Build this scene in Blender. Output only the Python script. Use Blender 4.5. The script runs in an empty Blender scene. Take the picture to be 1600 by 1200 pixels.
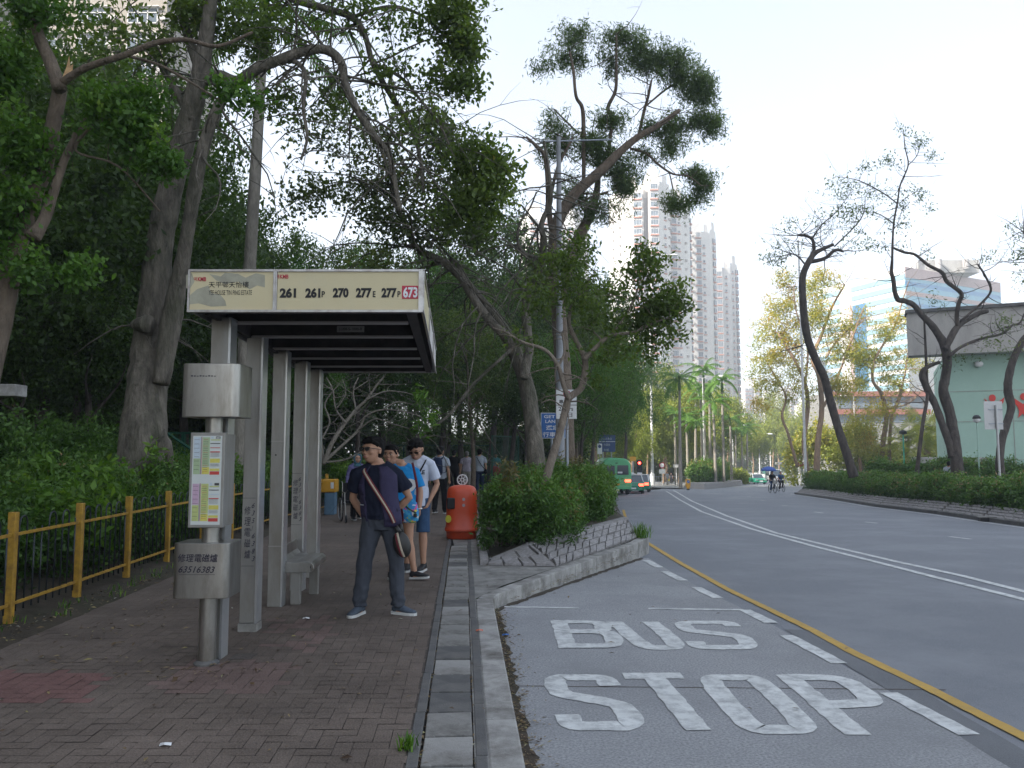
import bpy, bmesh, math, random
import numpy as np
from mathutils import Vector, Matrix, noise
D = bpy.data; SC = bpy.context.scene
COL = SC.collection
R = math.radians
# ------------------------------------------------------------------ camera, sky, sun, exposure
F = 1250.0; PITCH = math.atan(108/F); CAMZ = 1.6
cam = D.objects.new('camera', D.cameras.new('camera')); COL.objects.link(cam)
cam.location = (0, 0, CAMZ); cam.rotation_euler = (math.pi/2+PITCH, 0, 0)
cam.data.sensor_fit = 'HORIZONTAL'; cam.data.sensor_width = 36; cam.data.lens = 36*F/1600
cam.data.clip_start = 0.05; cam.data.clip_end = 6000
SC.camera = cam
SUN_EL, SUN_AZ = R(38), R(240)          # azimuth clockwise from +Y
w = D.worlds.new('World'); SC.world = w; w.use_nodes = True
wn = w.node_tree.nodes; bg = wn['Background']
sky = wn.new('ShaderNodeTexSky'); sky.sky_type = 'NISHITA'; sky.sun_disc = False
sky.sun_elevation = SUN_EL; sky.sun_rotation = SUN_AZ
sky.air_density = 1.0; sky.dust_density = 1.2; sky.ozone_density = 1.0; sky.altitude = 30
hs = wn.new('ShaderNodeHueSaturation'); hs.inputs['Saturation'].default_value = .5
w.node_tree.links.new(sky.outputs[0], hs.inputs['Color']); w.node_tree.links.new(hs.outputs[0], bg.inputs[0]); bg.inputs[1].default_value = 0.125
sl = D.lights.new('sun', 'SUN'); sl.energy = 4.4; sl.angle = R(0.6); sl.color = (1, .93, .82)
so = D.objects.new('sun', sl); COL.objects.link(so)
sdir = Vector((math.sin(SUN_AZ)*math.cos(SUN_EL), math.cos(SUN_AZ)*math.cos(SUN_EL), math.sin(SUN_EL)))
so.rotation_euler = sdir.to_track_quat('Z', 'Y').to_euler(); so.location = (0, 0, 90)
vs = SC.view_settings
vs.view_transform = 'Standard'; vs.look = 'None'; vs.gamma = 1; vs.use_curve_mapping = False
vs.exposure = 1.7
cy = SC.cycles
cy.max_bounces = 6; cy.diffuse_bounces = 3; cy.glossy_bounces = 3; cy.transmission_bounces = 4
cy.transparent_max_bounces = 8; cy.volume_bounces = 0; cy.use_denoising = True
cy.sample_clamp_indirect = 6; cy.caustics_reflective = False; cy.caustics_refractive = False
SC.render.use_persistent_data = False

# ------------------------------------------------------------------ photograph measurements -> world
def ray(px, py):
    u = (px-800)/F; v = (600-py)/F
    return Vector((u, math.cos(PITCH)-v*math.sin(PITCH), math.sin(PITCH)+v*math.cos(PITCH)))
def P(px, py, Y):
    d = ray(px, py); t = Y/d.y
    return Vector((d.x*t, Y, CAMZ+d.z*t))
def G(px, py, z=0.0):
    d = ray(px, py); t = (z-CAMZ)/d.z
    return Vector((d.x*t, d.y*t, z))
def zr(y):                                   # the road falls away from the stop
    if y < 8: return -0.12
    if y < 125: return -0.12-0.025*(y-8)
    return -0.12-0.025*117-0.006*(y-125)
def GR(px, py, off=0.0):
    d = ray(px, py); lo, hi = 1.0, 900.0
    for _ in range(60):
        m = (lo+hi)/2; t = m/d.y
        if CAMZ+d.z*t > zr(m)+off: lo = m
        else: hi = m
    t = lo/d.y
    return Vector((d.x*t, lo, zr(lo)+off))
def ppm(Y): return F/Y                        # source pixels per metre
KS = -0.06                                    # the pavement runs this much to the left per metre

# ------------------------------------------------------------------ object helpers
def tag(o, label=None, cat=None, group=None, kind=None):
    if label: o['label'] = label
    if cat: o['category'] = cat
    if group: o['group'] = group
    if kind: o['kind'] = kind
    return o
def thing(name, label, cat, loc=(0, 0, 0), rz=0.0, group=None):
    o = D.objects.new(name, None); COL.objects.link(o)
    o.location = loc; o.rotation_euler = (0, 0, rz); o.empty_display_size = .1
    return tag(o, label, cat, group)
def link(name, me, parent=None):
    o = D.objects.new(name, me); COL.objects.link(o)
    if parent is not None: o.parent = parent
    return o
def kids(o): return [c for c in D.objects if c.parent == o]
def copy_tree(o, cm, parent=None):
    c = o.copy(); COL.objects.link(c); c.parent = parent
    for ch in cm.get(o.name, []): copy_tree(ch, cm, c)
    return c
def childmap():
    m = {}
    for o in D.objects:
        if o.parent: m.setdefault(o.parent.name, []).append(o)
    return m
def copies(root, locs, group, labels=None):
    """locs: (loc, rz, scale)"""
    cm = childmap(); out = []
    root['group'] = group
    for i, (l, rz, s) in enumerate(locs):
        o = root if i == 0 else copy_tree(root, cm)
        o.location = l; o.rotation_euler = (0, 0, rz)
        o.scale = (s, s, s) if not hasattr(s, '__len__') else s
        if labels: o['label'] = labels[i]
        out.append(o)
    return out

class MB:
    def __init__(s): s.v = []; s.f = []; s.mi = []; s.m = 0
    def add(s, vs, fs):
        b = len(s.v); s.v += [tuple(v) for v in vs]
        s.f += [tuple(b+i for i in f) for f in fs]; s.mi += [s.m]*len(fs)
        return s
    def box(s, c, d, rz=0.0, M=None):
        x, y, z = d[0]/2, d[1]/2, d[2]/2
        vs = [Vector((a*x, b*y, e*z)) for a in (-1, 1) for b in (-1, 1) for e in (-1, 1)]
        m = Matrix.Rotation(rz, 3, 'Z') if M is None else M
        vs = [m @ v+Vector(c) for v in vs]
        return s.add(vs, [(0, 1, 3, 2), (4, 6, 7, 5), (0, 4, 5, 1), (2, 3, 7, 6), (0, 2, 6, 4), (1, 5, 7, 3)])
    def span(s, a, b):
        c = [(a[i]+b[i])/2 for i in range(3)]; d = [abs(b[i]-a[i]) for i in range(3)]
        return s.box(c, d)
    def beam(s, a, b, w, h, up=(0, 0, 1)):
        a = Vector(a); b = Vector(b); d = (b-a); L = d.length; d.normalize()
        x = d.cross(Vector(up))
        if x.length < 1e-4: x = d.cross(Vector((1, 0, 0)))
        x.normalize(); z = x.cross(d)
        M = Matrix((x, d, z)).transposed()
        return s.box((a+b)/2, (w, L, h), M=M)
    def tube(s, pts, rad, n=8, cap=True, ref=None):
        pts = [Vector(p) for p in pts]; k = len(pts)
        if not hasattr(rad, '__len__'): rad = [rad]*k
        tan = []
        for i in range(k):
            t = pts[min(i+1, k-1)]-pts[max(i-1, 0)]
            if t.length < 1e-9: t = Vector((0, 0, 1))
            tan.append(t.normalized())
        r0 = Vector(ref) if ref is not None else (Vector((1, 0, 0)) if abs(tan[0].x) < .8 else Vector((0, 1, 0)))
        vs = []; fs = []
        x = (r0-tan[0]*r0.dot(tan[0])).normalized()
        for i in range(k):
            if ref is not None: x = Vector(ref)
            x = x-tan[i]*x.dot(tan[i])
            if x.length < 1e-6: x = tan[i].orthogonal()
            x.normalize(); y = tan[i].cross(x)
            ra, rb = rad[i] if hasattr(rad[i], '__len__') else (rad[i], rad[i])
            for j in range(n):
                a = 2*math.pi*j/n
                vs.append(pts[i]+x*(ra*math.cos(a))+y*(rb*math.sin(a)))
        for i in range(k-1):
            for j in range(n):
                j2 = (j+1) % n
                fs.append((i*n+j, i*n+j2, (i+1)*n+j2, (i+1)*n+j))
        if cap:
            fs.append(tuple(range(n-1, -1, -1))); fs.append(tuple((k-1)*n+j for j in range(n)))
        return s.add(vs, fs)
    def ell(s, c, r, n=14, m=9, M=None):
        vs = []; fs = []
        for i in range(1, m):
            t = math.pi*i/m
            for j in range(n):
                a = 2*math.pi*j/n
                vs.append(Vector((r[0]*math.sin(t)*math.cos(a), r[1]*math.sin(t)*math.sin(a), r[2]*math.cos(t))))
        top = len(vs); vs.append(Vector((0, 0, r[2]))); vs.append(Vector((0, 0, -r[2])))
        for i in range(m-2):
            for j in range(n):
                j2 = (j+1) % n
                fs.append((i*n+j, (i+1)*n+j, (i+1)*n+j2, i*n+j2))
        for j in range(n):
            j2 = (j+1) % n
            fs.append((top, j, j2)); fs.append((top+1, (m-2)*n+j2, (m-2)*n+j))
        if M is not None: vs = [M @ v for v in vs]
        return s.add([v+Vector(c) for v in vs], fs)
    def lathe(s, prof, n=24, c=(0, 0, 0)):
        vs = []; fs = []; k = len(prof)
        for r, z in prof:
            for j in range(n):
                a = 2*math.pi*j/n; vs.append((c[0]+r*math.cos(a), c[1]+r*math.sin(a), c[2]+z))
        for i in range(k-1):
            for j in range(n):
                j2 = (j+1) % n; fs.append((i*n+j, i*n+j2, (i+1)*n+j2, (i+1)*n+j))
        fs.append(tuple(range(n-1, -1, -1))); fs.append(tuple((k-1)*n+j for j in range(n)))
        return s.add(vs, fs)
    def prism(s, poly, o, u, v, w):
        """polygon (2D) in plane o + a*u + b*v, extruded by vector w"""
        o = Vector(o); u = Vector(u); v = Vector(v); w = Vector(w)
        a = [o+u*p[0]+v*p[1] for p in poly]; n = len(a)
        b = [p+w for p in a]
        fs = [tuple(range(n)), tuple(range(2*n-1, n-1, -1))]
        for i in range(n): fs.append((i, i+n, (i+1) % n+n, (i+1) % n))
        return s.add(a+b, fs)
    def quad(s, a, b, c, d): return s.add([a, b, c, d], [(0, 1, 2, 3)])
    def torus(s, c, R_, r, ax='x', n=24, m=6):
        vs = []; fs = []
        for i in range(n):
            a = 2*math.pi*i/n
            for j in range(m):
                b = 2*math.pi*j/m; q = R_+r*math.cos(b); h = r*math.sin(b)
                if ax == 'x': v = (h, q*math.cos(a), q*math.sin(a))
                elif ax == 'y': v = (q*math.cos(a), h, q*math.sin(a))
                else: v = (q*math.cos(a), q*math.sin(a), h)
                vs.append((c[0]+v[0], c[1]+v[1], c[2]+v[2]))
        for i in range(n):
            for j in range(m):
                i2 = (i+1) % n; j2 = (j+1) % m
                fs.append((i*m+j, i2*m+j, i2*m+j2, i*m+j2))
        return s.add(vs, fs)
    def mesh(s, name, mat):
        me = D.meshes.new(name); me.from_pydata(s.v, [], s.f); me.update()
        ms = mat if isinstance(mat, (list, tuple)) else [mat]
        for m in ms: me.materials.append(m)
        if len(ms) > 1: me.polygons.foreach_set('material_index', s.mi)
        bm = bmesh.new(); bm.from_mesh(me); bmesh.ops.recalc_face_normals(bm, faces=bm.faces); bm.to_mesh(me); bm.free()
        return me
    def build(s, name, mat, parent=None, smooth=False, bevel=0.0, seg=2):
        me = s.mesh(name, mat)
        o = link(name, me, parent)
        if bevel:
            b = o.modifiers.new('bevel', 'BEVEL'); b.width = bevel; b.segments = seg; b.limit_method = 'ANGLE'; b.angle_limit = R(35)
        if smooth: shade(me, smooth)
        return o
def shade(me, ang=True):
    me.polygons.foreach_set('use_smooth', [True]*len(me.polygons))
    if ang is not True:
        bm = bmesh.new(); bm.from_mesh(me)
        for e in bm.edges:
            if len(e.link_faces) == 2 and e.calc_face_angle(0) > R(ang): e.smooth = False
        bm.to_mesh(me); bm.free()
def arr_mesh(name, v, q, mat, attr=None, smooth=False):
    """v (N,3) floats, q (M,k) ints"""
    me = D.meshes.new(name); M_, k = q.shape
    me.vertices.add(len(v)); me.vertices.foreach_set('co', np.asarray(v, np.float32).ravel())
    me.loops.add(M_*k); me.loops.foreach_set('vertex_index', q.astype(np.int32).ravel())
    me.polygons.add(M_); me.polygons.foreach_set('loop_start', np.arange(0, M_*k, k, dtype=np.int32))
    me.update(calc_edges=True)
    if attr is not None:
        a = me.attributes.new('v', 'FLOAT', 'FACE'); a.data.foreach_set('value', np.asarray(attr, np.float32))
    if smooth: me.polygons.foreach_set('use_smooth', [True]*M_)
    me.materials.append(mat)
    return me

# ------------------------------------------------------------------ materials
def srgb(c):
    if isinstance(c, str):
        c = [int(c[i:i+2], 16)/255 for i in (0, 2, 4)]
        c = [x/12.92 if x <= .04045 else ((x+.055)/1.055)**2.4 for x in c]
    return tuple(c)+(1,)
def mat(name, col, rough=.6, metal=0.0, var=0.12, scale=6.0, bump=0.0, bscale=60.0, dirt=None, dscale=2.0, damt=.5,
        emit=None, estr=0, spec=.5, trans=0.0, stretch=None, alpha=None):
    m = D.materials.new(name); m.use_nodes = True; nt = m.node_tree; N = nt.nodes; L = nt.links
    p = N['Principled BSDF']; col = srgb(col)
    p.inputs['Roughness'].default_value = rough; p.inputs['Metallic'].default_value = metal
    p.inputs['Specular IOR Level'].default_value = spec
    tc = N.new('ShaderNodeTexCoord'); mp = N.new('ShaderNodeMapping'); L.new(tc.outputs['Object'], mp.inputs[0])
    if stretch: mp.inputs['Scale'].default_value = stretch
    nz = N.new('ShaderNodeTexNoise'); nz.inputs['Scale'].default_value = scale; nz.inputs['Detail'].default_value = 6
    nz.inputs['Roughness'].default_value = .65
    L.new(mp.outputs[0], nz.inputs[0])
    rp = N.new('ShaderNodeMapRange'); rp.inputs[1].default_value = .3; rp.inputs[2].default_value = .7
    rp.inputs[3].default_value = 1-var; rp.inputs[4].default_value = 1+var
    L.new(nz.outputs[0], rp.inputs[0])
    mx = N.new('ShaderNodeVectorMath'); mx.operation = 'SCALE'
    mx.inputs[0].default_value = col[:3]; L.new(rp.outputs[0], mx.inputs['Scale'])
    out = mx.outputs[0]
    if dirt is not None:
        n2 = N.new('ShaderNodeTexNoise'); n2.inputs['Scale'].default_value = dscale; n2.inputs['Detail'].default_value = 8
        n2.inputs['Roughness'].default_value = .7
        L.new(mp.outputs[0], n2.inputs[0])
        r2 = N.new('ShaderNodeMapRange'); r2.inputs[1].default_value = .45; r2.inputs[2].default_value = .68
        r2.inputs[3].default_value = 0; r2.inputs[4].default_value = damt
        L.new(n2.outputs[0], r2.inputs[0])
        mm = N.new('ShaderNodeMix'); mm.data_type = 'RGBA'
        L.new(r2.outputs[0], mm.inputs[0]); L.new(out, mm.inputs[6]); mm.inputs[7].default_value = srgb(dirt)
        out = mm.outputs[2]
    L.new(out, p.inputs['Base Color'])
    if bump:
        n3 = N.new('ShaderNodeTexNoise'); n3.inputs['Scale'].default_value = bscale; n3.inputs['Detail'].default_value = 5
        L.new(mp.outputs[0], n3.inputs[0])
        bp = N.new('ShaderNodeBump'); bp.inputs['Strength'].default_value = bump; bp.inputs['Distance'].default_value = .01 if 'bark' not in name else .05
        L.new(n3.outputs[0], bp.inputs['Height']); L.new(bp.outputs[0], p.inputs['Normal'])
    if emit is not None:
        p.inputs['Emission Color'].default_value = srgb(emit); p.inputs['Emission Strength'].default_value = estr
    if trans: p.inputs['Transmission Weight'].default_value = trans
    return m
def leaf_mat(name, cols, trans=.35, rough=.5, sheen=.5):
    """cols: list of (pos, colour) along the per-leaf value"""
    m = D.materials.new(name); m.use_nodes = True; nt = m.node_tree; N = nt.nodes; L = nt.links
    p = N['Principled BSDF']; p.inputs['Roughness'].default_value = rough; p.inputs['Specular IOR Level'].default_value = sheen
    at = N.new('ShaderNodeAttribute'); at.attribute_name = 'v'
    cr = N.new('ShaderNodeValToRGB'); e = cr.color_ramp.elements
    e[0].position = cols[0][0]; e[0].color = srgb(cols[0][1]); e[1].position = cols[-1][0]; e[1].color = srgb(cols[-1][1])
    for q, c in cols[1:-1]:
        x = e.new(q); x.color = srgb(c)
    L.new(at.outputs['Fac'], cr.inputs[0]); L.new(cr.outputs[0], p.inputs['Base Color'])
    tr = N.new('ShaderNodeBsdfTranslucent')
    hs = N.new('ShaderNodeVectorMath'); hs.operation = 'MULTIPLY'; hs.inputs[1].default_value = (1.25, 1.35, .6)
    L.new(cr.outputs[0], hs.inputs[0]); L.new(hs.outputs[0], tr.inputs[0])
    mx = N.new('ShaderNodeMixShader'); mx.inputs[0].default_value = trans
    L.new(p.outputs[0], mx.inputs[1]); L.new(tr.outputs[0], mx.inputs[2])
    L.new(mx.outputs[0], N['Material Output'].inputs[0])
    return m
M = {}
M['steel'] = mat('brushed_steel', (.36, .35, .33), .34, .85, .15, 3, .05, 200, dirt=(.13, .11, .085), dscale=5, damt=.6, stretch=(1, 1, .25))
M['steel_dull'] = mat('weathered_steel', (.30, .295, .28), .45, .45, .14, 3, .04, 120, dirt=(.20, .18, .15), dscale=4, damt=.7, stretch=(1, 1, .3))
M['steel_lip'] = mat('bright_steel_edge', (.50, .51, .52), .28, .6, .1, 6)
M['alu'] = mat('alu_trim', (.45, .44, .43), .4, .6, .15, 8, dirt=(.16, .10, .08), dscale=9, damt=.6)
M['cream'] = mat('cream_panel', (.62, .54, .33), .45, 0, .05, 3, dirt=(.50, .46, .32), dscale=3, damt=.4)
M['roofdark'] = mat('canopy_dark', (.035, .03, .028), .7, .1, .3, 6, dirt=(.07, .055, .045), dscale=6)
M['black'] = mat('black_ink', (.012, .012, .014), .6, 0, .1)
M['ink'] = mat('marker_ink', (.02, .018, .04), .5, 0, .2, 60)
M['red'] = mat('sign_red', (.45, .02, .05), .5, 0, .08)
M['white'] = mat('white_paint', (.72, .73, .74), .5, 0, .05)
M['iron_y'] = mat('yellow_iron', (.46, .27, .035), .5, 0, .2, 12, .2, 60, dirt=(.16, .08, .03), dscale=9, damt=.7)
M['iron_b'] = mat('black_iron', (.035, .042, .05), .35, .3, .2, 20)
M['soil'] = mat('soil', (.05, .038, .026), .95, 0, .4, 4, .8, 30, dirt=(.03, .04, .015), dscale=1.2)
M['grass'] = mat('grass_ground', (.05, .07, .025), .95, 0, .4, 3, .8, 30)
M['mortar'] = mat('joint_sand', (.085, .070, .060), .95, 0, .3, 30, .4, 80)
M['concrete'] = mat('concrete', (.25, .245, .23), .85, 0, .25, 5, .35, 90, dirt=(.085, .08, .072), dscale=3.2, damt=.9)
M['concrete_lt'] = mat('pale_concrete', (.33, .325, .31), .85, 0, .28, 5, .35, 90, dirt=(.10, .092, .08), dscale=2.4, damt=.95)
M['concrete_dk'] = mat('dark_concrete', (.10, .10, .10), .85, 0, .25, 5, .4, 90, dirt=(.19, .18, .16), dscale=3, damt=.5)
M['stone'] = mat('granite_stone', (.27, .26, .26), .85, 0, .3, 22, .6, 60, dirt=(.15, .14, .125), dscale=5, damt=.6)
M['joint'] = mat('stone_joint', (.115, .105, .093), .95, 0, .3, 15)
def asphalt(name, col, patch, sc_=140, stain=None):
    m = mat(name, col, .78, 0, .45, sc_, .55, 260, dirt=patch, dscale=.45, damt=.9, spec=.35)
    return m
M['asphalt'] = asphalt('asphalt', (.195, .208, .230), (.265, .278, .30))
M['bay'] = asphalt('bay_surface', (.31, .318, .33), (.22, .228, .238), 60)
M['paint'] = mat('road_paint', (.62, .64, .63), .7, 0, .14, 5, .3, 160, dirt=(.26, .27, .28), dscale=9, damt=.85)
M['paint_y'] = mat('yellow_paint', (.52, .32, .05), .7, 0, .12, 5, .3, 160, dirt=(.26, .19, .08), dscale=10, damt=.6)
M['bark'] = mat('grey_bark', (.145, .128, .104), .95, 0, .6, 7, 1.0, 24, dirt=(.045, .048, .026), dscale=2.6, damt=.95, stretch=(1, 1, .3))
M['bark_dk'] = mat('dark_bark', (.075, .062, .054), .95, 0, .6, 7, .9, 24, stretch=(1, 1, .35))
M['bark_lt'] = mat('pale_bark', (.26, .235, .20), .9, 0, .3, 8, .6, 26, stretch=(1, 1, .4))
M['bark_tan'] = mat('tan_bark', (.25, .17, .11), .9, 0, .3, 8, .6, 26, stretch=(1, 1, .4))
M['bark_mid'] = mat('brown_bark', (.14, .108, .08), .95, 0, .35, 8, .8, 28, stretch=(1, 1, .4))
M['splinter'] = mat('fresh_wood', (.48, .30, .15), .8, 0, .2, 30)
M['leaf_dk'] = leaf_mat('leaf_dark', [(0, (.026, .055, .012)), (.5, (.060, .115, .018)), (.85, (.12, .195, .028)), (1, (.20, .25, .04))], .38)
M['leaf_md'] = leaf_mat('leaf_mid', [(0, (.045, .075, .018)), (.5, (.10, .155, .032)), (.85, (.17, .22, .045)), (1, (.26, .22, .06))], .45)
M['leaf_lt'] = leaf_mat('leaf_light', [(0, (.055, .09, .02)), (.5, (.12, .185, .035)), (.85, (.20, .27, .05)), (1, (.30, .27, .07))], .5)
M['leaf_oliv'] = leaf_mat('leaf_olive', [(0, (.05, .075, .025)), (.5, (.105, .145, .04)), (.85, (.17, .20, .055)), (1, (.28, .20, .07))], .45)
M['leaf_blue'] = leaf_mat('leaf_acacia', [(0, (.07, .11, .05)), (.5, (.13, .19, .085)), (1, (.20, .27, .12))], .55)
M['leaf_brt'] = leaf_mat('leaf_bright', [(0, (.04, .10, .014)), (.5, (.085, .19, .022)), (.85, (.15, .28, .032)), (1, (.22, .34, .045))], .42)
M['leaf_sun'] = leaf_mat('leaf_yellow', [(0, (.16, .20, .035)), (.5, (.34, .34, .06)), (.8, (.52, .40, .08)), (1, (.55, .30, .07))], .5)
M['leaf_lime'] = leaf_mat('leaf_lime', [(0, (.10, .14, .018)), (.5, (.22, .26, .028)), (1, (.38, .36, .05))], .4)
M['leaf_shrub'] = leaf_mat('leaf_shrub', [(0, (.024, .06, .011)), (.45, (.055, .13, .02)), (.8, (.105, .21, .032)), (.97, (.16, .28, .045)), (1, (.28, .20, .09))], .3)
M['leaf_bronze'] = leaf_mat('leaf_bronze', [(0, (.03, .06, .02)), (.5, (.07, .10, .03)), (.8, (.13, .12, .04)), (1, (.2, .15, .06))], .3)
M['litter'] = leaf_mat('leaf_litter', [(0, (.06, .035, .02)), (.5, (.17, .11, .05)), (.85, (.28, .21, .10)), (.95, (.3, .28, .08)), (1, (.5, .5, .48))], .1)
# ------------------------------------------------------------------ ground, road, markings
def strip(name, rows, m, kind='structure', parent=None, uvattr=None):
    """rows: list of rows of points, joined as a sheet"""
    b = MB(); n = len(rows[0]); vs = [p for r in rows for p in r]
    fs = [(i*n+j, i*n+j+1, (i+1)*n+j+1, (i+1)*n+j) for i in range(len(rows)-1) for j in range(n-1)]
    b.add(vs, fs); o = b.build(name, m, parent, smooth=True)
    if kind: o['kind'] = kind
    return o
YS = [-30, -10, 0, 2, 4, 6, 8, 10, 12, 15, 20, 25, 30, 40, 50, 60, 75, 90, 105, 125, 160, 220, 320, 500, 900, 2500]
strip('ground', [[(x, y, zr(y)-.30) for x in (-2500, -400, -60, -10, 2, 20, 60, 400, 2500)] for y in YS], M['grass'])
# left edge of the carriageway (top of kerb, z = 0)
def kx(y): return .325+KS*y
KE = [(kx(-12), -12), (kx(2), 2), (kx(6), 6), (kx(9.0), 9.0)]
KC = [(-.14, 9.35), (.05, 9.75), (.52, 10.8), (1.3, 12.5), (2.28, 14.6), (2.62, 15.5)]
KF = [(2.72, 18), (2.95, 21), (3.3, 25), (3.8, 30), (4.4, 38), (5.0, 46), (5.9, 56), (8.5, 68), (14, 76), (17, 90), (18.5, 130), (22, 220), (30, 500)]
edge = KE+KC+KF
def edge_x(y):
    for (xa, ya), (xb, yb) in zip(edge[:-1], edge[1:]):
        if ya <= y <= yb: return xa+(xb-xa)*(y-ya)/(yb-ya)
    return edge[-1][0]
ysr = sorted(set([p[1] for p in edge]+[3, 4, 5, 7, 8, 11, 13.5, 20, 22, 28, 36, 50, 62, 82, 105, 118, 125, 160, 320]))
strip('road', [[(edge_x(y)-.1+t*(75-edge_x(y)), y, zr(y)) for t in (0, .1, .25, .5, 1)] for y in ysr], M['asphalt'])
# bus bay surface: 4 mm above the road
bayr = [G(1600, 1262, -.12), G(1485, 1155, -.12)]
bay_line = [(1600, 1215), (1520, 1160), (1440, 1108), (1310, 1037), (1200, 972), (1160, 947), (1105, 917), (1060, 890), (1035, 872), (1005, 853)]
bp = [G(a, b, -.12) for a, b in bay_line]
bp = [Vector((bp[0].x+.0, -1, -.12))]+bp
def bay_x(y):
    for a, b in zip(bp[:-1], bp[1:]):
        if a.y <= y <= b.y: return a.x+(b.x-a.x)*(y-a.y)/(b.y-a.y)
    return bp[0].x if y < bp[0].y else bp[-1].x
yb = [-1, 1, 2, 3, 4, 5, 6, 7, 8, 9, 9.35, 9.75, 10.8, 12.5, 14, 14.6]
strip('bus_bay', [[(edge_x(y)-.02, y, zr(y)+.004), ((edge_x(y)+bay_x(y))/2, y, zr(y)+.004), (max(bay_x(y), edge_x(y)+.02), y, zr(y)+.004)] for y in yb], M['bay'])
# kerb along the bay: stones with small joints
def kerb_line(pts, inner, name, m, top=0.0, base=-.5, joint=1.0):
    b = MB()
    for (a, c) in zip(pts[:-1], pts[1:]):
        a = Vector((a[0], a[1], 0)); c = Vector((c[0], c[1], 0)); L = (c-a).length
        if L > 60: continue
        d = (c-a).normalized(); nrm = Vector((-d.y, d.x, 0))*inner
        n = max(1, round(L/joint)); g = .006
        for i in range(n):
            p = a+d*(L*i/n+(g if n > 1 else 0)); q = a+d*(L*(i+1)/n)
            za = top(p) if callable(top) else top; zb = top(q) if callable(top) else top
            w_ = nrm.length
            v = [p+Vector((0, 0, za-.5)), q+Vector((0, 0, zb-.5)), q+nrm+Vector((0, 0, zb-.5)), p+nrm+Vector((0, 0, za-.5)),
                 p+Vector((0, 0, za)), q+Vector((0, 0, zb)), q+nrm+Vector((0, 0, zb)), p+nrm+Vector((0, 0, za))]
            b.add(v, [(0, 1, 2, 3), (4, 7, 6, 5), (0, 4, 5, 1), (1, 5, 6, 2), (2, 6, 7, 3), (3, 7, 4, 0)])
    o = b.build(name, m, None, bevel=.012); o['kind'] = 'structure'; return o
kerb_line(KE, .185, 'kerb', M['concrete_lt'], joint=.95)
kerb_line([KE[-1]]+KC, .17, 'kerb', M['concrete_lt'], joint=.9)
def ktop(p): return max(zr(p.y)+.13, -9)
kerb_line([(2.62, 15.5)]+KF[:8], .17, 'kerb', M['concrete'], top=ktop, joint=2)
# grey concrete platform behind the bay kerb
b = MB(); plat = [(.14+KS*2, 2), (.14+KS*2+.004, 2), (.14+KS*9.05, 9.05), (-.29, 9.35), (-.12, 9.9), (.38, 10.95), (1.16, 12.6), (2.14, 14.8), (2.3, 16), (-1.2, 16), (.065+KS*9, 9.0), (.065+KS*2, 2)]
vs_ = [(x, y, -.006) for x, y in plat]; b.add(vs_, [tuple(range(len(vs_)))]); o = b.build('platform', M['concrete']); o['kind'] = 'structure'
# channel bed under the covers and the dark edging strips
b = MB(); b.add([(-.30+KS*-3, -3, -.09), (.15+KS*-3, -3, -.09), (.15+KS*17, 17, -.09), (-.30+KS*17, 17, -.09)], [(0, 1, 2, 3)]); o = b.build('drain_bed', M['mortar']); o['kind'] = 'structure'
b = MB()
rnd = random.Random(4)
for side, (xa, xb) in (('l', (-.288, -.225)), ('r', (.072, .136))):
    y = 1.5+rnd.random()*.3
    while y < 15.2:
        L = .88
        j = rnd.uniform(-.006, .006)
        b.add([(xa+KS*y+j, y, 0), (xb+KS*y+j, y, 0), (xb+KS*(y+L)+j, y+L, 0), (xa+KS*(y+L)+j, y+L, 0),
               (xa+KS*y+j, y, -.2), (xb+KS*y+j, y, -.2), (xb+KS*(y+L)+j, y+L, -.2), (xa+KS*(y+L)+j, y+L, -.2)],
              [(0, 1, 2, 3), (0, 4, 5, 1), (1, 5, 6, 2), (2, 6, 7, 3), (3, 7, 4, 0)])
        y += L+.01
o = b.build('drain_edging', M['concrete_dk'], bevel=.006); o['kind'] = 'structure'
# drain covers, each one lifts out
cover_lt = None
cov = []
for k in range(3):
    t = thing('drain_cover', 'grey concrete drain cover in the row beside the kerb', 'drain cover')
    bb = MB(); wv = .272/2; Lc = .405/2; nt_ = .05
    poly = [(-wv, -Lc), (-nt_*1.6, -Lc), (-nt_*1.6, -Lc+.012), (nt_*1.6, -Lc+.012), (nt_*1.6, -Lc), (wv, -Lc), (wv, Lc), (-wv, Lc)]
    bb.prism(poly, (0, 0, -.07), (1, 0, 0), (0, 1, 0), (0, 0, .068))
    bb.build('slab', [M['concrete'], M['concrete_dk'], M['concrete_lt']][k], t, bevel=.008)
    cov.append(t)
cm = childmap(); y = 2.35; i = 0; usedc = set()
while y < 14.0:
    k = rnd.choice([0, 0, 1, 1, 2]) if i > 2 else i
    o = cov[k] if k not in usedc else copy_tree(cov[k], cm)
    usedc.add(k)
    o.location = (-.0775+KS*y+rnd.uniform(-.004, .004), y, rnd.uniform(-.006, .001)); o.rotation_euler = (rnd.uniform(-.008, .008), rnd.uniform(-.008, .008), math.atan(-KS)+rnd.uniform(-.012, .012))
    o['group'] = 'drain covers along the kerb'
    y += .428; i += 1
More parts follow.
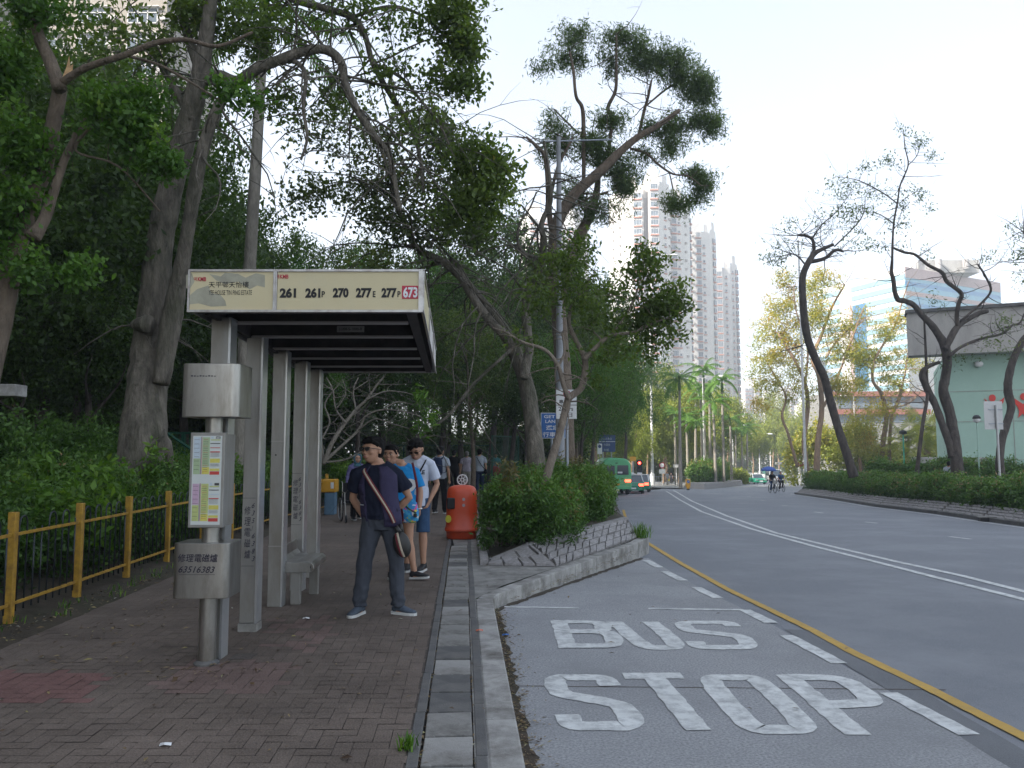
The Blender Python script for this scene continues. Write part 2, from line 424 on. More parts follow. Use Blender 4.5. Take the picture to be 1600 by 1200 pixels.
# pavers
def pavers():
    rng = np.random.default_rng(2); V = []; Q = []; A = []
    bw = .1; g = .0022
    x0, x1, y0, y1 = -7.5, -.25, 1.0, 46.0
    ni = int((x1-x0)/bw)+60; nj = int((y1-y0)/bw)
    nb = 0
    for j in range(nj):
        for i in range(-8, ni):
            s_ = (i+j) % 4
            if s_ == 0: w_, h_ = 2, 1
            elif s_ == 2: w_, h_ = 1, 2
            else: continue
            X = x0+i*bw; Yy = y0+j*bw
            xm = X+w_*bw/2+KS*Yy; ym = Yy+h_*bw/2
            off = xm-KS*ym
            if off > -.288-.01+ .0 or off+0 < -3.75-(.25*math.sin(ym*.9)*.2): 
                if off > -.288+.05 or off < -3.8: continue
            xa = X+g; xb = min(X+w_*bw-g, -.291); ya = Yy+g; yb_ = Yy+h_*bw-g
            if xb-xa < .02: continue
            zt = rng.normal(0, .0009, 4) if ym < 16 else np.zeros(4)
            c = [(xa, ya), (xb, ya), (xb, yb_), (xa, yb_)]
            base = len(V)
            for (cx, cy_), z in zip(c, zt): V.append((cx+KS*cy_, cy_, float(z)))
            Q.append((base, base+1, base+2, base+3))
            v = rng.random()*.8
            gx = G(85, 1060)
            px_ = (xm/ym*1250+800); py_ = 708+1.6*1250/ym
            if px_ < 172+ (py_-1060)*-1.0 and 1040 < py_ < 1082: v = .97+.03*rng.random()
            elif (abs(xm+2.05) < .42 and 5.5 < ym < 6.35) or (py_ > 950 and 957 < py_ < 1010 and 430 < px_ < 520 and rng.random() < .6): v = .86+.05*rng.random()
            A.append(v)
    return arr_mesh('pavement', np.array(V), np.array(Q), paver_mat(), A)
def paver_mat():
    m = D.materials.new('pavers'); m.use_nodes = True; nt = m.node_tree; N = nt.nodes; L = nt.links; p = N['Principled BSDF']
    p.inputs['Roughness'].default_value = .8; p.inputs['Specular IOR Level'].default_value = .3
    at = N.new('ShaderNodeAttribute'); at.attribute_name = 'v'
    cr = N.new('ShaderNodeValToRGB'); e = cr.color_ramp.elements
    e[0].position = 0; e[0].color = (.128, .102, .084, 1); e[1].position = 1; e[1].color = (.19, .105, .095, 1)
    for q, c in ((.4, (.150, .121, .101, 1)), (.8, (.138, .110, .092, 1)), (.84, (.18, .13, .112, 1)), (.93, (.18, .125, .11, 1)), (.955, (.175, .10, .09, 1))):
        x = e.new(q); x.color = c
    L.new(at.outputs['Fac'], cr.inputs[0])
    tc = N.new('ShaderNodeTexCoord')
    n1 = N.new('ShaderNodeTexNoise'); n1.inputs['Scale'].default_value = .8; n1.inputs['Detail'].default_value = 9; n1.inputs['Roughness'].default_value = .7
    L.new(tc.outputs['Object'], n1.inputs[0])
    r1 = N.new('ShaderNodeMapRange'); r1.inputs[1].default_value = .35; r1.inputs[2].default_value = .68; r1.inputs[3].default_value = .72; r1.inputs[4].default_value = 1.3
    L.new(n1.outputs[0], r1.inputs[0])
    n2 = N.new('ShaderNodeTexNoise'); n2.inputs['Scale'].default_value = 90; n2.inputs['Detail'].default_value = 4
    L.new(tc.outputs['Object'], n2.inputs[0])
    r2 = N.new('ShaderNodeMapRange'); r2.inputs[1].default_value = .3; r2.inputs[2].default_value = .7; r2.inputs[3].default_value = .75; r2.inputs[4].default_value = 1.25
    L.new(n2.outputs[0], r2.inputs[0])
    mu = N.new('ShaderNodeMath'); mu.operation = 'MULTIPLY'; L.new(r1.outputs[0], mu.inputs[0]); L.new(r2.outputs[0], mu.inputs[1])
    sc_ = N.new('ShaderNodeVectorMath'); sc_.operation = 'SCALE'; L.new(cr.outputs[0], sc_.inputs[0]); L.new(mu.outputs[0], sc_.inputs['Scale'])
    L.new(sc_.outputs[0], p.inputs['Base Color'])
    # fine ribbing across each paver
    wv = N.new('ShaderNodeTexWave'); wv.bands_direction = 'Y'; wv.inputs['Scale'].default_value = 22; wv.inputs['Distortion'].default_value = .4
    L.new(tc.outputs['Object'], wv.inputs[0])
    ad = N.new('ShaderNodeMath'); ad.operation = 'MULTIPLY_ADD'; ad.inputs[1].default_value = .4; L.new(wv.outputs['Fac'], ad.inputs[0]); L.new(n2.outputs[0], ad.inputs[2])
    bp_ = N.new('ShaderNodeBump'); bp_.inputs['Strength'].default_value = .5; bp_.inputs['Distance'].default_value = .004
    L.new(ad.outputs[0], bp_.inputs['Height']); L.new(bp_.outputs[0], p.inputs['Normal'])
    return m
o = link('pavement', pavers()); o['kind'] = 'structure'
b = MB(); b.add([(-.286+KS*-12, -12, -.007), (-.286+KS*60, 60, -.007), (-4.3+KS*60, 60, -.007), (-4.6+KS*-12, -12, -.007)], [(0, 1, 2, 3)])
o = b.build('pavement_bed', M['mortar']); o['kind'] = 'structure'
# soil of the wood and of the verge by the fence, a gently uneven sheet
rng0 = np.random.default_rng(8)
rows = []
for y in [-12, 0, 3, 5, 7, 9, 11, 13, 16, 20, 25, 30, 36, 44, 52, 60, 70]:
    r_ = []
    for x in (-3.72, -3.95, -4.25, -4.8, -6, -8, -12, -20, -40, -70):
        z = -.012 if x > -3.8 else (.03 if x > -4.3 else .10+.25*min(1, (-x-4.3)/4)+float(rng0.normal(0, .04)))
        r_.append((x+KS*min(y, 45), y, z))
    rows.append(r_)
strip('soil', rows, M['soil'])
b = MB(); b.add([(-8, 46, -.02), (-8, 70, -.02), (5.7, 70, -.3), (5.3, 46, -.1), (2.4, 16, -.05), (-1.0, 16, -.02), (-2.9, 46, -.02)], [(0, 1, 2, 3, 4, 5, 6)])
o = b.build('soil', M['soil']); o['kind'] = 'structure'
# verge and plaza to the right
RK = [GR(a, b_) for a, b_ in [(1760, 843), (1600, 823), (1528, 813), (1464, 803.5), (1368, 792), (1290, 779), (1241, 772)]]
def rk_x(y):
    pts = sorted([(p.y, p.x) for p in RK])
    if y < pts[0][0]: return pts[0][1]
    for (a, xa), (c, xc) in zip(pts[:-1], pts[1:]):
        if a <= y <= c: return xa+(xc-xa)*(y-a)/(c-a)
    return pts[-1][1]
yy = sorted([p.y for p in RK]+[25, 35, 45])
strip('verge', [[(rk_x(y)+.75, y, zr(y)+.42), (rk_x(y)+3.2, y, zr(y)*.5+.1), (rk_x(y)+6, y, -.35), (70, y, -.35)] for y in yy], M['soil'])
strip('plaza', [[(rk_x(y)+5.2, y, -.33), (80, y, -.33)] for y in yy], M['concrete_lt'])

# ---- painted markings, sheets 4 mm above what they lie on
def ribbon(b, pts, w_, zoff, jit=0.0, taper=None, smooth_n=0, closed=False):
    pts = [Vector(p) for p in pts]
    for _ in range(smooth_n):
        q = [pts[0]]
        for a, c in zip(pts[:-1], pts[1:]): q += [a*.75+c*.25, a*.25+c*.75]
        pts = q+[pts[-1]]
    L = [0]
    for a, c in zip(pts[:-1], pts[1:]): L.append(L[-1]+(c-a).length)
    n = len(pts); l = []; r = []
    for i in range(n):
        t = (pts[min(i+1, n-1)]-pts[max(i-1, 0)]); t.z = 0; t.normalize(); nr = Vector((t.y, -t.x, 0))
        ww = (w_[i] if hasattr(w_, '__len__') else w_)/2
        l.append(pts[i]-nr*(ww+rnd.uniform(-jit, jit))); r.append(pts[i]+nr*(ww+rnd.uniform(-jit, jit)))
    vs = []
    for a, c in zip(l, r):
        vs += [(a.x, a.y, zr(a.y)+zoff), (c.x, c.y, zr(c.y)+zoff)]
    b.add(vs, [(2*i, 2*i+1, 2*i+3, 2*i+2) for i in range(n-1)])
def dens(pts, step=.12):
    out = []
    for a, c in zip(pts[:-1], pts[1:]):
        n = max(1, int((c-a).length/step))
        out += [a+(c-a)*(i/n) for i in range(n)]
    return out+[pts[-1]]
def mark(name, label, cat=None, m='paint'):
    pass
def marking(name, b, m='paint'):
    o = b.build(name, M[m]); o['kind'] = 'structure'; return o
lower = [(2700, 1215), (1900, 1013), (1600, 937), (1464.5, 903), (1367.6, 878), (1271, 853.7), (1174, 826.6), (1096, 799.5), (1062, 781), (1046, 770.5), (1041, 768)]
upper = [(2700, 1203), (1900, 1001), (1600, 924.6), (1503, 900), (1406, 879), (1309.5, 856.4), (1212.6, 833), (1135, 806), (1081, 783), (1057.5, 769), (1052, 766.5)]
b = MB()
for ln in (lower, upper): ribbon(b, dens([GR(*p) for p in ln], .5), .13, .006)
marking('centre_line', b)
yl = [(1900, 1300), (1600, 1153), (1438.7, 1070.8), (1331, 1019.7), (1234.5, 968.7), (1137.7, 922), (1062.5, 880), (1030, 860), (1003, 843), (990, 833), (984, 826), (978, 812), (974, 797)]
b = MB(); ribbon(b, dens([GR(*p) for p in yl], .15), .10, .009, .004, 0, 1); marking('yellow_line', b, 'paint_y')
b = MB()
for a, c in [((1482.7, 838.5), (1516.8, 842.6)), ((1352, 815.7), (1371.5, 817.7)), ((1272.6, 800), (1286, 801.8)), ((1221, 789.4), (1230, 790.2)), ((1188.5, 781.6), (1195, 782.2)), ((1168, 776), (1172.6, 776.4))]:
    ribbon(b, [GR(*a), GR(*c)], .10, .005)
marking('lane_dashes', b)
b = MB()
for q in [((1009, 862), (1030, 874.5)), ((1038, 881.6), (1067, 897.7)), ((1088, 910), (1122, 929.5)), ((1163, 950), (1205, 973)), ((1229, 994), (1312, 1038)), ((1390, 1084), (1514, 1150)), ((1640, 1225), (1830, 1330))]:
    ribbon(b, dens([G(q[0][0], q[0][1], -.12), G(q[1][0], q[1][1], -.12)]), .135, .009, .008)
for a, c in [((788, 944.5), (904, 946.6)), ((1013, 947.7), (1162, 950))]:
    ribbon(b, dens([G(*a, -.12), G(*c, -.12)]), .085, .0085, .006)
marking('bay_box_line', b)
def letter(strokes, q, w_, wy=None):
    """strokes in unit square, q = the 4 ground corners (bl, br, tr, tl) as pixels"""
    C = [G(a, b_, -.12) for a, b_ in q]
    out = MB()
    for k_, st in enumerate(strokes):
        st = [Vector((a, b_, 0)) for a, b_ in st]
        for _ in range(2 if len(st) > 3 else 0):
            s2 = [st[0]]
            for a, c in zip(st[:-1], st[1:]): s2 += [a*.78+c*.22, a*.22+c*.78]
            st = s2+[st[-1]]
        st = dens(st, .05)
        # keep the outline in real metres
        def W(p):
            bot = C[0].lerp(C[1], p.x); top = C[3].lerp(C[2], p.x); return bot.lerp(top, p.y)
        ribbon(out, [W(p) for p in st], w_, .0085+.0012*k_, .007)
    return out
UU = {
 'B': [[(.15, 0), (.15, 1)], [(.05, .94), (.55, .94), (.92, .9), (.9, .56), (.55, .54), (.1, .54)], [(.1, .54), (.6, .54), (1.0, .5), (1.0, .08), (.6, .07), (.05, .07)]],
 'U': [[(.12, 1), (.12, .25), (.2, .05), (.5, .03), (.8, .05), (.88, .25), (.88, 1)]],
 'S': [[(.92, .78), (.9, .97), (.5, .97), (.08, .97), (.08, .62), (.3, .56), (.7, .46), (.93, .38), (.93, .03), (.5, .03), (.08, .03), (.08, .22)]],
 'T': [[(0, .94), (1, .94)], [(.5, .94), (.5, 0)]],
 'O': [[(.5, .97), (.15, .97), (.1, .7), (.1, .3), (.15, .03), (.5, .03), (.85, .03), (.9, .3), (.9, .7), (.85, .97), (.5, .97)]],
 'P': [[(.13, 0), (.13, 1)], [(.05, .95), (.6, .95), (.95, .9), (.95, .5), (.6, .45), (.1, .45)]]}
M['wordpaint'] = M['paint']
b = MB()
ribbon(b, dens([G(803, 1073, -.12), G(1100, 1075.5, -.12), G(1478, 1079, -.12)], .1), .014, .0062, .003); o = b.build('road_seam', M['mortar']); o['kind'] = 'structure'
b = MB(); gp_ = [Vector((kx(y)+.035, y, 0)) for y in (2.5, 3.5, 4.5, 5.5, 6.5, 7.5, 8.4, 9.0)]+[Vector((p[0]+.05, p[1]-.03, 0)) for p in KC[:5]]
gd = dens(gp_, .09); ribbon(b, gd, [.10*rnd.uniform(.5, 1.5) for _ in gd], .0072, .012); o = b.build('gutter_dirt', M['soil']); o['kind'] = 'structure'
def patch(name, pts, m, z=.0045, road=True):
    b = MB(); c = [GR(*p) if road else G(p[0], p[1], -.12) for p in pts]; q = []
    for a_, c_ in zip(c, c[1:]+c[:1]):
        n_ = max(2, int((c_-a_).length/.25))
        for k in range(n_): p = a_.lerp(c_, k/n_); q.append((p.x+rnd.uniform(-.02, .02), p.y+rnd.uniform(-.03, .03), zr(p.y)+z))
    b.add(q, [tuple(range(len(q)))]); o = b.build(name, m); o['kind'] = 'structure'
M['asph_dk'] = asphalt('older_asphalt', (.15, .158, .17), (.19, .198, .21)); M['asph_lt'] = asphalt('newer_asphalt', (.235, .245, .262), (.19, .2, .215))
patch('road_patch', [(1230, 985), (1275, 985), (1420, 1065), (1600, 1175), (1600, 1215), (1440, 1110)], M['asph_dk']);
for cr_pts in []:
    b = MB(); cp = dens([GR(*p) for p in cr_pts], .35); cp = [p+Vector((rnd.uniform(-.02, .02), 0, 0)) for p in cp]; ribbon(b, cp, .012, .0062, .003); o = b.build('road_crack', M['asph_dk']); o['kind'] = 'structure'
words = [('B', [(874, 1014), (965, 1014), (945, 969), (860, 969)]), ('U', [(1000, 1015), (1075, 1015), (1025, 971), (950, 971)]), ('S', [(1085, 1014), (1182, 1014), (1146, 971), (1056, 971)]),
         ('S', [(884, 1139), (1002, 1139), (953, 1058), (856, 1058)]), ('T', [(1035, 1143), (1148, 1143), (1062, 1053), (971, 1053)]),
         ('O', [(1165, 1145), (1281, 1145), (1190, 1058), (1091, 1058)]), ('P', [(1325, 1150), (1440, 1150), (1318, 1056), (1216, 1056)])]
for ch, q in words:
    marking('road_lettering', letter(UU[ch], q, .165))

# ---- sloped stone faces
def stone_face(b, A, B, T2, T1, rows, seed, depth=.03, wlen=.42, gap=.018, slant=.25):
    """face with bottom A-B and top T1-T2: staggered stones raised from the joints"""
    rr = random.Random(seed); A, B, T1, T2 = map(Vector, (A, B, T1, T2))
    nrm = (B-A).cross(T1-A).normalized()
    def W(u, v): return A.lerp(B, u).lerp(T1.lerp(T2, u), v)
    b.m = 0; ng = max(4, int((B-A).length/.4)); vs_ = [W(i/ng, j/4)-nrm*.012 for i in range(ng+1) for j in range(5)]; b.add(vs_, [(i*5+j, (i+1)*5+j, (i+1)*5+j+1, i*5+j+1) for i in range(ng) for j in range(4)])
    L = (B-A).length; H = max((T1-A).length, (T2-B).length)
    b.m = 1
    for r_ in range(rows):
        u = -rr.random()*.7*wlen/L
        while u < 1:
            du = wlen*rr.uniform(.6, 1.25)/L
            u0, u1 = max(u, 0), min(u+du, 1)
            if u1-u0 > .03/L*2:
                gu = gap/L/1.6; gv = gap/H/1.3
                v0, v1 = r_/rows+gv, (r_+1)/rows-gv
                j = [rr.uniform(-gu, gu)*.8 for _ in range(4)]; jv = [rr.uniform(-gv, gv)*.8 for _ in range(4)]
                sl_ = slant*H/L/rows
                c = [W(min(1, max(0, u0+gu+j[0]-sl_)), v0+jv[0]), W(min(1, max(0, u1-gu+j[1]-sl_)), v0+jv[1]), W(min(1, max(0, u1-gu+j[2]+sl_)), v1+jv[2]), W(min(1, max(0, u0+gu+j[3]+sl_)), v1+jv[3])]
                ctr = sum(c, Vector())/4
                dd = depth*rr.uniform(.6, 1.1)
                t = [ctr+(p-ctr)*.93+nrm*dd for p in c]
                b.add(c+t, [(4, 5, 6, 7), (0, 1, 5, 4), (1, 2, 6, 5), (2, 3, 7, 6), (3, 0, 4, 7)])
            u += du
t = thing('stone_planter', 'low sloping stone planter wall between the bus bay and the red bin', 'planter')
b = MB()
A_ = (-.35, 11.62, 0); B_ = (.62, 11.5, 0); T1_ = (.28, 12.35, .21); T0_ = (-.30, 11.9, .03); C_ = (2.42, 15.45, 0); T2_ = (2.25, 16.0, .31)
stone_face(b, A_, B_, T1_, T0_, 2, 3, .03, .30, slant=0)
stone_face(b, B_, C_, T2_, T1_, 4, 5, .03, .40, slant=.5)
b.m = 1
b.beam(Vector(T1_)+Vector((0, .05, .0)), Vector(T2_)+Vector((0, .05, 0)), .14, .05)
b.beam(Vector(T0_)+Vector((0, .03, .0)), Vector(T1_)+Vector((0, .03, 0)), .12, .045)
D_ = (3.25, 24, zr(24)+.15); T3_ = (2.95, 24.2, zr(24)+.55)
stone_face(b, C_, D_, T3_, T2_, 4, 9, .03, .45)
b.m = 1; b.beam((-.40, 11.7, .02), (-.95, 21, .04), .12, .14); b.beam((-.95, 21, .04), (-2.2, 42, .04), .12, .14)
b.build('stone_facing', [M['joint'], M['stone']], t)
# the soil heap inside it
b = MB(); b.add([T0_, T1_, T2_, T3_, (-1.0, 24, .1), (.8, 16, .5), (1.6, 19, .45)], [(0, 1, 5), (1, 2, 6, 5), (2, 3, 6), (0, 5, 6, 4), (6, 3, 4)])
b.build('planter_soil', M['soil'], t)
t = thing('stone_planter', 'long pale stone bank under the hedge on the far side of the road', 'planter')
b = MB(); RKs = sorted(RK, key=lambda p: -p.y)
for i, (a, c) in enumerate(zip(RKs[:-1], RKs[1:])):
    n_ = Vector((1, .35, 0)).normalized()
    kk = .12
    a0 = Vector(a)+n_*.22+Vector((0, 0, .1)); c0 = Vector(c)+n_*.22+Vector((0, 0, .1))
    stone_face(b, a0, c0, c0+n_*.55+Vector((0, 0, .33)), a0+n_*.55+Vector((0, 0, .33)), 4, 20+i, .025, .5, slant=-.8)
b.build('stone_facing', [M['joint'], M['stone']], t)
b = MB()
for a, c in zip(RKs[:-1], RKs[1:]):
    n_ = Vector((1, .35, 0)).normalized()
    b.add([a, c, c+Vector((0, 0, .12)), a+Vector((0, 0, .12)), a+n_*.24+Vector((0, 0, .12)), c+n_*.24+Vector((0, 0, .12))], [(0, 1, 2, 3), (3, 2, 5, 4)])
o = b.build('kerb', M['concrete_dk']); o['kind'] = 'structure'
b = MB()
ribbon(b, dens([Vector((p.x-.28, p.y, 0)) for p in RKs], 1), .09, .006); marking('edge_line', b, 'paint')
# gully opening in the far kerb
g_ = GR(1535, 815); b = MB(); t = thing('gully', 'dark gully opening in the kerb under the far stone bank', 'drain', g_)
b.box((.18, 0, .06), (.5, .34, .13), rz=-.3); b.build('opening', M['black'], t)
b = MB(); b.box((.2, 0, .14), (.62, .4, .03), rz=-.3); b.build('lintel', M['concrete'], t)
# far island with stone edge
isl = [GR(1073, 763), GR(1100, 765), GR(1158, 759), GR(1165, 752), GR(1100, 750), GR(1075, 755)]
t = thing('traffic_island', 'far traffic island with pale stone edge carrying hedge and palms', 'traffic island')
b = MB()
cI = sum(isl, Vector())/6; n = len(isl)
lo = [Vector((p.x, p.y, zr(p.y)-.1)) for p in isl]; hi = [cI+(p-cI)*.97 for p in isl]; hi = [Vector((p.x, p.y, zr(p.y)+.55)) for p in hi]
b.add(lo+hi, [(i, (i+1) % n, (i+1) % n+n, i+n) for i in range(n)]+[tuple(range(n, 2*n))])
b.build('stone_edge', M['stone'], t)
# pale pavement on the far side of the junction
b = MB(); q = [GR(1005, 761, .1), GR(1068, 763, .1), GR(1072, 754, .1), GR(1072, 748, .1), GR(990, 748, .1)]
b.add(q, [(0, 1, 2, 3, 4)]); o = b.build('far_pavement', M['concrete_lt']); o['kind'] = 'structure'
# ------------------------------------------------------------------ vegetation
def leaf_arrays(centers, vals, n, spread, L, W_, rng, droop=.2, up=.35, jl=.35):
    """n leaves round every centre; returns verts, quads, per-leaf value"""
    C = np.repeat(np.asarray(centers, float), n, axis=0); V = np.repeat(np.asarray(vals, float), n)
    N_ = len(C)
    sp = spread if np.ndim(spread) else np.array([spread]*3)
    un = rng.normal(0, 1, (N_, 3)); un /= np.linalg.norm(un, axis=1)[:, None]
    p = C+un*sp*np.where(rng.random((N_, 1)) < .8, (rng.random((N_, 1))**.6)*1.75, np.abs(rng.normal(1.5, .6, (N_, 1))))
    d = rng.normal(0, 1, (N_, 3)); d[:, 2] -= droop; d /= np.linalg.norm(d, axis=1)[:, None]
    nn = rng.normal(0, 1, (N_, 3)); nn[:, 2] += up*3; nn -= d*(nn*d).sum(1)[:, None]; nn /= np.linalg.norm(nn, axis=1)[:, None]+1e-9
    s = np.cross(d, nn)
    l = (L*(1+rng.uniform(-jl, jl, N_)))[:, None]; w_ = (W_*(1+rng.uniform(-jl, jl, N_)))[:, None]
    a = p-d*l*.5; c = p+d*l*.5-nn*l*.12; m1 = p-d*l*.05+s*w_*.5+nn*w_*.15; m2 = p-d*l*.05-s*w_*.5+nn*w_*.15
    verts = np.stack([a, m1, c, m2], 1).reshape(-1, 3)
    q = np.arange(N_*4).reshape(-1, 4)
    val = np.clip(V+rng.normal(0, .13, N_), 0, 1)
    return verts, q, val
def cr_smooth(pts, k=4):
    """Catmull-Rom through (Vector, radius)"""
    out = []
    n = len(pts)
    for i in range(n-1):
        p0 = pts[max(i-1, 0)]; p1 = pts[i]; p2 = pts[i+1]; p3 = pts[min(i+2, n-1)]
        for j in range(k):
            t = j/k; t2 = t*t; t3 = t2*t
            v = .5*((2*p1[0])+(p2[0]-p0[0])*t+(2*p0[0]-5*p1[0]+4*p2[0]-p3[0])*t2+(3*p1[0]-p0[0]-3*p2[0]+p3[0])*t3)
            out.append((v, p1[1]*(1-t)+p2[1]*t))
    out.append(pts[-1]); return out
def limb_tube(b, pts, n=10, jit=.06, rr=random):
    pp = [p for p, r in pts]; ra = [max(.004, r*(1+rr.uniform(-jit, jit))) for p, r in pts]
    b.tube(pp, ra, n)
def traced_tree(name, label, Y, limbs, blobs, bark, leaf, seed=0, bare=0, bare_l=1.4, bare_dn=.5, LL=.1, LW=.05, nl=60, clump=.28, group=None, wob=.5,
                twig=.018, droop=.3, cat='tree', val=.45, depth=.9, base_off=0.0, nside=10, crown_parts=True):
    """limbs: lists of (px, py, r[, dy]); blobs: (px, py, rx, ry, clumps[, dy[, leafmul]])"""
    rr = random.Random(seed); rng = np.random.default_rng(seed)
    root_p = P(limbs[0][0][0], limbs[0][0][1], Y); t = thing(name, label, cat, root_p, 0, group)
    b = MB(); att = []
    base = P(limbs[0][0][0], limbs[0][0][1], Y)
    for li, l in enumerate(limbs):
        ph = rr.uniform(0, 6.28); pts = []
        for k, q in enumerate(l):
            hgt = (limbs[0][0][1]-q[1])/ppm(Y)
            dy = (q[3] if len(q) > 3 else 0)+wob*math.sin(hgt*.45+ph*(li > 0))*min(1, k*.35)*(0 if (li == 0 and k < 2) else 1)
            p = P(q[0], q[1], Y+dy)-root_p
            pts.append((p, q[2]))
        sm = cr_smooth(pts, 5)
        limb_tube(b, sm, nside, .05, rr)
        for p, r in sm[len(sm)//4:]: att.append((p, r))
    cl = []; cv = []; cn = []
    for bl in blobs:
        px, py, rx, ry, n = bl[:5]; dy = bl[5] if len(bl) > 5 else 0; ml = bl[6] if len(bl) > 6 else 1
        c = P(px, py, Y+dy)-root_p; sx = rx/ppm(Y); sz = ry/ppm(Y); sy = (sx+sz)/2*depth
        bv = val+rr.uniform(-.12, .12)
        for _ in range(n):
            d = rng.normal(0, 1, 3); d /= np.linalg.norm(d); r_ = abs(rng.normal(.68, .30))
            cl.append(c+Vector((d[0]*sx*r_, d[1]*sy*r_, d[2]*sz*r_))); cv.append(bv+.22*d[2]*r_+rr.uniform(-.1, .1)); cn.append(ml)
    rb = random.Random(seed+7); thin = [a for a in att if a[1] < .11] or att
    for _ in range(bare):
        p, r = rb.choice(thin); d = Vector((rb.gauss(0, 1), rb.gauss(0, .7), rb.gauss(.2, .5))).normalized(); q = p.copy(); L_ = bare_l*rb.uniform(.5, 1.5); pts = [q.copy()]; n_ = 6
        for k in range(n_):
            d = (d+Vector((rb.gauss(0, .16), rb.gauss(0, .16), rb.gauss(0, .12)-bare_dn*.30))).normalized(); q = q+d*L_/n_; pts.append(q.copy())
        r0 = min(r*.5, .012+.006*L_); b.tube(pts, [r0*(1-.8*k/n_) for k in range(n_+1)], 4, cap=False)
        for k in range(2):
            j = rb.randint(2, n_-1); d2 = Vector((rb.gauss(0, 1), rb.gauss(0, 1), rb.gauss(0, .6))).normalized()*L_*.3; b.tube([pts[j], pts[j]+d2*.5+Vector((0, 0, .03)), pts[j]+d2], [r0*.45, r0*.3, r0*.15], 3, cap=False)
    # twigs reach outwards from what is already there
    if cl:
        A = np.array([tuple(p) for p, r in att]); Ar = [r for p, r in att]
        CL = np.array([tuple(c) for c in cl])
        d0 = np.array([np.min(np.linalg.norm(A-c, axis=1)) for c in CL]); order = np.argsort(d0)
        A = list(map(tuple, A))
        for i in order:
            c = CL[i]; AA = np.array(A); dd = np.linalg.norm(AA-c, axis=1)+np.maximum(0, (AA[:, 2]-c[2]))*.5
            j = int(np.argmin(dd)); a = Vector(A[j]); L_ = (Vector(c)-a).length
            if L_ < .03: continue
            r0 = min(Ar[j]*.6, twig*(1+.5*L_)); r1 = max(.003, r0*.35)
            mid = a.lerp(Vector(c), .5)+Vector((rr.uniform(-1, 1), rr.uniform(-1, 1), rr.uniform(-.3, 1)))*L_*.13
            sm = cr_smooth([(a, r0), (mid, (r0+r1)/2), (Vector(c), r1)], 3)
            b.tube([p for p, r in sm], [r for p, r in sm], 4, cap=False)
            for p, r in sm[2:]: A.append(tuple(p)); Ar.append(r)
    o = b.build('trunk', bark, t, smooth=True)
    if cl:
        vs, qs, va = [], [], []; off = 0
        for ml in sorted(set(cn)):
            idx = [i for i in range(len(cl)) if cn[i] == ml]
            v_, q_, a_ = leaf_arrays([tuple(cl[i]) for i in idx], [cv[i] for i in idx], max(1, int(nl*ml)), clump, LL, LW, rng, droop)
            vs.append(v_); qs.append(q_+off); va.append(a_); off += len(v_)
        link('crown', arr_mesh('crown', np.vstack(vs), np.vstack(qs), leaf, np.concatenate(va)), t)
    return t

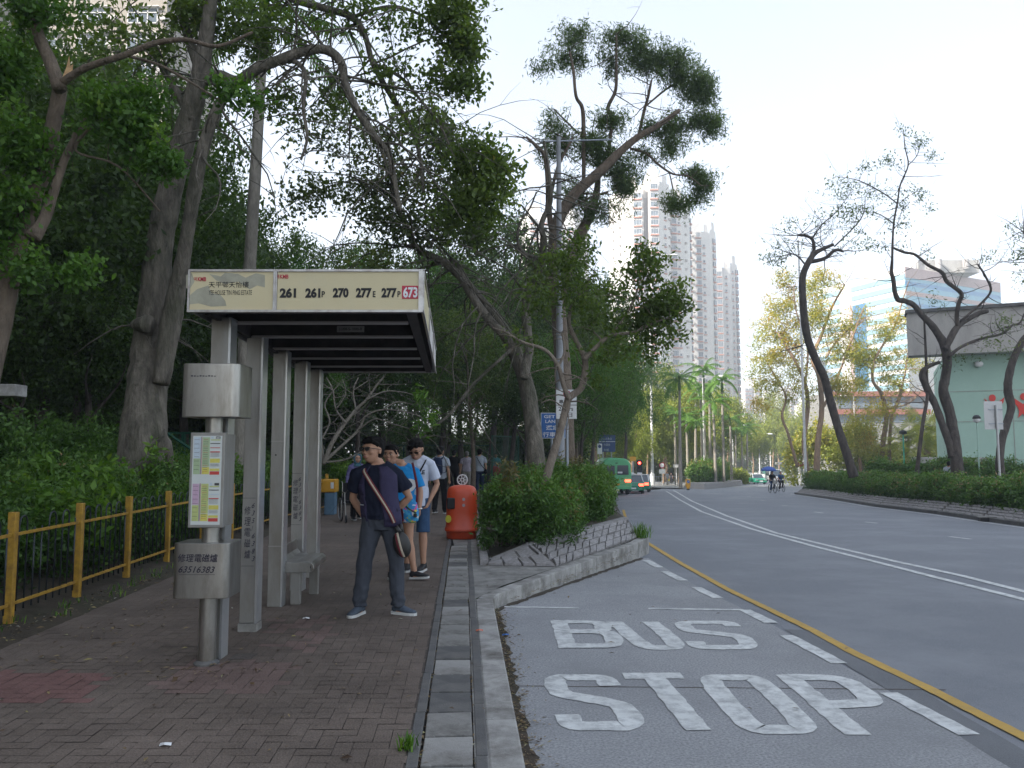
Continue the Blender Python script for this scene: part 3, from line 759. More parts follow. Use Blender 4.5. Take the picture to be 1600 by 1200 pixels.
# --- generic full trees for the wood: three kinds, copied
def grown_tree(name, label, seed, H, crown_z, cr, czr, bark, leaf, nclump=150, nl=110, LL=.13, LW=.07, clump=.42, r0=.22, forks=7, val=.4, cat='tree', flat=1.0):
    rr = random.Random(seed); rng = np.random.default_rng(seed)
    t = thing(name, label, cat); b = MB(); att = []
    lean = Vector((rr.uniform(-.5, .5), rr.uniform(-.5, .5), 0))
    top = crown_z+czr*.5; pts = []
    for k in range(7):
        f = k/6; pts.append((Vector((lean.x*f*f*2+rr.uniform(-.08, .08), lean.y*f*f*2+rr.uniform(-.08, .08), f*top-(.3 if k == 0 else 0))), r0*(1.25 if k == 0 else 1-.75*f)))
    sm = cr_smooth(pts, 4); limb_tube(b, sm, 10, .05, rr); att += sm[len(sm)//2:]
    for k in range(forks):
        f = rr.uniform(.38, .85); i = int(f*(len(sm)-1)); p0, r_ = sm[i]
        a = k*2.4+rr.uniform(-.5, .5); el = rr.uniform(.25, 1.0); L_ = cr*rr.uniform(.6, .9)
        pp = [(p0, r_*.6)]; d = Vector((math.cos(a)*math.cos(el), math.sin(a)*math.cos(el), math.sin(el))); p = p0.copy()
        for q in range(3):
            d = (d+Vector((rr.uniform(-.35, .35), rr.uniform(-.35, .35), rr.uniform(-.1, .35)))).normalized()
            p = p+d*L_/3; pp.append((p.copy(), r_*.6*(1-.28*(q+1))))
        s2 = cr_smooth(pp, 3); limb_tube(b, s2, 7, .05, rr); att += s2
    cl, cv = [], []
    lob = []
    for _ in range(14):
        d = rng.normal(0, 1, 3); d /= np.linalg.norm(d); lob.append((d, rr.uniform(.1, .32)))
    while len(cl) < nclump:
        d = rng.normal(0, 1, 3); d /= np.linalg.norm(d); d[2] *= flat
        rad = .62+sum(am for dd, am in lob if np.dot(dd, d) > .72); rad = min(rad, 1.15)
        r_ = rad*rng.random()**.33
        c = Vector((d[0]*cr*r_+lean.x*1.2, d[1]*cr*r_+lean.y*1.2, crown_z+d[2]*czr*r_))
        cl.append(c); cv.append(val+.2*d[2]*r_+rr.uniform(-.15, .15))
    A = [tuple(p) for p, r in att]; Ar = [r for p, r in att]; CL = np.array([tuple(c) for c in cl])
    AA0 = np.array(A); order = np.argsort([np.min(np.linalg.norm(AA0-c, axis=1)) for c in CL])
    for i in order:
        c = CL[i]; AA = np.array(A); j = int(np.argmin(np.linalg.norm(AA-c, axis=1))); a = Vector(A[j]); L_ = (Vector(c)-a).length
        if L_ < .05: continue
        r_ = min(Ar[j]*.6, .03*(1+.4*L_)); mid = a.lerp(Vector(c), .5)+Vector((rr.uniform(-1, 1), rr.uniform(-1, 1), rr.uniform(-.3, 1)))*L_*.12
        b.tube([a, mid, Vector(c)], [r_, r_*.7, max(.005, r_*.35)], 4, cap=False); A += [tuple(mid), tuple(c)]; Ar += [r_*.7, max(.006, r_*.4)]
    b.build('trunk', bark, t, smooth=True)
    v_, q_, a_ = leaf_arrays(CL, cv, nl, clump, LL, LW, rng, .25)
    link('crown', arr_mesh('crown', v_, q_, leaf, a_), t)
    return t
def hedge(name, label, path, wd, h0, h1, leaf, seed, n=40, nl=80, LL=.05, LW=.025, clump=.12, kind=None, cat=None, val=.45, zfn=None, group=None, ragged=.15, stems=True):
    """leaf mass along a ground path [(x, y)], wd wide, from h0 to h1 above zfn"""
    rng = np.random.default_rng(seed); rr = random.Random(seed)
    P2 = [Vector((p[0], p[1], 0)) for p in path]; Ls = [(c-a).length for a, c in zip(P2[:-1], P2[1:])]; T = sum(Ls)
    C = []; V = []
    ctrl = [rr.uniform(-1, 1) for _ in range(int(T)+6)]
    for _ in range(int(n*T)):
        s_ = rng.random()*T; u = s_
        for a, c, l in zip(P2[:-1], P2[1:], Ls):
            if u <= l: break
            u -= l
        d = (c-a).normalized(); nr = Vector((-d.y, d.x, 0)); w_ = rng.uniform(-.5, .5)
        p = a+d*u+nr*w_*wd
        k = int(s_); f = s_-k; hv = ctrl[k]*(1-f)+ctrl[k+1]*f
        top = h1*(1+ragged*hv)*(1-.35*abs(w_*2)**3)
        q = rng.random()
        z = top*(1-abs(rng.normal(0, .12))) if q < .55 else h0+(top-h0)*rng.random()
        z0 = zfn(p) if zfn else 0
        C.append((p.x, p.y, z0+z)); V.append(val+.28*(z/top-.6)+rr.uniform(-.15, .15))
        if q < .10:      # sprays that stick out of the top
            tx, ty = rng.normal(0, .35, 2); hh = rng.uniform(.12, .42)*h1
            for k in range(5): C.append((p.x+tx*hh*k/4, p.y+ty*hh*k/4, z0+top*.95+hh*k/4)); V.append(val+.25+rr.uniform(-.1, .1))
    ns = [nl]*len(C)
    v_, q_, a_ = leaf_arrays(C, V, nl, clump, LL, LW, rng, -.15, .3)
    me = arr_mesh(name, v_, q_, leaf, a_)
    if kind == 'stuff':
        o = link(name, me); tag(o, label, cat, group, 'stuff'); return o
    t = thing(name, label, cat, (P2[0].x, P2[0].y, 0), 0, group)
    o = link('foliage', me, t); o.location = (-P2[0].x, -P2[0].y, 0)
    return t
VEG = 1.0
# ------ the trees one can tell apart
Bark = M['bark']
traced_tree('broadleaf_tree', 'huge grey forked trunk leaning right, left of the bus shelter', 13.5,
    [[(214, 790, .46), (221, 720, .40), (229, 620, .35), (235, 560, .33), (239, 500, .29), (243, 450, .26), (247, 400, .235), (256, 345, .22), (268, 290, .21), (284, 230, .20), (300, 170, .185), (313, 115, .16), (322, 60, .13), (330, 0, .11), (338, -90, .08)],
     [(252, 600, .14), (262, 535, .17), (270, 490, .175), (277, 450, .15), (287, 400, .125), (296, 345, .11), (305, 290, .12), (318, 230, .10), (342, 165, .09), (372, 128, .08)], [(232, 506, .16), (218, 507, .12), (209, 508, .07)], [(236, 690, .30), (252, 705, .20), (262, 735, .10)],
     [(310, 128, .10), (340, 120, .12), (372, 128, .11), (400, 108, .10), (433, 95, .09), (475, 80, .085), (510, 78, .08), (533, 98, .075), (540, 133, .07), (560, 175, .065), (585, 212, .06), (607, 240, .05), (617, 285, .045), (625, 330, .04)],
     [(330, 0, .09), (380, -20, .09), (425, -15, .08), (463, 0, .07), (507, 13, .065), (550, 27, .06), (570, 55, .055), (583, 100, .05), (610, 148, .05), (640, 195, .045), (655, 240, .035), (662, 300, .025)],
     [(425, 100, .05), (455, 95, .045), (472, 105, .04), (478, 125, .035), (474, 170, .03), (480, 215, .025), (470, 250, .02)],
     [(300, 190, .08), (280, 150, .07), (255, 110, .05), (232, 70, .035)],
     [(313, 115, .09), (295, 60, .08), (280, 10, .06), (270, -60, .05)],
     [(583, 100, .03), (625, 120, .03), (660, 160, .025), (690, 200, .02), (715, 260, .015)],
     [(550, 27, .035), (610, 10, .03), (660, 25, .025), (700, 60, .02)]],
    [(560, 20, 60, 30, 18), (640, 40, 60, 40, 15), (705, 25, 38, 45, 66, 0, 1.3), (728, 75, 24, 34, 40, 0, 1.3), (600, 120, 60, 40, 13), (680, 120, 45, 30, 20), (640, 200, 50, 40, 13), (720, 130, 30, 22, 31),
     (740, 250, 40, 40, 48), (770, 300, 36, 50, 66), (720, 330, 50, 40, 57), (780, 260, 24, 22, 22), (470, 40, 70, 50, 20), (400, 60, 50, 60, 31), (350, 30, 60, 40, 40), (250, 70, 60, 50, 20), (300, 20, 50, 40, 48), (440, 150, 50, 40, 18), (520, 150, 50, 45, 18), (180, 50, 70, 50, 22, -1)],
    Bark, M['leaf_lt'], 11, 150, 1.5, .6, LL=.11, LW=.06, nl=20, clump=.17, wob=.5, twig=.012)
traced_tree('broadleaf_tree', 'dark crooked tree with a splintered pale break at the left edge', 9.5,
    [[(-60, 800, .20), (-30, 620, .16), (0, 500, .14), (20, 410, .12), (44, 330, .105), (70, 260, .095), (84, 190, .09), (94, 140, .085)],
     [(94, 140, .085), (78, 95, .08), (60, 55, .07), (55, 15, .065), (50, -60, .05)],
     [(96, 130, .05), (122, 112, .045), (150, 100, .042), (195, 86, .038), (240, 68, .034), (290, 62, .028), (340, 72, .022), (395, 50, .016)],
     [(50, 372, .09), (68, 345, .07), (84, 300, .055), (98, 255, .05), (112, 228, .045), (128, 195, .04), (150, 185, .035), (180, 200, .02)],
     [(195, 86, .02), (250, 102, .018), (300, 130, .015), (345, 158, .01)], [(150, 190, .02), (118, 235, .015), (185, 260, .012), (250, 330, .01)]],
    [(10, 110, 34, 50, 30, 0, 1.2), (30, 230, 50, 60, 40), (-10, 330, 60, 60, 40), (160, 170, 40, 34, 22), (210, 200, 36, 34, 20), (250, 250, 34, 30, 18), (230, 150, 30, 26, 10), (60, 20, 60, 30, 20), (340, 140, 20, 12, 4), (120, 420, 30, 24, 9), (40, 420, 50, 36, 14), (385, 150, 18, 12, 5)],
    M['bark_mid'], M['leaf_brt'], 12, LL=.085, LW=.05, nl=44, clump=.12, wob=.35, twig=.008)
b = MB(); sp = D.objects['broadleaf_tree.001']; bp0 = P(103, 122, 9.45)-sp.location
b.add([bp0+Vector(v) for v in [(-.05, 0, 0), (.05, 0, -.03), (.11, .02, .10), (.06, .03, .12), (.07, .02, .19), (.03, .03, .17), (.02, .01, .30), (-.02, .03, .15), (-.02, .07, 0)]],
      [(0, 1, 2, 3, 5, 7), (3, 4, 5), (5, 6, 7), (0, 8, 1)]); b.build('splintered_wood', M['splinter'], sp)
traced_tree('broadleaf_tree', 'bending grey tree whose limbs arch left above the signs and the planter', 19,
    [[(846, 790, 0.240), (838, 720, 0.216), (832, 660, 0.200), (822, 600, 0.192), (804, 548, 0.176), (788, 518, 0.160), (768, 488, 0.112), (740, 455, 0.104), (712, 425, 0.104), (690, 408, 0.096), (655, 390, 0.080), (638, 362, 0.072), (622, 325, 0.064), (612, 280, 0.056), (598, 240, 0.044), (585, 205, 0.032)],
     [(792, 525, 0.120), (772, 508, 0.104), (748, 478, 0.104), (727, 445, 0.096), (716, 418, 0.080), (705, 405, 0.064)],
     [(818, 592, 0.112), (826, 545, 0.120), (822, 495, 0.112), (825, 455, 0.104), (842, 425, 0.096), (850, 380, 0.080), (846, 350, 0.064), (860, 315, 0.056), (858, 270, 0.040), (850, 220, 0.024)],
     [(845, 405, 0.048), (820, 396, 0.040), (809, 378, 0.036), (812, 350, 0.032), (828, 325, 0.024), (838, 300, 0.016)],
     [(655, 390, 0.048), (690, 370, 0.040), (730, 360, 0.032), (770, 340, 0.024)], [(700, 290, 0.016), (690, 340, 0.024), (672, 388, 0.040)],
     [(800, 545, 0.040), (740, 600, 0.040), (700, 650, 0.032), (640, 690, 0.024)]],
    [(560, 190, 60, 50, 26), (600, 240, 60, 50, 26), (650, 290, 60, 50, 44), (560, 290, 60, 50, 40), (690, 230, 45, 45, 57), (720, 300, 45, 50, 57), (620, 350, 60, 40, 57), (740, 370, 40, 35, 44), (680, 350, 40, 40, 31), (500, 220, 60, 60, 22), (480, 310, 60, 50, 26), (660, 190, 50, 30, 26), (590, 420, 60, 30, 31), (840, 440, 30, 40, 18)],
    Bark, M['leaf_oliv'], 13, 130, 2.2, .6, LL=.13, LW=.07, nl=22, clump=.24, wob=.6, twig=.016)
traced_tree('acacia_tree', 'tall dark acacia with airy crown tufts against the sky', 24,
    [[(884, 770, .32), (882, 640, .27), (878, 560, .25), (872, 480, .22), (866, 420, .20), (868, 360, .18), (884, 322, .17), (905, 296, .16), (938, 268, .15), (970, 236, .12), (1000, 212, .10), (1030, 195, .08), (1062, 172, .06)],
     [(872, 480, .16), (888, 420, .16), (905, 370, .17), (922, 335, .16), (932, 300, .10), (935, 250, .07), (930, 215, .06)],
     [(864, 370, .09), (858, 330, .09), (856, 280, .08), (852, 245, .07), (838, 228, .05), (822, 214, .04)],
     [(912, 290, .06), (912, 215, .07), (910, 170, .06), (900, 150, .05), (896, 110, .045), (890, 80, .03)],
     [(950, 240, .06), (956, 190, .06), (950, 168, .06), (962, 140, .05), (963, 95, .04), (963, 55, .03)],
     [(998, 212, .05), (1006, 175, .05), (1013, 150, .04), (1018, 125, .03)], [(1010, 165, .03), (1040, 140, .03), (1070, 120, .02)],
     [(985, 232, .04), (1010, 240, .04), (1030, 258, .035), (1052, 272, .03), (1075, 275, .02), (1095, 290, .02)],
     [(1046, 270, .02), (1052, 300, .02), (1050, 315, .015)], [(905, 210, .03), (885, 190, .03), (865, 170, .02)],
     [(862, 300, .05), (872, 260, .05), (895, 215, .04)], [(880, 330, .05), (920, 310, .04), (950, 300, .04)]],
    [(897, 55, 36, 17, 44), (882, 88, 34, 19, 34), (850, 108, 26, 19, 24, 0, .7), (905, 95, 17, 21, 20), (972, 60, 39, 24, 58), (955, 95, 29, 26, 34), (1000, 80, 26, 24, 44), (1000, 100, 24, 17, 31), (1034, 96, 36, 29, 75), (1062, 112, 34, 34, 75), (1082, 140, 29, 31, 61),
     (1102, 142, 20, 39, 61), (1112, 196, 21, 24, 51), (1085, 190, 29, 21, 37), (1052, 200, 26, 29, 51), (1048, 232, 26, 21, 34), (1015, 205, 29, 17, 31), (955, 190, 41, 18, 51), (920, 228, 31, 26, 68), (940, 248, 24, 24, 51), (972, 268, 31, 34, 75), (866, 196, 24, 24, 27), (858, 236, 29, 21, 31),
     (878, 225, 17, 21, 27), (930, 332, 48, 17, 58), (975, 295, 19, 21, 41), (893, 290, 31, 31, 31, 0, .6), (1058, 320, 29, 18, 48), (1098, 290, 21, 31, 58), (1080, 272, 19, 12, 24), (1010, 245, 24, 17, 17), (905, 310, 36, 17, 27)],
    M['bark_mid'], M['leaf_blue'], 14, 60, 1.1, 0, LL=.15, LW=.03, nl=28, clump=.16, wob=.7, twig=.012, droop=.5)
M['bark_lt2'] = mat('young_bark', (.20, .165, .13), .9, 0, .4, 8, .8, 26, stretch=(1, 1, .4))
traced_tree('young_tree', 'slender leaning tree growing out of the shrubs in the stone planter', 13.4,
    [[(842, 800, .075), (857, 735, .07), (872, 685, .065), (884, 640, .065), (889, 622, .06), (908, 606, .06), (914, 580, .055), (913, 560, .05), (900, 532, .04), (889, 505, .035), (894, 478, .03), (910, 456, .022), (925, 430, .015)],
     [(889, 624, .045), (880, 600, .04), (872, 572, .035), (852, 547, .03), (818, 535, .022), (792, 520, .014), (770, 512, .008)],
     [(913, 562, .04), (931, 543, .036), (955, 524, .03), (992, 519, .025), (1020, 505, .018), (1050, 495, .012)],
     [(872, 572, .025), (882, 550, .02), (878, 520, .016)], [(955, 524, .018), (985, 480, .018), (1000, 440, .012)], [(884, 640, .012), (862, 625, .01), (845, 630, .005)]],
    [(1010, 430, 36, 36, 40), (1030, 480, 44, 30, 67, 0, 1.2), (1000, 505, 44, 24, 46), (1055, 470, 20, 26, 21), (960, 450, 44, 38, 19), (905, 430, 46, 46, 32), (870, 410, 34, 30, 22), (880, 470, 46, 34, 24), (835, 470, 36, 34, 15), (820, 530, 30, 26, 8), (925, 500, 40, 30, 17),
     (950, 560, 36, 26, 13), (985, 545, 40, 26, 13), (1020, 540, 26, 26, 12), (935, 600, 20, 20, 4), (1050, 520, 24, 18, 11), (1010, 395, 20, 20, 14), (905, 380, 30, 20, 15)],
    M['bark_lt2'], M['leaf_lt'], 15, 40, .5, .3, LL=.10, LW=.045, nl=15, clump=.11, wob=.25, twig=.008, val=.35)
M['bark_frangi'] = mat('frangipani_bark', (.20, .18, .15), .9, 0, .25, 8, .6, 26)
traced_tree('frangipani_tree', 'bare whitish frangipani with knotty branches behind the shelter', 17,
    [[(505, 725, 0.050), (520, 690, 0.047), (540, 660, 0.039), (556, 640, 0.033), (572, 625, 0.028), (590, 600, 0.019), (600, 588, 0.011)],
     [(508, 720, 0.039), (530, 700, 0.033), (560, 672, 0.028), (572, 650, 0.022), (600, 640, 0.017), (640, 645, 0.011), (665, 655, 0.007)],
     [(540, 660, 0.022), (525, 640, 0.019), (520, 610, 0.017), (510, 590, 0.011)], [(556, 640, 0.019), (552, 610, 0.017), (560, 590, 0.011)], [(572, 625, 0.017), (600, 612, 0.014), (625, 612, 0.011), (650, 618, 0.007)],
     [(600, 640, 0.011), (620, 628, 0.010), (645, 632, 0.007)], [(505, 720, 0.033), (500, 680, 0.028), (490, 650, 0.022), (500, 620, 0.017), (495, 590, 0.011)], [(500, 690, 0.022), (515, 660, 0.019), (508, 630, 0.017), (530, 600, 0.011)],
     [(525, 640, 0.014), (540, 615, 0.011), (535, 592, 0.008)], [(560, 672, 0.017), (585, 655, 0.014), (612, 662, 0.011), (640, 670, 0.006)], [(552, 610, 0.011), (575, 595, 0.008)], [(520, 610, 0.011), (505, 600, 0.008)], [(490, 650, 0.017), (470, 620, 0.011), (478, 590, 0.008)],
     [(508, 722, 0.022), (540, 718, 0.019), (575, 700, 0.011), (600, 690, 0.007)]],
    [(660, 630, 14, 10, 5), (672, 655, 14, 8, 5), (650, 612, 8, 6, 2), (655, 670, 10, 6, 3)], M['bark_frangi'], M['leaf_brt'], 16, 60, .7, -.2, LL=.2, LW=.06, nl=9, clump=.12, wob=.5, twig=.008, nside=8)
# thin trees across the road
RT = 'flame trees along the far side of the road'
traced_tree('flame_tree', 'dark leaning trunk forking high at the left end of the far hedge', 42,
    [[(1334, 745, 0.271), (1325, 715, 0.230), (1310, 670, 0.213), (1297, 625, 0.221), (1288, 590, 0.213), (1274, 560, 0.205), (1261, 525, 0.205), (1255, 477, 0.189), (1254, 435, 0.180), (1262, 412, 0.164), (1273, 396, 0.123), (1288, 388, 0.098), (1302, 382, 0.082)],
     [(1262, 410, 0.115), (1288, 404, 0.098), (1305, 391, 0.090), (1318, 393, 0.057)], [(1268, 400, 0.098), (1272, 388, 0.090), (1269, 374, 0.082), (1258, 368, 0.074), (1247, 367, 0.049)],
     [(1257, 412, 0.049), (1248, 402, 0.041), (1237, 397, 0.033), (1215, 402, 0.016)], [(1270, 372, 0.041), (1285, 350, 0.033), (1305, 333, 0.025), (1330, 300, 0.016)], [(1304, 385, 0.041), (1339, 350, 0.033), (1350, 330, 0.025), (1352, 310, 0.016)], [(1254, 540, 0.041), (1225, 548, 0.016)]],
    [(1208, 406, 28, 12, 31), (1225, 385, 30, 14, 23), (1290, 345, 34, 22, 31), (1325, 335, 28, 22, 31), (1345, 382, 40, 12, 26), (1240, 350, 20, 22, 13), (1230, 440, 20, 30, 13), (1310, 300, 30, 20, 23)],
    M['bark_dk'], M['leaf_md'], 31, 90, 1.7, -.2, LL=.17, LW=.06, nl=6, clump=.2, wob=.6, twig=.012, group=RT)
traced_tree('flame_tree', 'dark twin trunk twisting up in front of the green hall with a person beside it', 38,
    [[(1497, 750, 0.295), (1494, 715, 0.271), (1490, 680, 0.246), (1484, 645, 0.238), (1474, 612, 0.230), (1477, 590, 0.221), (1480, 565, 0.213), (1476, 540, 0.213), (1467, 524, 0.180), (1455, 507, 0.164), (1440, 492, 0.139), (1427, 476, 0.131), (1412, 470, 0.123), (1403, 468, 0.123), (1398, 455, 0.107), (1396, 438, 0.098), (1393, 425, 0.090), (1394, 405, 0.057), (1395, 370, 0.049), (1397, 345, 0.045), (1402, 318, 0.041), (1407, 288, 0.037), (1419, 258, 0.033), (1414, 230, 0.025), (1412, 205, 0.016)],
     [(1488, 715, 0.180), (1482, 690, 0.164), (1472, 662, 0.164), (1461, 632, 0.164), (1449, 608, 0.164), (1441, 585, 0.156), (1450, 573, 0.098), (1468, 566, 0.082)],
     [(1476, 545, 0.180), (1483, 533, 0.164), (1492, 516, 0.156), (1502, 505, 0.139), (1517, 496, 0.123), (1531, 489, 0.115), (1543, 486, 0.107)],
     [(1393, 386, 0.049), (1412, 394, 0.066), (1430, 398, 0.066), (1450, 414, 0.074), (1472, 426, 0.090), (1480, 441, 0.090), (1502, 458, 0.098), (1498, 474, 0.098), (1495, 492, 0.098), (1496, 510, 0.107)],
     [(1500, 502, 0.049), (1530, 477, 0.057), (1548, 455, 0.057), (1541, 434, 0.049), (1528, 413, 0.041)],
     [(1482, 558, 0.082), (1500, 543, 0.074), (1530, 530, 0.066), (1564, 522, 0.057), (1580, 509, 0.049), (1594, 504, 0.041), (1600, 490, 0.033)],
     [(1402, 318, 0.029), (1382, 303, 0.029), (1355, 288, 0.025), (1335, 280, 0.016), (1308, 276, 0.010)], [(1398, 350, 0.025), (1370, 333, 0.021), (1340, 330, 0.010)], [(1419, 258, 0.025), (1432, 244, 0.021), (1440, 220, 0.010)],
     [(1432, 745, 0.098), (1437, 700, 0.090), (1443, 655, 0.082), (1449, 620, 0.082), (1448, 590, 0.074), (1446, 540, 0.057), (1444, 500, 0.041)], [(1402, 320, 0.016), (1430, 300, 0.016), (1450, 300, 0.008)]],
    [(1412, 205, 12, 8, 10), (1436, 222, 18, 14, 23), (1455, 245, 12, 10, 13), (1388, 252, 26, 12, 23), (1352, 262, 18, 14, 16), (1318, 285, 18, 12, 18), (1365, 300, 34, 14, 31), (1405, 318, 20, 24, 23), (1432, 305, 20, 16, 21), (1352, 328, 30, 12, 26), (1405, 350, 26, 20, 26), (1452, 325, 10, 8, 8),
     (1385, 384, 34, 8, 18), (1340, 360, 20, 14, 10), (1545, 400, 16, 14, 13), (1570, 505, 24, 18, 23), (1500, 560, 30, 16, 16), (1545, 535, 30, 12, 13), (1460, 470, 20, 14, 10), (1450, 400, 20, 10, 8)],
    M['bark_dk'], M['leaf_md'], 32, 130, 1.4, -.2, LL=.15, LW=.055, nl=6, clump=.18, wob=.6, twig=.01, group=RT)
traced_tree('flame_tree', 'wavy dark trunk at the right edge in front of the red figures', 35,
    [[(1564, 745, 0.197), (1562, 720, 0.164), (1565, 690, 0.156), (1573, 662, 0.164), (1580, 636, 0.164), (1575, 612, 0.180), (1576, 590, 0.164), (1584, 560, 0.156), (1600, 530, 0.148), (1625, 500, 0.131), (1640, 440, 0.115)], [(1640, 450, 0.082), (1610, 400, 0.066), (1600, 360, 0.041)]],
    [(1595, 360, 20, 20, 23), (1590, 400, 20, 14, 18), (1600, 440, 20, 16, 21), (1570, 550, 24, 20, 10)], M['bark_dk'], M['leaf_md'], 33, 40, 1.4, -.2, LL=.15, LW=.055, nl=6, clump=.18, group=RT)
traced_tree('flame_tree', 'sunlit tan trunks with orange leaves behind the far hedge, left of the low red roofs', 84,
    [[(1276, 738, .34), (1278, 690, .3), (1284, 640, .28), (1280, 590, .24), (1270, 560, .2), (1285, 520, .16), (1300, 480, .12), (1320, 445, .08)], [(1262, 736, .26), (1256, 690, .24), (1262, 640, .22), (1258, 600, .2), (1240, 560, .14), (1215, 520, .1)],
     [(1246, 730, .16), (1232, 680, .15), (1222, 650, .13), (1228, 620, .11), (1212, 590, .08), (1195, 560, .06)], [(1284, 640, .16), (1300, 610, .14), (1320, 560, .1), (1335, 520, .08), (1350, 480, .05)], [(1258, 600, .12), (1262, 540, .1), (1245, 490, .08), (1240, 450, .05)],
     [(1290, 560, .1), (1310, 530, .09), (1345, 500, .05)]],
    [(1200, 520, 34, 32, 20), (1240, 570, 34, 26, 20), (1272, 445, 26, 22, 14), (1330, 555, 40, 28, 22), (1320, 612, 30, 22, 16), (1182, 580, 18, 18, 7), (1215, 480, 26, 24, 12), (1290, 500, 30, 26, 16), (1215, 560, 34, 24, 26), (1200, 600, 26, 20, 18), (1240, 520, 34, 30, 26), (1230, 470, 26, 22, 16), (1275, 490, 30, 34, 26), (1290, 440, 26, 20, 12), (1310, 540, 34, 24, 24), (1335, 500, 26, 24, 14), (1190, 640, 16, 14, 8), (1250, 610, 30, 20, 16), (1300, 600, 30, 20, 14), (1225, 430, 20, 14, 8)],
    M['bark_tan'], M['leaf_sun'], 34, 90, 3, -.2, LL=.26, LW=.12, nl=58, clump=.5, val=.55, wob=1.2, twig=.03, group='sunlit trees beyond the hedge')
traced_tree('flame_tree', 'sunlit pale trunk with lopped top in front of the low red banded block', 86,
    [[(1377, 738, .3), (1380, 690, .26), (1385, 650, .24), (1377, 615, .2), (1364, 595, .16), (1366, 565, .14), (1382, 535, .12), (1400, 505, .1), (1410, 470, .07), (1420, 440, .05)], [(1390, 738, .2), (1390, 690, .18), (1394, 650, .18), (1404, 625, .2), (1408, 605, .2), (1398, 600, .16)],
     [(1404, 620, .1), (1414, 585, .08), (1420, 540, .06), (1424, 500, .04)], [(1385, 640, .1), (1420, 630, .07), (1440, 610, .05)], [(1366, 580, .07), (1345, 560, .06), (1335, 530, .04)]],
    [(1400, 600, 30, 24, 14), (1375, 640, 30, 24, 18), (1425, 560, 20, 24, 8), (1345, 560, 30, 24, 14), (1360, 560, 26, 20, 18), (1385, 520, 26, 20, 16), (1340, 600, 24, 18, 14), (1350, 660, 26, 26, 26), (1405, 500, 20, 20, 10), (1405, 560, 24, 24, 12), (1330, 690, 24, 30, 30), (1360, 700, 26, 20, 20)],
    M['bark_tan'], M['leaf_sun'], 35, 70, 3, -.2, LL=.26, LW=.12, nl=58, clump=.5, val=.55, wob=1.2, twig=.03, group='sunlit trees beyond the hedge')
traced_tree('broadleaf_tree', 'yellow green sunlit tree low behind the hedge right of the leaning trunk', 92,
    [[(1345, 742, .2), (1343, 715, .18), (1335, 690, .12), (1320, 670, .08)]],
    [(1330, 690, 24, 18, 26), (1350, 680, 24, 22, 26), (1365, 710, 20, 16, 18), (1310, 710, 20, 16, 16)], M['bark_tan'], M['leaf_lime'], 36, LL=.34, LW=.2, nl=34, clump=.6, wob=.6)

# ------ palms
def frond(b, base, az, el, L, nleaf, rr, lw=.035, ll=.45, droopk=1.0, ml=0):
    p = Vector(base); d = Vector((math.cos(az)*math.cos(el), math.sin(az)*math.cos(el), math.sin(el)))
    pts = [p.copy()]; n = 9
    for i in range(n):
        d = (d+Vector((0, 0, -.16*droopk))).normalized(); p = p+d*L/n; pts.append(p.copy())
    b.m = ml; b.tube(pts, [.035*(1-.8*i/n) for i in range(n+1)], 4, cap=False)
    for i in range(nleaf):
        f = .12+.88*i/nleaf; k = f*n; j = min(int(k), n-1); q = pts[j].lerp(pts[j+1], k-j)
        t = (pts[j+1]-pts[j]).normalized(); s = t.cross(Vector((0, 0, 1)))
        if s.length < .01: s = Vector((1, 0, 0))
        s.normalize(); u = s.cross(t)
        l_ = ll*(1-.6*abs(f-.45))*rr.uniform(.8, 1.1)
        for sd in (-1, 1):
            e = (s*sd*.8+t*.55-Vector((0, 0, .35+.3*rr.random()))).normalized()*l_; wv = t*lw
            b.add([q-wv, q+wv, q+e*.6+wv*.6-Vector((0, 0, .02)), q+e, q+e*.6-wv*.6], [(0, 1, 2, 3, 4)])
def palm(name, label, H, r, seed, nf=13, L=2.6, nleaf=26, leaf='leaf_lime', bark='bark_lt', ll=.5, lw=.04, group=None, shaft=True, val=.4):
    rr = random.Random(seed); t = thing(name, label, 'palm tree', (0, 0, 0), 0, group)
    b = MB(); lean = Vector((rr.uniform(-.4, .4), rr.uniform(-.4, .4), 0))*H*.05
    pts = [(Vector((lean.x*(f**2), lean.y*f**2, f*H-(.4 if f == 0 else 0))), r*(1.25-.45*f)) for f in (0, .1, .3, .5, .7, .85, 1)]
    limb_tube(b, cr_smooth(pts, 4), 10, .03, rr); b.build('trunk', M[bark], t, smooth=True)
    top = pts[-1][0]
    if shaft:
        s_ = MB(); s_.tube([top-Vector((0, 0, .1)), top+Vector((0, 0, .3)), top+Vector((0, 0, 1.1))], [r*.95, r*1.1, r*.4], 10); s_.build('crown_shaft', M['shaft'], t, smooth=True); top = top+Vector((0, 0, 1.0))
    c = MB()
    for i in range(nf):
        frond(c, top, i*2.399+rr.uniform(-.2, .2), rr.uniform(.05, 1.3), L*rr.uniform(.8, 1.1), nleaf, rr, lw, ll, rr.uniform(.8, 1.4))
    me = c.mesh('crown', M[leaf]); rng = np.random.default_rng(seed)
    a = me.attributes.new('v', 'FLOAT', 'FACE'); a.data.foreach_set('value', np.clip(rng.normal(val, .18, len(me.polygons)), 0, 1).astype(np.float32))
    link('crown', me, t); return t
M['shaft'] = mat('crown_shaft', (.10, .17, .06), .5, 0, .2, 5, stretch=(1, 1, .2))
pl = palm('royal_palm', 'slim royal palm with drooping fronds', 9.0, .13, 5, leaf='leaf_brt', val=.55)
pp = [(1063, 585, 78), (1098, 600, 96), (1102, 572, 92), (1110, 600, 99), (1118, 622, 88), (1131, 588, 90), (1087, 655, 88), (1075, 645, 92), (1143, 650, 104), (1150, 668, 118), (1160, 672, 126), (1168, 664, 122), (1056, 640, 96)]
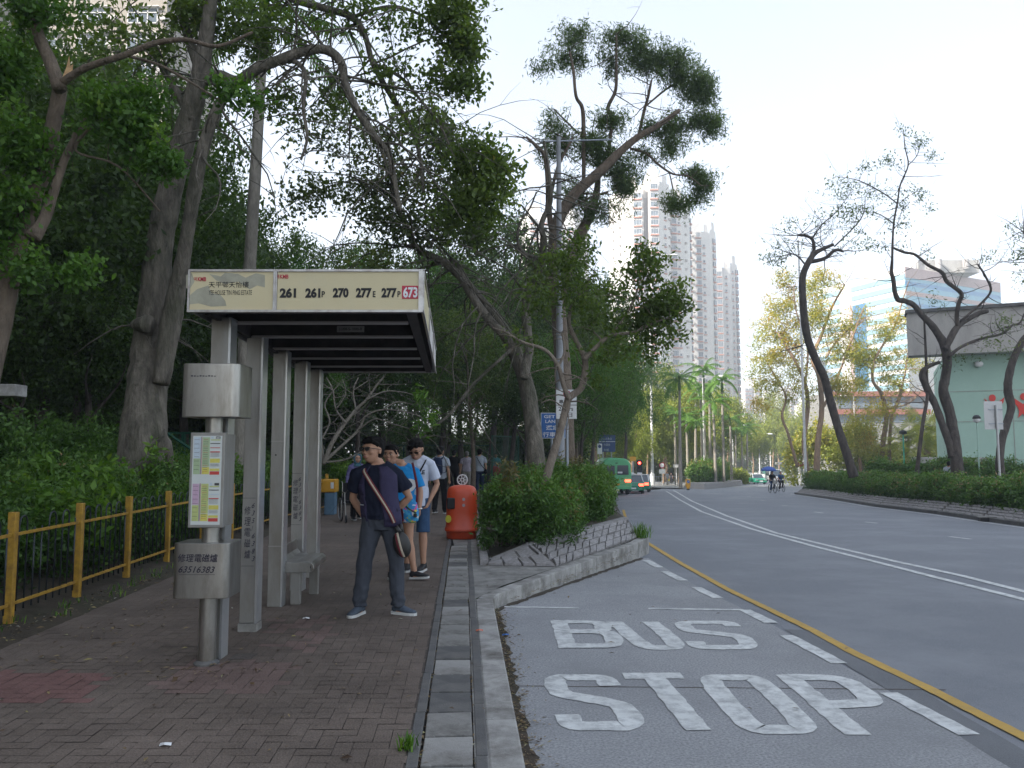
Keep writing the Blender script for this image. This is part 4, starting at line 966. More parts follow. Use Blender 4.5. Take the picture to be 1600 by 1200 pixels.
plab = ['royal palm standing at the left of the cluster by the island', 'royal palm with wide fronds in the middle of the island cluster', 'tallest royal palm of the island cluster', 'royal palm close behind the tallest one', 'short royal palm low in the island cluster', 'royal palm with crown at the right of the island cluster', 'small dark palm drooping low over the island hedge',
        'low dark palm left of the island lamp post', 'far palm with bare sunlit trunk right of the island', 'distant palm in the median row, third from its near end', 'distant palm with orange tinted top in the median row', 'farthest palm of the median row by the taxi', 'low dark palm left behind the island hedge']
locs = []
for (px, py, Y) in pp:
    g = P(px, 740, Y); z0 = zr(Y)+.3; top = P(px, py, Y).z; s = (top-z0)/10.4
    locs.append((Vector((g.x, Y, z0)), px*1.3, (1.15, 1.15, s)))
copies(pl, locs, 'royal palms on the island and the median', plab)
p2 = palm('royal_palm', 'tall grey palm trunk with green shaft behind the shelter roof', 11.2, .155, 9, leaf='leaf_brt', bark='bark_lt', L=3.2, ll=.6, val=.3, nf=12)
p2.location = (P(377, 420, 19).x, 19, 0); p2.rotation_euler = (0, .035, 0)
# fan palms beyond the far hedge
def fan_palm(label, seed, loc, sc_=1):
    rr = random.Random(seed); t = thing('fan_palm', label, 'palm tree', loc, 0, 'fan palms by the green hall')
    b = MB(); b.tube([(0, 0, -1.4), (0, 0, .8), (.1, 0, 1.8)], [.22, .2, .16], 10); b.build('trunk', M['bark_tan'], t, smooth=True)
    c = MB()
    for i in range(22):
        az = i*2.4; el = rr.uniform(-.3, 1.2); d = Vector((math.cos(az)*math.cos(el), math.sin(az)*math.cos(el), math.sin(el)))
        p0 = Vector((.1, 0, 1.8)); p1 = p0+d*rr.uniform(1.0, 1.7); c.tube([p0, p1], [.02, .015], 4, cap=False)
        s = d.cross(Vector((0, 0, 1))).normalized(); u = s.cross(d)
        for k in range(17):
            a = (k-8)/8*1.9; e = (d*math.cos(a)+s*math.sin(a)-Vector((0, 0, .25))).normalized(); w_ = (s*math.cos(a)-d*math.sin(a))*.05
            c.add([p1, p1+e*.6+w_, p1+e*rr.uniform(.9, 1.15)-Vector((0, 0, .15)), p1+e*.6-w_], [(0, 1, 2, 3)])
    me = c.mesh('crown', M['leaf_lime']); a = me.attributes.new('v', 'FLOAT', 'FACE'); a.data.foreach_set('value', np.clip(np.random.default_rng(seed).normal(.6, .2, len(me.polygons)), 0, 1).astype(np.float32))
    link('crown', me, t); t.scale = (sc_,)*3
fan_palm('sunlit fan palm with pale leaves left of the green hall corner', 1, (P(1418, 740, 84).x, 84, .2), 1.45)
fan_palm('sunlit fan palm beside the green hall wall, right of its twin', 2, (P(1450, 740, 82).x, 82, .4), 1.6)
fan_palm('low fan palm in front of the sunlit pair', 3, (P(1436, 740, 80).x, 80, -.9), 1.2)

# ------ the wood: three kinds of tree
wd = [grown_tree('broadleaf_tree', 'x', 101, 10, 6.6, 3.6, 3.2, M['bark_dk'], M['leaf_dk'], 260, 85, .14, .08, .30, .17),
      grown_tree('broadleaf_tree', 'x', 102, 10, 6.2, 3.2, 3.4, M['bark_mid'], M['leaf_md'], 210, 70, .14, .075, .28, .13),
      grown_tree('broadleaf_tree', 'x', 103, 10, 7.0, 3.9, 2.8, M['bark_dk'], M['leaf_brt'], 230, 80, .13, .07, .30, .18, val=.3),
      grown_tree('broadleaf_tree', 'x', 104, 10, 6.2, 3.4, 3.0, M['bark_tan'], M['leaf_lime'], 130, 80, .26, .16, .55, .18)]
# px of trunk, Y, py of crown centre, kind, scale
W = [  # left of the big trunk: dark and dense
 (-60, 15, 300, 0, 1.0), (60, 18, 330, 0, 1.05), (150, 21, 330, 0, 1.0), (20, 25, 380, 2, 1.1), (120, 28, 430, 0, 1.0), (190, 27, 330, 0, 1.0), (-40, 22, 210, 1, 1.2), (90, 33, 340, 0, 1.15), (180, 36, 420, 2, 1.15), (230, 32, 480, 0, .9), (40, 40, 470, 0, 1.3), (140, 18, 520, 0, .62), (30, 17, 540, 0, .6), (215, 22, 560, 0, .6),
 # between the trunk and the shelter
 (290, 24, 430, 0, .95), (335, 30, 480, 1, .75), (390, 27, 500, 2, .7), (440, 33, 505, 1, .75), (300, 36, 420, 0, 1.0), (350, 22, 560, 0, .55), (430, 24, 575, 2, .55), (480, 29, 510, 0, .8), (520, 36, 505, 1, .75),
 # behind the shelter roof to the signs
 (560, 28, 560, 0, .7), (600, 33, 500, 2, .95), (640, 38, 500, 0, .95), (690, 34, 520, 0, 1.0), (720, 40, 515, 0, 1.0), (740, 30, 570, 1, .75), (770, 44, 470, 0, 1.25), (800, 36, 590, 2, .75), (610, 44, 580, 0, .85), (700, 48, 580, 0, .95), (790, 52, 520, 0, 1.3), (655, 30, 625, 2, .45), (740, 56, 610, 1, .95), (820, 30, 620, 0, .5),
 # right of the signs, above the minibus
 (905, 34, 610, 2, .55), (880, 46, 590, 1, .9), (925, 52, 590, 2, .85), (905, 60, 550, 1, 1.3), (945, 66, 618, 1, .8), (975, 78, 605, 2, 1.1), (860, 60, 520, 0, 1.6), (900, 40, 560, 1, .95)]
trunkdesc = ['dark dense tree', 'grey green loose tree', 'bright leaved tree']
places = [(-60, 'at the far left edge'), (200, 'left of the huge grey trunk'), (300, 'just behind the huge grey trunk'), (450, 'above and behind the bus stop pole'), (560, 'behind the shelter posts'), (700, 'behind the waiting people'), (840, 'behind the red bin and the path'), (1000, 'behind the signs and the minibus')]
groups = [[], [], [], []]
def zsoil(x, Y): return .05 if x < 1.5 else zr(Y)+.1
for (px, Y, py, k, s) in W:
    x = (px-800)/F*Y; z0 = zsoil(x, Y); zc = P(px, py, Y).z
    cz = [6.6, 6.2, 7.0, 6.2][k]; sz = max(s*.75, (zc-z0)/cz)
    pl_ = [d for q, d in places if px <= q][0]
    dist = 'near' if Y < 26 else ('farther' if Y < 38 else 'distant')
    groups[k].append(((Vector((x, Y, z0)), (px*7+Y*3) % 6.28, (s, s, sz)), '%s %s in the wood %s' % (dist, trunkdesc[k], pl_)))
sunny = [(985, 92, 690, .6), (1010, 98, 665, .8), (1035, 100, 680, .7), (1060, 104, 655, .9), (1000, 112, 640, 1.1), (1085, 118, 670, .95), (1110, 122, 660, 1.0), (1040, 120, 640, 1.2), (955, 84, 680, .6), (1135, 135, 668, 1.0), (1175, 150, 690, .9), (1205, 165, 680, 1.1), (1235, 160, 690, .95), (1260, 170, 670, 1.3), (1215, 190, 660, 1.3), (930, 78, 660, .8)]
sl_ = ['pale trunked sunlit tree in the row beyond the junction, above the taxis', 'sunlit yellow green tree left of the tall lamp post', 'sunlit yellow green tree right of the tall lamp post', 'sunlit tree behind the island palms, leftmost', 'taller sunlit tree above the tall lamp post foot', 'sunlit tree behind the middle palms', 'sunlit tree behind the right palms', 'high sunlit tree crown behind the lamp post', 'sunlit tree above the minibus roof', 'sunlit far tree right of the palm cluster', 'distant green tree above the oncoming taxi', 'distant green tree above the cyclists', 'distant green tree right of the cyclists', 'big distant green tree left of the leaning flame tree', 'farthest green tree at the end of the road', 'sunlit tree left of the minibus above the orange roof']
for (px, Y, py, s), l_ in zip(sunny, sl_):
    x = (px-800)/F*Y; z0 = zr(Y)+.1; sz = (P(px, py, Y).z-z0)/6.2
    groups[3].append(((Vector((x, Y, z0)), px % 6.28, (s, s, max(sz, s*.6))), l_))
for k in range(4):
    if not groups[k]: continue
    labs = [g[1] for g in groups[k]]
    cnt = {}
    ords = ['', ' and lowest', ' and highest', ' beside its twin', ' between its neighbours', ' half hidden', ' leaning', ' behind others']
    out = []
    for l in labs:
        n = cnt.get(l, 0); cnt[l] = n+1; out.append(l if n == 0 else l.replace('tree', ['tree', 'second tree', 'third tree', 'fourth tree', 'fifth tree', 'sixth tree'][min(n, 5)], 1))
    copies(wd[k], [g[0] for g in groups[k]], ['dark trees of the wood', 'grey green trees of the wood', 'bright leaved trees of the wood', 'sunlit trees beyond the junction'][k], out)

# ------ hedges, undergrowth, shrubs
def zs(p): return .08
hedge('undergrowth', 'dark green undergrowth behind the yellow fence', [(-6.35, 5.5), (-6.35, 9), (-6.5, 13), (-6.75, 18), (-7.2, 26)], 2.5, .0, .95, M['leaf_shrub'], 51, n=130, nl=60, LL=.075, LW=.03, clump=.14, kind='stuff', cat='shrubs', zfn=zs, ragged=.25, val=.42)
hedge('undergrowth', 'undergrowth rising under the trees beyond the fence', [(-9.5, 9), (-9.5, 14), (-9.8, 20), (-10, 30)], 4.2, .0, 1.45, M['leaf_shrub'], 52, n=110, nl=60, LL=.10, LW=.045, clump=.2, kind='stuff', cat='shrubs', zfn=zs, ragged=.3, val=.35)
hedge('undergrowth', 'low bushes under the trees at the end of the path', [(-8.5, 34), (-3.5, 46), (-.5, 48)], 3.5, .0, .8, M['leaf_shrub'], 53, n=50, nl=50, LL=.12, LW=.06, clump=.25, kind='stuff', cat='shrubs', zfn=zs, ragged=.3, val=.5)
def zp(p):
    return .12 if p.y < 16 else .2
hedge('shrubs', 'feathery green shrubs filling the stone planter', [(.08, 12.3), (.45, 13.6), (.75, 15.5), (.9, 19), (1.3, 24)], 1.35, .05, .82, M['leaf_shrub'], 54, n=150, nl=46, LL=.085, LW=.026, clump=.085, kind='stuff', cat='shrubs', zfn=zp, ragged=.12, val=.5)
hedge('shrubs', 'feathery green shrubs on the road side of the planter', [(1.35, 15.4), (1.78, 17.6), (1.95, 20), (2.2, 25), (2.6, 32), (3.0, 40)], .75, .0, .78, M['leaf_shrub'], 55, n=150, nl=44, LL=.09, LW=.028, clump=.10, kind='stuff', cat='shrubs', zfn=lambda p: .15-(max(0, p.y-20)*.02), ragged=.12, val=.5)
hp = [(rk_x(y)+1.45, y) for y in (22, 26, 30, 36, 42, 48, 54, 59)]
zh = lambda p: zr(p.y)+.38-.26*max(0, min(1, (52-p.y)/22))
hedge('hedge', 'long clipped green hedge above the far stone bank', hp, 1.5, .0, .90, M['leaf_shrub'], 56, n=90, nl=46, LL=.12, LW=.055, clump=.15, cat='hedge', zfn=zh, ragged=.2, val=.55)
hedge('hedge', 'second low hedge at the foot of the green hall', [(44, 38.5), (30, 41), (24, 43), (20.5, 46)], 1.6, .2, 1.15, M['leaf_shrub'], 57, n=60, nl=50, LL=.12, LW=.07, clump=.2, cat='hedge', zfn=lambda p: -.3, ragged=.15, val=.5)
hedge('hedge', 'sunlit yellowish low hedge beyond the far hedge by the fan palms', [(36, 78), (52, 74)], 2, .1, 1.0, M['leaf_lime'], 58, n=30, nl=40, LL=.22, LW=.12, clump=.35, cat='hedge', zfn=lambda p: -1.2, val=.4)
cI2 = [(isl[0].x+1.0, isl[0].y+3), (isl[2].x-2.5, isl[2].y-1)]
hedge('hedge', 'tall dark clipped hedge on the far traffic island', [(isl[0].x+2.2, isl[0].y+5), (isl[2].x-3, isl[2].y-1)], 2.2, .4, 2.0, M['leaf_shrub'], 59, n=60, nl=50, LL=.2, LW=.1, clump=.3, cat='hedge', zfn=lambda p: zr(p.y)+.2, ragged=.04, val=.6)
hedge('hedge', 'bright low hedge of the far median left of the oncoming taxi', [(30.5, 110), (38, 150), (44, 190)], 3, .2, 1.2, M['leaf_lime'], 60, n=14, nl=40, LL=.35, LW=.2, clump=.45, cat='hedge', zfn=lambda p: zr(p.y)+.1, val=.3)
hedge('hedge', 'small bright clipped hedge beside the yellow box', [(-5.5, 25), (-3.2, 27)], 1.2, .0, .95, M['leaf_brt'], 61, n=60, nl=50, LL=.08, LW=.04, clump=.15, cat='hedge', zfn=lambda p: .02, val=.5)
hedge('undergrowth', 'tall dark thicket closing the wood behind the shelter', [(-40, 50), (-22, 54), (-10, 56)], 4, .0, 5.5, M['leaf_dk'], 62, n=55, nl=60, LL=.28, LW=.15, clump=.5, kind='stuff', cat='shrubs', zfn=zs, ragged=.3, val=.3)
hedge('undergrowth', 'broken thicket behind the green railing at the end of the path', [(-10, 56), (-2, 58), (5, 62)], 3, .0, 2.6, M['leaf_dk'], 63, n=34, nl=50, LL=.26, LW=.14, clump=.42, kind='stuff', cat='shrubs', zfn=zs, ragged=.5, val=.4)
hedge('undergrowth', 'dark thicket low behind the frangipani and the huge trunk', [(-22, 33), (-14, 34), (-7.5, 36)], 3, .0, 3.4, M['leaf_dk'], 64, n=60, nl=60, LL=.2, LW=.11, clump=.36, kind='stuff', cat='shrubs', zfn=zs, ragged=.3, val=.3)
hedge('far_thicket', 'sunlit thicket under the trees beyond the junction', [(6, 118), (24, 128), (33, 150)], 5, .0, 6.5, M['leaf_lime'], 65, n=16, nl=60, LL=.5, LW=.3, clump=.8, kind='stuff', cat='shrubs', zfn=lambda p: zr(p.y), ragged=.4, val=.2)
hedge('far_thicket', 'distant dark green thicket at the end of the road', [(46, 215), (70, 220), (120, 210)], 6, .0, 9, M['leaf_md'], 66, n=10, nl=60, LL=.7, LW=.4, clump=1.1, kind='stuff', cat='shrubs', zfn=lambda p: zr(p.y), ragged=.4, val=.6)
hedge('far_thicket', 'sunlit yellow green bushes behind the far hedge and the flame trees', [(33, 96), (44, 94), (52, 92), (58, 90)], 3, .0, 4.6, M['leaf_sun'], 67, n=18, nl=50, LL=.34, LW=.2, clump=.55, kind='stuff', cat='shrubs', zfn=lambda p: -2.2, ragged=.6, val=.25)
hedge('undergrowth', 'brighter broad leaved weeds growing through the undergrowth', [(-6.0, 5.5), (-6.2, 9), (-6.6, 13), (-7.5, 20)], 2.6, .2, 1.2, M['leaf_brt'], 68, n=16, nl=22, LL=.13, LW=.055, clump=.12, kind='stuff', cat='shrubs', zfn=zs, ragged=.5, val=.5)
hedge('undergrowth', 'bright and dry sprigs among the planter shrubs', [(.15, 12.4), (.6, 14), (.9, 17), (1.6, 20)], 1.5, .1, .9, M['leaf_bronze'], 69, n=18, nl=18, LL=.10, LW=.03, clump=.09, kind='stuff', cat='shrubs', zfn=zp, ragged=.4, val=.6)
def tufts(name, label, spots, seed):
    rng = np.random.default_rng(seed); V = []; Q = []; A = []
    for (x, y, z, n, r, h) in spots:
        for _ in range(n):
            a = rng.random()*6.28; q = np.array([x+rng.normal(0, r), y+rng.normal(0, r), z]); o = np.array([math.cos(a), math.sin(a), 0])*h*rng.uniform(.2, .7); s = np.array([-math.sin(a), math.cos(a), 0])*.005; hh = h*rng.uniform(.5, 1.1); k = len(V)
            V += [q-s, q+s, q+o*.5+[0, 0, hh*.7]+s, q+o*.5+[0, 0, hh*.7]-s, q+o+[0, 0, hh], q+o+[0, 0, hh]]; Q += [(k, k+1, k+2, k+3), (k+3, k+2, k+4, k+5)]; v = rng.random(); A += [v, v]
    o = link(name, arr_mesh(name, np.array(V), np.array(Q), M['leaf_brt'], A)); tag(o, label, 'grass', None, 'stuff')
rq = random.Random(3); sp_ = [(2.45, 15.4, 0, 120, .09, .3), (G(637, 1172).x, G(637, 1172).y, 0, 36, .025, .09)]
sp_ += [(-4.35+KS*(y-5)*.8+rq.uniform(-.15, .15), y, .02, 10, .06, .09) for y in [5.5+.35*k for k in range(28)]]
tufts('grass_tufts', 'small grass tufts along the fence foot and kerb joints', sp_, 4)
# fallen leaves and twigs
def litter(name, label, spots, seed, L=.045, flat=.004):
    rng = np.random.default_rng(seed); V = []; Q = []; A = []
    for (x0, y0, x1, y1, n, jx, z) in spots:
        for _ in range(n):
            f = rng.random(); x = x0+(x1-x0)*f+rng.normal(0, jx); y = y0+(y1-y0)*f+rng.normal(0, jx*.3)
            a = rng.random()*6.28; l = L*rng.uniform(.4, 1.3); w_ = l*rng.uniform(.15, .5); zz = (z(y) if callable(z) else z)+rng.uniform(.003, .012)
            d = np.array([math.cos(a), math.sin(a), rng.normal(0, .15)]); s = np.array([-math.sin(a), math.cos(a), rng.normal(0, .2)]); p = np.array([x, y, zz+l*.1]); k = len(V)
            V += [p-d*l/2, p+s*w_/2+[0, 0, l*.08], p+d*l/2, p-s*w_/2+[0, 0, l*.08]]; Q.append((k, k+1, k+2, k+3)); A.append(rng.random())
    o = link(name, arr_mesh(name, np.array(V), np.array(Q), M['litter'], A)); tag(o, label, 'fallen leaves', None, 'stuff')
litter('fallen_leaves', 'dry leaves gathered in the gutter and cracks of the bay', [
    (kx(3)+.05, 3, kx(9)+.06, 9, 900, .035, -.113), (kx(3)+.10, 3, kx(9)+.12, 9, 260, .07, -.113), (0.0, 9.5, 2.2, 14.2, 420, .06, -.113),
    (-.225+KS*2.5, 2.5, -.225+KS*14, 14, 420, .006, -.02), (.066+KS*2.5, 2.5, .066+KS*14, 14, 320, .006, -.02),
    (-.95, 14.6, -1.0, 20, 200, .07, 0), (-.4, 11.5, -.55, 14.5, 160, .05, 0)], 5, .035)
litter('fallen_leaves', 'scattered dry leaves on the brick pavement', [(-2.2, 3, -2.4, 12, 230, 1.3, .0), (-4.3, 5.5, -4.6, 14, 420, .12, .04), (-2.2, 5.9, -2.2, 6.2, 60, .35, 0), (-2.4, 12, -3.0, 30, 160, 1.1, 0), (-3.6, 6, -3.9, 11, 160, .25, 0), (1.6, 3, 1.4, 14, 30, 1.0, -.11)], 6, .055)
# ------------------------------------------------------------------ text
def text_mesh(body, mat_, parent, o, u, v, w_, h, bold=0.0, off=.003, name='lettering', extr=.0008, shear=0, spacing=1.0):
    """fit body into a w_ x h rectangle with lower-left o, axes u, v; lifted off the face by `off`"""
    cu = D.curves.new('t', 'FONT'); cu.body = body; cu.size = 1; cu.offset = bold; cu.shear = shear; cu.resolution_u = 3; cu.space_character = spacing
    ob = D.objects.new('t', cu); COL.objects.link(ob); bpy.context.view_layer.update()
    me = D.meshes.new_from_object(ob.evaluated_get(bpy.context.evaluated_depsgraph_get()))
    D.objects.remove(ob); D.curves.remove(cu)
    n = len(me.vertices); co = np.empty(n*3, np.float32); me.vertices.foreach_get('co', co); co = co.reshape(-1, 3)
    mn, mx = co.min(0), co.max(0); u = Vector(u).normalized(); v = Vector(v).normalized(); nr = u.cross(v)
    x = (co[:, 0]-mn[0])/max(1e-6, mx[0]-mn[0])*w_; y = (co[:, 1]-mn[1])/max(1e-6, mx[1]-mn[1])*h
    o = np.array(o)+np.array(nr)*off
    res = o+np.outer(x, np.array(u))+np.outer(y, np.array(v)); me.vertices.foreach_set('co', res.astype(np.float32).ravel())
    me.materials.clear(); me.materials.append(mat_); me.update()
    return link(name, me, parent)
# ------------------------------------------------------------------ buildings
M['twr'] = mat('tower_render', (.68, .65, .62), .85, 0, .06, .08, dirt=(.44, .42, .40), dscale=.06)
M['twr_dk'] = mat('tower_shaft', (.34, .32, .31), .85, 0, .1, .1)
M['sill'] = mat('red_sill', (.50, .22, .16), .8, 0, .1, 1)
M['pane'] = mat('window_pane', (.12, .15, .18), .15, 0, .4, .9, spec=.8)
M['frame'] = mat('window_frame', (.55, .55, .55), .6, 0, .05)
M['aircon'] = mat('aircon_box', (.36, .33, .31), .7, 0, .2, 2)
M['estate'] = mat('estate_render', (.34, .31, .27), .9, 0, .12, .3, dirt=(.22, .20, .18), dscale=.3)
M['bluegl'] = mat('blue_glass', (.14, .33, .42), .12, .2, .1, .4, spec=.9)
M['bluegl_lit'] = mat('sunlit_blue_glass', (.26, .42, .50), .2, .1, .1, .4, spec=.8)  # left face of the office block: the sun's washout is painted in as paler blue
M['bluegl2'] = mat('deep_blue_glass', (.05, .20, .38), .12, .2, .1, .4, spec=.9)
M['pinkband'] = mat('pink_band', (.44, .33, .32), .8, 0, .08, .5)
M['whiteband'] = mat('white_band', (.60, .58, .56), .8, 0, .06, .5)
M['mint'] = mat('mint_wall', (.36, .52, .44), .8, 0, .07, .35, dirt=(.31, .46, .39), dscale=.4, damt=.5)
M['hallgrey'] = mat('hall_grey', (.37, .355, .335), .85, 0, .12, .8, dirt=(.17, .16, .15), dscale=1.2, damt=.5, stretch=(1, 1, .3))
M['redroof'] = mat('red_tiles', (.26, .11, .085), .8, 0, .15, 2)
M['orangeroof'] = mat('orange_tiles', (.62, .17, .06), .7, 0, .12, 3)
def wall_seg(b, a, c, z0, z1, th=.6):
    b.beam((a[0], a[1], (z0+z1)/2), (c[0], c[1], (z0+z1)/2), th, z1-z0)
NWIN = {}
def tower(name, label, group, blocks, storey=2.75, z0=-3, roofbits=()):
    """blocks: (plan polygon, z1, [(i, u, w, h, kind)]) windows on edge i at fraction u"""
    t = thing(name, label, 'apartment tower', (blocks[0][0][0][0], blocks[0][0][0][1], 0), 0, group)
    ox, oy = blocks[0][0][0]; nw = 0; rest = MB(); rest_f = MB(); rest_s = MB(); wn_ = []
    for plan, z1, wins in blocks:
        b = MB(); b.prism([(x-ox, y-oy) for x, y in plan], (0, 0, z0), (1, 0, 0), (0, 1, 0), (0, 0, z1-z0)); b.build('wall', M['twr'], t)
        b = MB()
        cxp = sum(x for x, y in plan)/len(plan)-ox; cyp = sum(y for x, y in plan)/len(plan)-oy
        b.prism([(cxp+(x-ox-cxp)*.45, cyp+(y-oy-cyp)*.45) for x, y in plan], (0, 0, z1), (1, 0, 0), (0, 1, 0), (0, 0, 4.2)); b.build('roof_block', M['twr'], t)
        for (i, u, w_, h, kd) in wins:
            a = Vector((plan[i][0]-ox, plan[i][1]-oy, 0)); c = Vector((plan[(i+1) % len(plan)][0]-ox, plan[(i+1) % len(plan)][1]-oy, 0))
            d = (c-a).normalized(); nr = Vector((d.y, -d.x, 0)); p = a.lerp(c, u)
            z = z0+4
            while z < z1-3.2: wn_.append((p, d, nr, z, w_, h, kd)); z += storey
    wn_.sort(key=lambda q: -q[3])
    proto = {}
    for k, (p, d, nr, z, w_, h, kd) in enumerate(wn_):
        single = k < 96
        b = MB()
        if kd == 'shaft': continue
        if kd == 'ac':
            tgt = b if single else rest; tgt.m = 2
            tgt.beam(p+nr*.28-d*.4+Vector((0, 0, z+.3)), p+nr*.28+d*.4+Vector((0, 0, z+.3)), .55, .6)
        else:
            tgt = b if single else rest
            prj = .45 if kd == 'bay' else .05
            tgt.m = 0; tgt.beam(p+nr*(prj/2)-d*(w_/2)+Vector((0, 0, z+h/2)), p+nr*(prj/2)+d*(w_/2)+Vector((0, 0, z+h/2)), prj, h)
            tgt.m = 1
            for s_ in (-1, 1): tgt.beam(p+nr*(prj+.03)+d*s_*w_/2+Vector((0, 0, z)), p+nr*(prj+.03)+d*s_*w_/2+Vector((0, 0, z+h)), .12, .12, up=tuple(d))
            for zz in (z, z+h): tgt.beam(p+nr*(prj+.03)-d*w_/2+Vector((0, 0, zz)), p+nr*(prj+.03)+d*w_/2+Vector((0, 0, zz)), .12, .14)
            if w_ > 1.5:
                for s_ in (-.17, .17): tgt.beam(p+nr*(prj+.02)+d*s_*w_+Vector((0, 0, z)), p+nr*(prj+.02)+d*s_*w_+Vector((0, 0, z+h)), .06, .07, up=tuple(d))
            tgt.m = 3; tgt.beam(p+nr*(prj/2+.14)-d*(w_/2+.15)+Vector((0, 0, z-.32)), p+nr*(prj/2+.14)+d*(w_/2+.15)+Vector((0, 0, z-.32)), prj+.28, .3)
        if single: b.build('window', [M['pane'], M['frame'], M['aircon'], M['sill']], t)
    if rest.v:
        o = rest.build('windows', [M['pane'], M['frame'], M['aircon'], M['sill']], t); o['kind'] = 'stuff'
    # recessed shafts
    for plan, z1, wins in blocks:
        for (i, u, w_, h, kd) in wins:
            if kd != 'shaft': continue
            a = Vector((plan[i][0]-ox, plan[i][1]-oy, 0)); c = Vector((plan[(i+1) % len(plan)][0]-ox, plan[(i+1) % len(plan)][1]-oy, 0)); d = (c-a).normalized(); nr = Vector((d.y, -d.x, 0)); p = a.lerp(c, u)
            b = MB(); b.beam(p+nr*.06-d*w_/2+Vector((0, 0, (z0+z1)/2)), p+nr*.06+d*w_/2+Vector((0, 0, (z0+z1)/2)), .12, z1-z0-6); b.build('shaft', M['twr_dk'], t)
    return t
def X(px, Y): return (px-800)/F*Y
def ZT(py, Y): return P(800, py, Y).z
TG = 'white residential towers behind the trees'
Y0 = 235
tower('apartment_tower', 'tallest white tower with red sills and a dark slot, behind the tall lamp post', TG, [
    ([(X(962, Y0+12)-1.5, Y0+12), (X(978, Y0+1.5), Y0+1.5), (X(1010, Y0), Y0), (X(1010, Y0+20), Y0+20)], ZT(289, Y0), [(0, .35, 1.0, 1.3, 'ac'), (0, .8, 1.0, 1.3, 'ac'), (1, .72, 2.4, 1.6, 'bay')]),
    ([(X(1010, Y0+3)+.01, Y0+3), (X(1018.5, Y0), Y0+3), (X(1018.5, Y0), Y0+20), (X(1010, Y0+20)+.01, Y0+20)], ZT(289, Y0), [(0, .5, 1.5, 0, 'shaft')]),
    ([(X(1018.5, Y0)+.01, Y0), (X(1036, Y0), Y0), (X(1036, Y0+20), Y0+20), (X(1018.5, Y0)+.01, Y0+20)], ZT(272, Y0), [(0, .5, 2.2, 1.6, 'bay')]),
    ([(X(1036, Y0+2)+.01, Y0+2), (X(1052, Y0+5), Y0+5), (X(1052, Y0+22), Y0+22), (X(1036, Y0+22)+.01, Y0+22)], ZT(280, Y0), [(0, .5, .8, .9, 'small'), (0, .92, .8, .9, 'ac')]),
    ([(X(1052, Y0+8)+.01, Y0+8), (X(1070, Y0+9), Y0+9), (X(1072, Y0+26), Y0+26), (X(1052, Y0+26)+.01, Y0+26)], ZT(296, Y0+8), [(0, .3, 1.6, 1.6, 'bay'), (0, .78, .7, .8, 'small')]),
    ([(X(1070, Y0+10)+.01, Y0+10), (X(1083, Y0+14), Y0+14), (X(1085, Y0+30), Y0+30), (X(1072, Y0+30)+.01, Y0+30)], ZT(318, Y0+12), [(0, .45, .8, .9, 'ac'), (1, .2, 1.4, 1.5, 'bay')])])
Y1 = 268
tower('apartment_tower', 'second white tower stepping down right of the tallest one', TG, [
    ([(X(1084, Y1), Y1), (X(1102, Y1+1), Y1+1), (X(1102, Y1+20), Y1+20), (X(1084, Y1+20), Y1+20)], ZT(348, Y1), [(0, .2, .9, .9, 'ac'), (0, .68, 1.7, 1.6, 'bay')]),
    ([(X(1102, Y1+3)+.01, Y1+3), (X(1115, Y1+4), Y1+4), (X(1116, Y1+22), Y1+22), (X(1102, Y1+22)+.01, Y1+22)], ZT(358, Y1), [(0, .25, .8, .9, 'small')]),
    ([(X(1115, Y1+6)+.01, Y1+6), (X(1124, Y1+10), Y1+10), (X(1125, Y1+24), Y1+24), (X(1115, Y1+24)+.01, Y1+24)], ZT(350, Y1), [(0, .6, 1.4, 1.5, 'bay')])])
Y2 = 305
tower('apartment_tower', 'third and lowest white tower at the right of the row', TG, [
    ([(X(1124, Y2), Y2), (X(1133, Y2), Y2), (X(1133, Y2+18), Y2+18), (X(1124, Y2+18), Y2+18)], ZT(412, Y2), [(0, .5, 1.9, 1.9, 'bay')]),
    ([(X(1133, Y2+2)+.01, Y2+2), (X(1146, Y2+3), Y2+3), (X(1146, Y2+20), Y2+20), (X(1133, Y2+20)+.01, Y2+20)], ZT(416, Y2), [(0, .5, .8, .9, 'small')]),
    ([(X(1146, Y2+5)+.01, Y2+5), (X(1157, Y2+8), Y2+8), (X(1158, Y2+22), Y2+22), (X(1146, Y2+22)+.01, Y2+22)], ZT(406, Y2), [(0, .35, .8, .9, 'small'), (0, .9, 1.2, 1.5, 'bay')])])
Y3 = 280
tower('apartment_tower', 'pale tower half hidden behind the acacia, left of the tallest one', TG, [
    ([(X(812, Y3+6), Y3+6), (X(826, Y3), Y3), (X(858, Y3), Y3), (X(858, Y3+18), Y3+18), (X(812, Y3+18), Y3+18)], ZT(332, Y3), [(0, .5, 1.0, 1, 'ac'), (1, .25, 2.0, 1.5, 'bay'), (1, .75, 2.0, 1.5, 'bay')]),
    ([(X(858, Y3+4)+.01, Y3+4), (X(868, Y3+4), Y3+4), (X(868, Y3+18), Y3+18), (X(858, Y3+18)+.01, Y3+18)], ZT(340, Y3), [(0, .5, 1.2, 0, 'shaft')]),
    ([(X(868, Y3)+.01, Y3), (X(900, Y3+1), Y3+1), (X(922, Y3+8), Y3+8), (X(922, Y3+18), Y3+18), (X(868, Y3+18)+.01, Y3+18)], ZT(336, Y3), [(0, .3, 2.0, 1.5, 'bay'), (0, .75, 2.0, 1.5, 'bay'), (1, .5, 1, 1, 'ac')])])
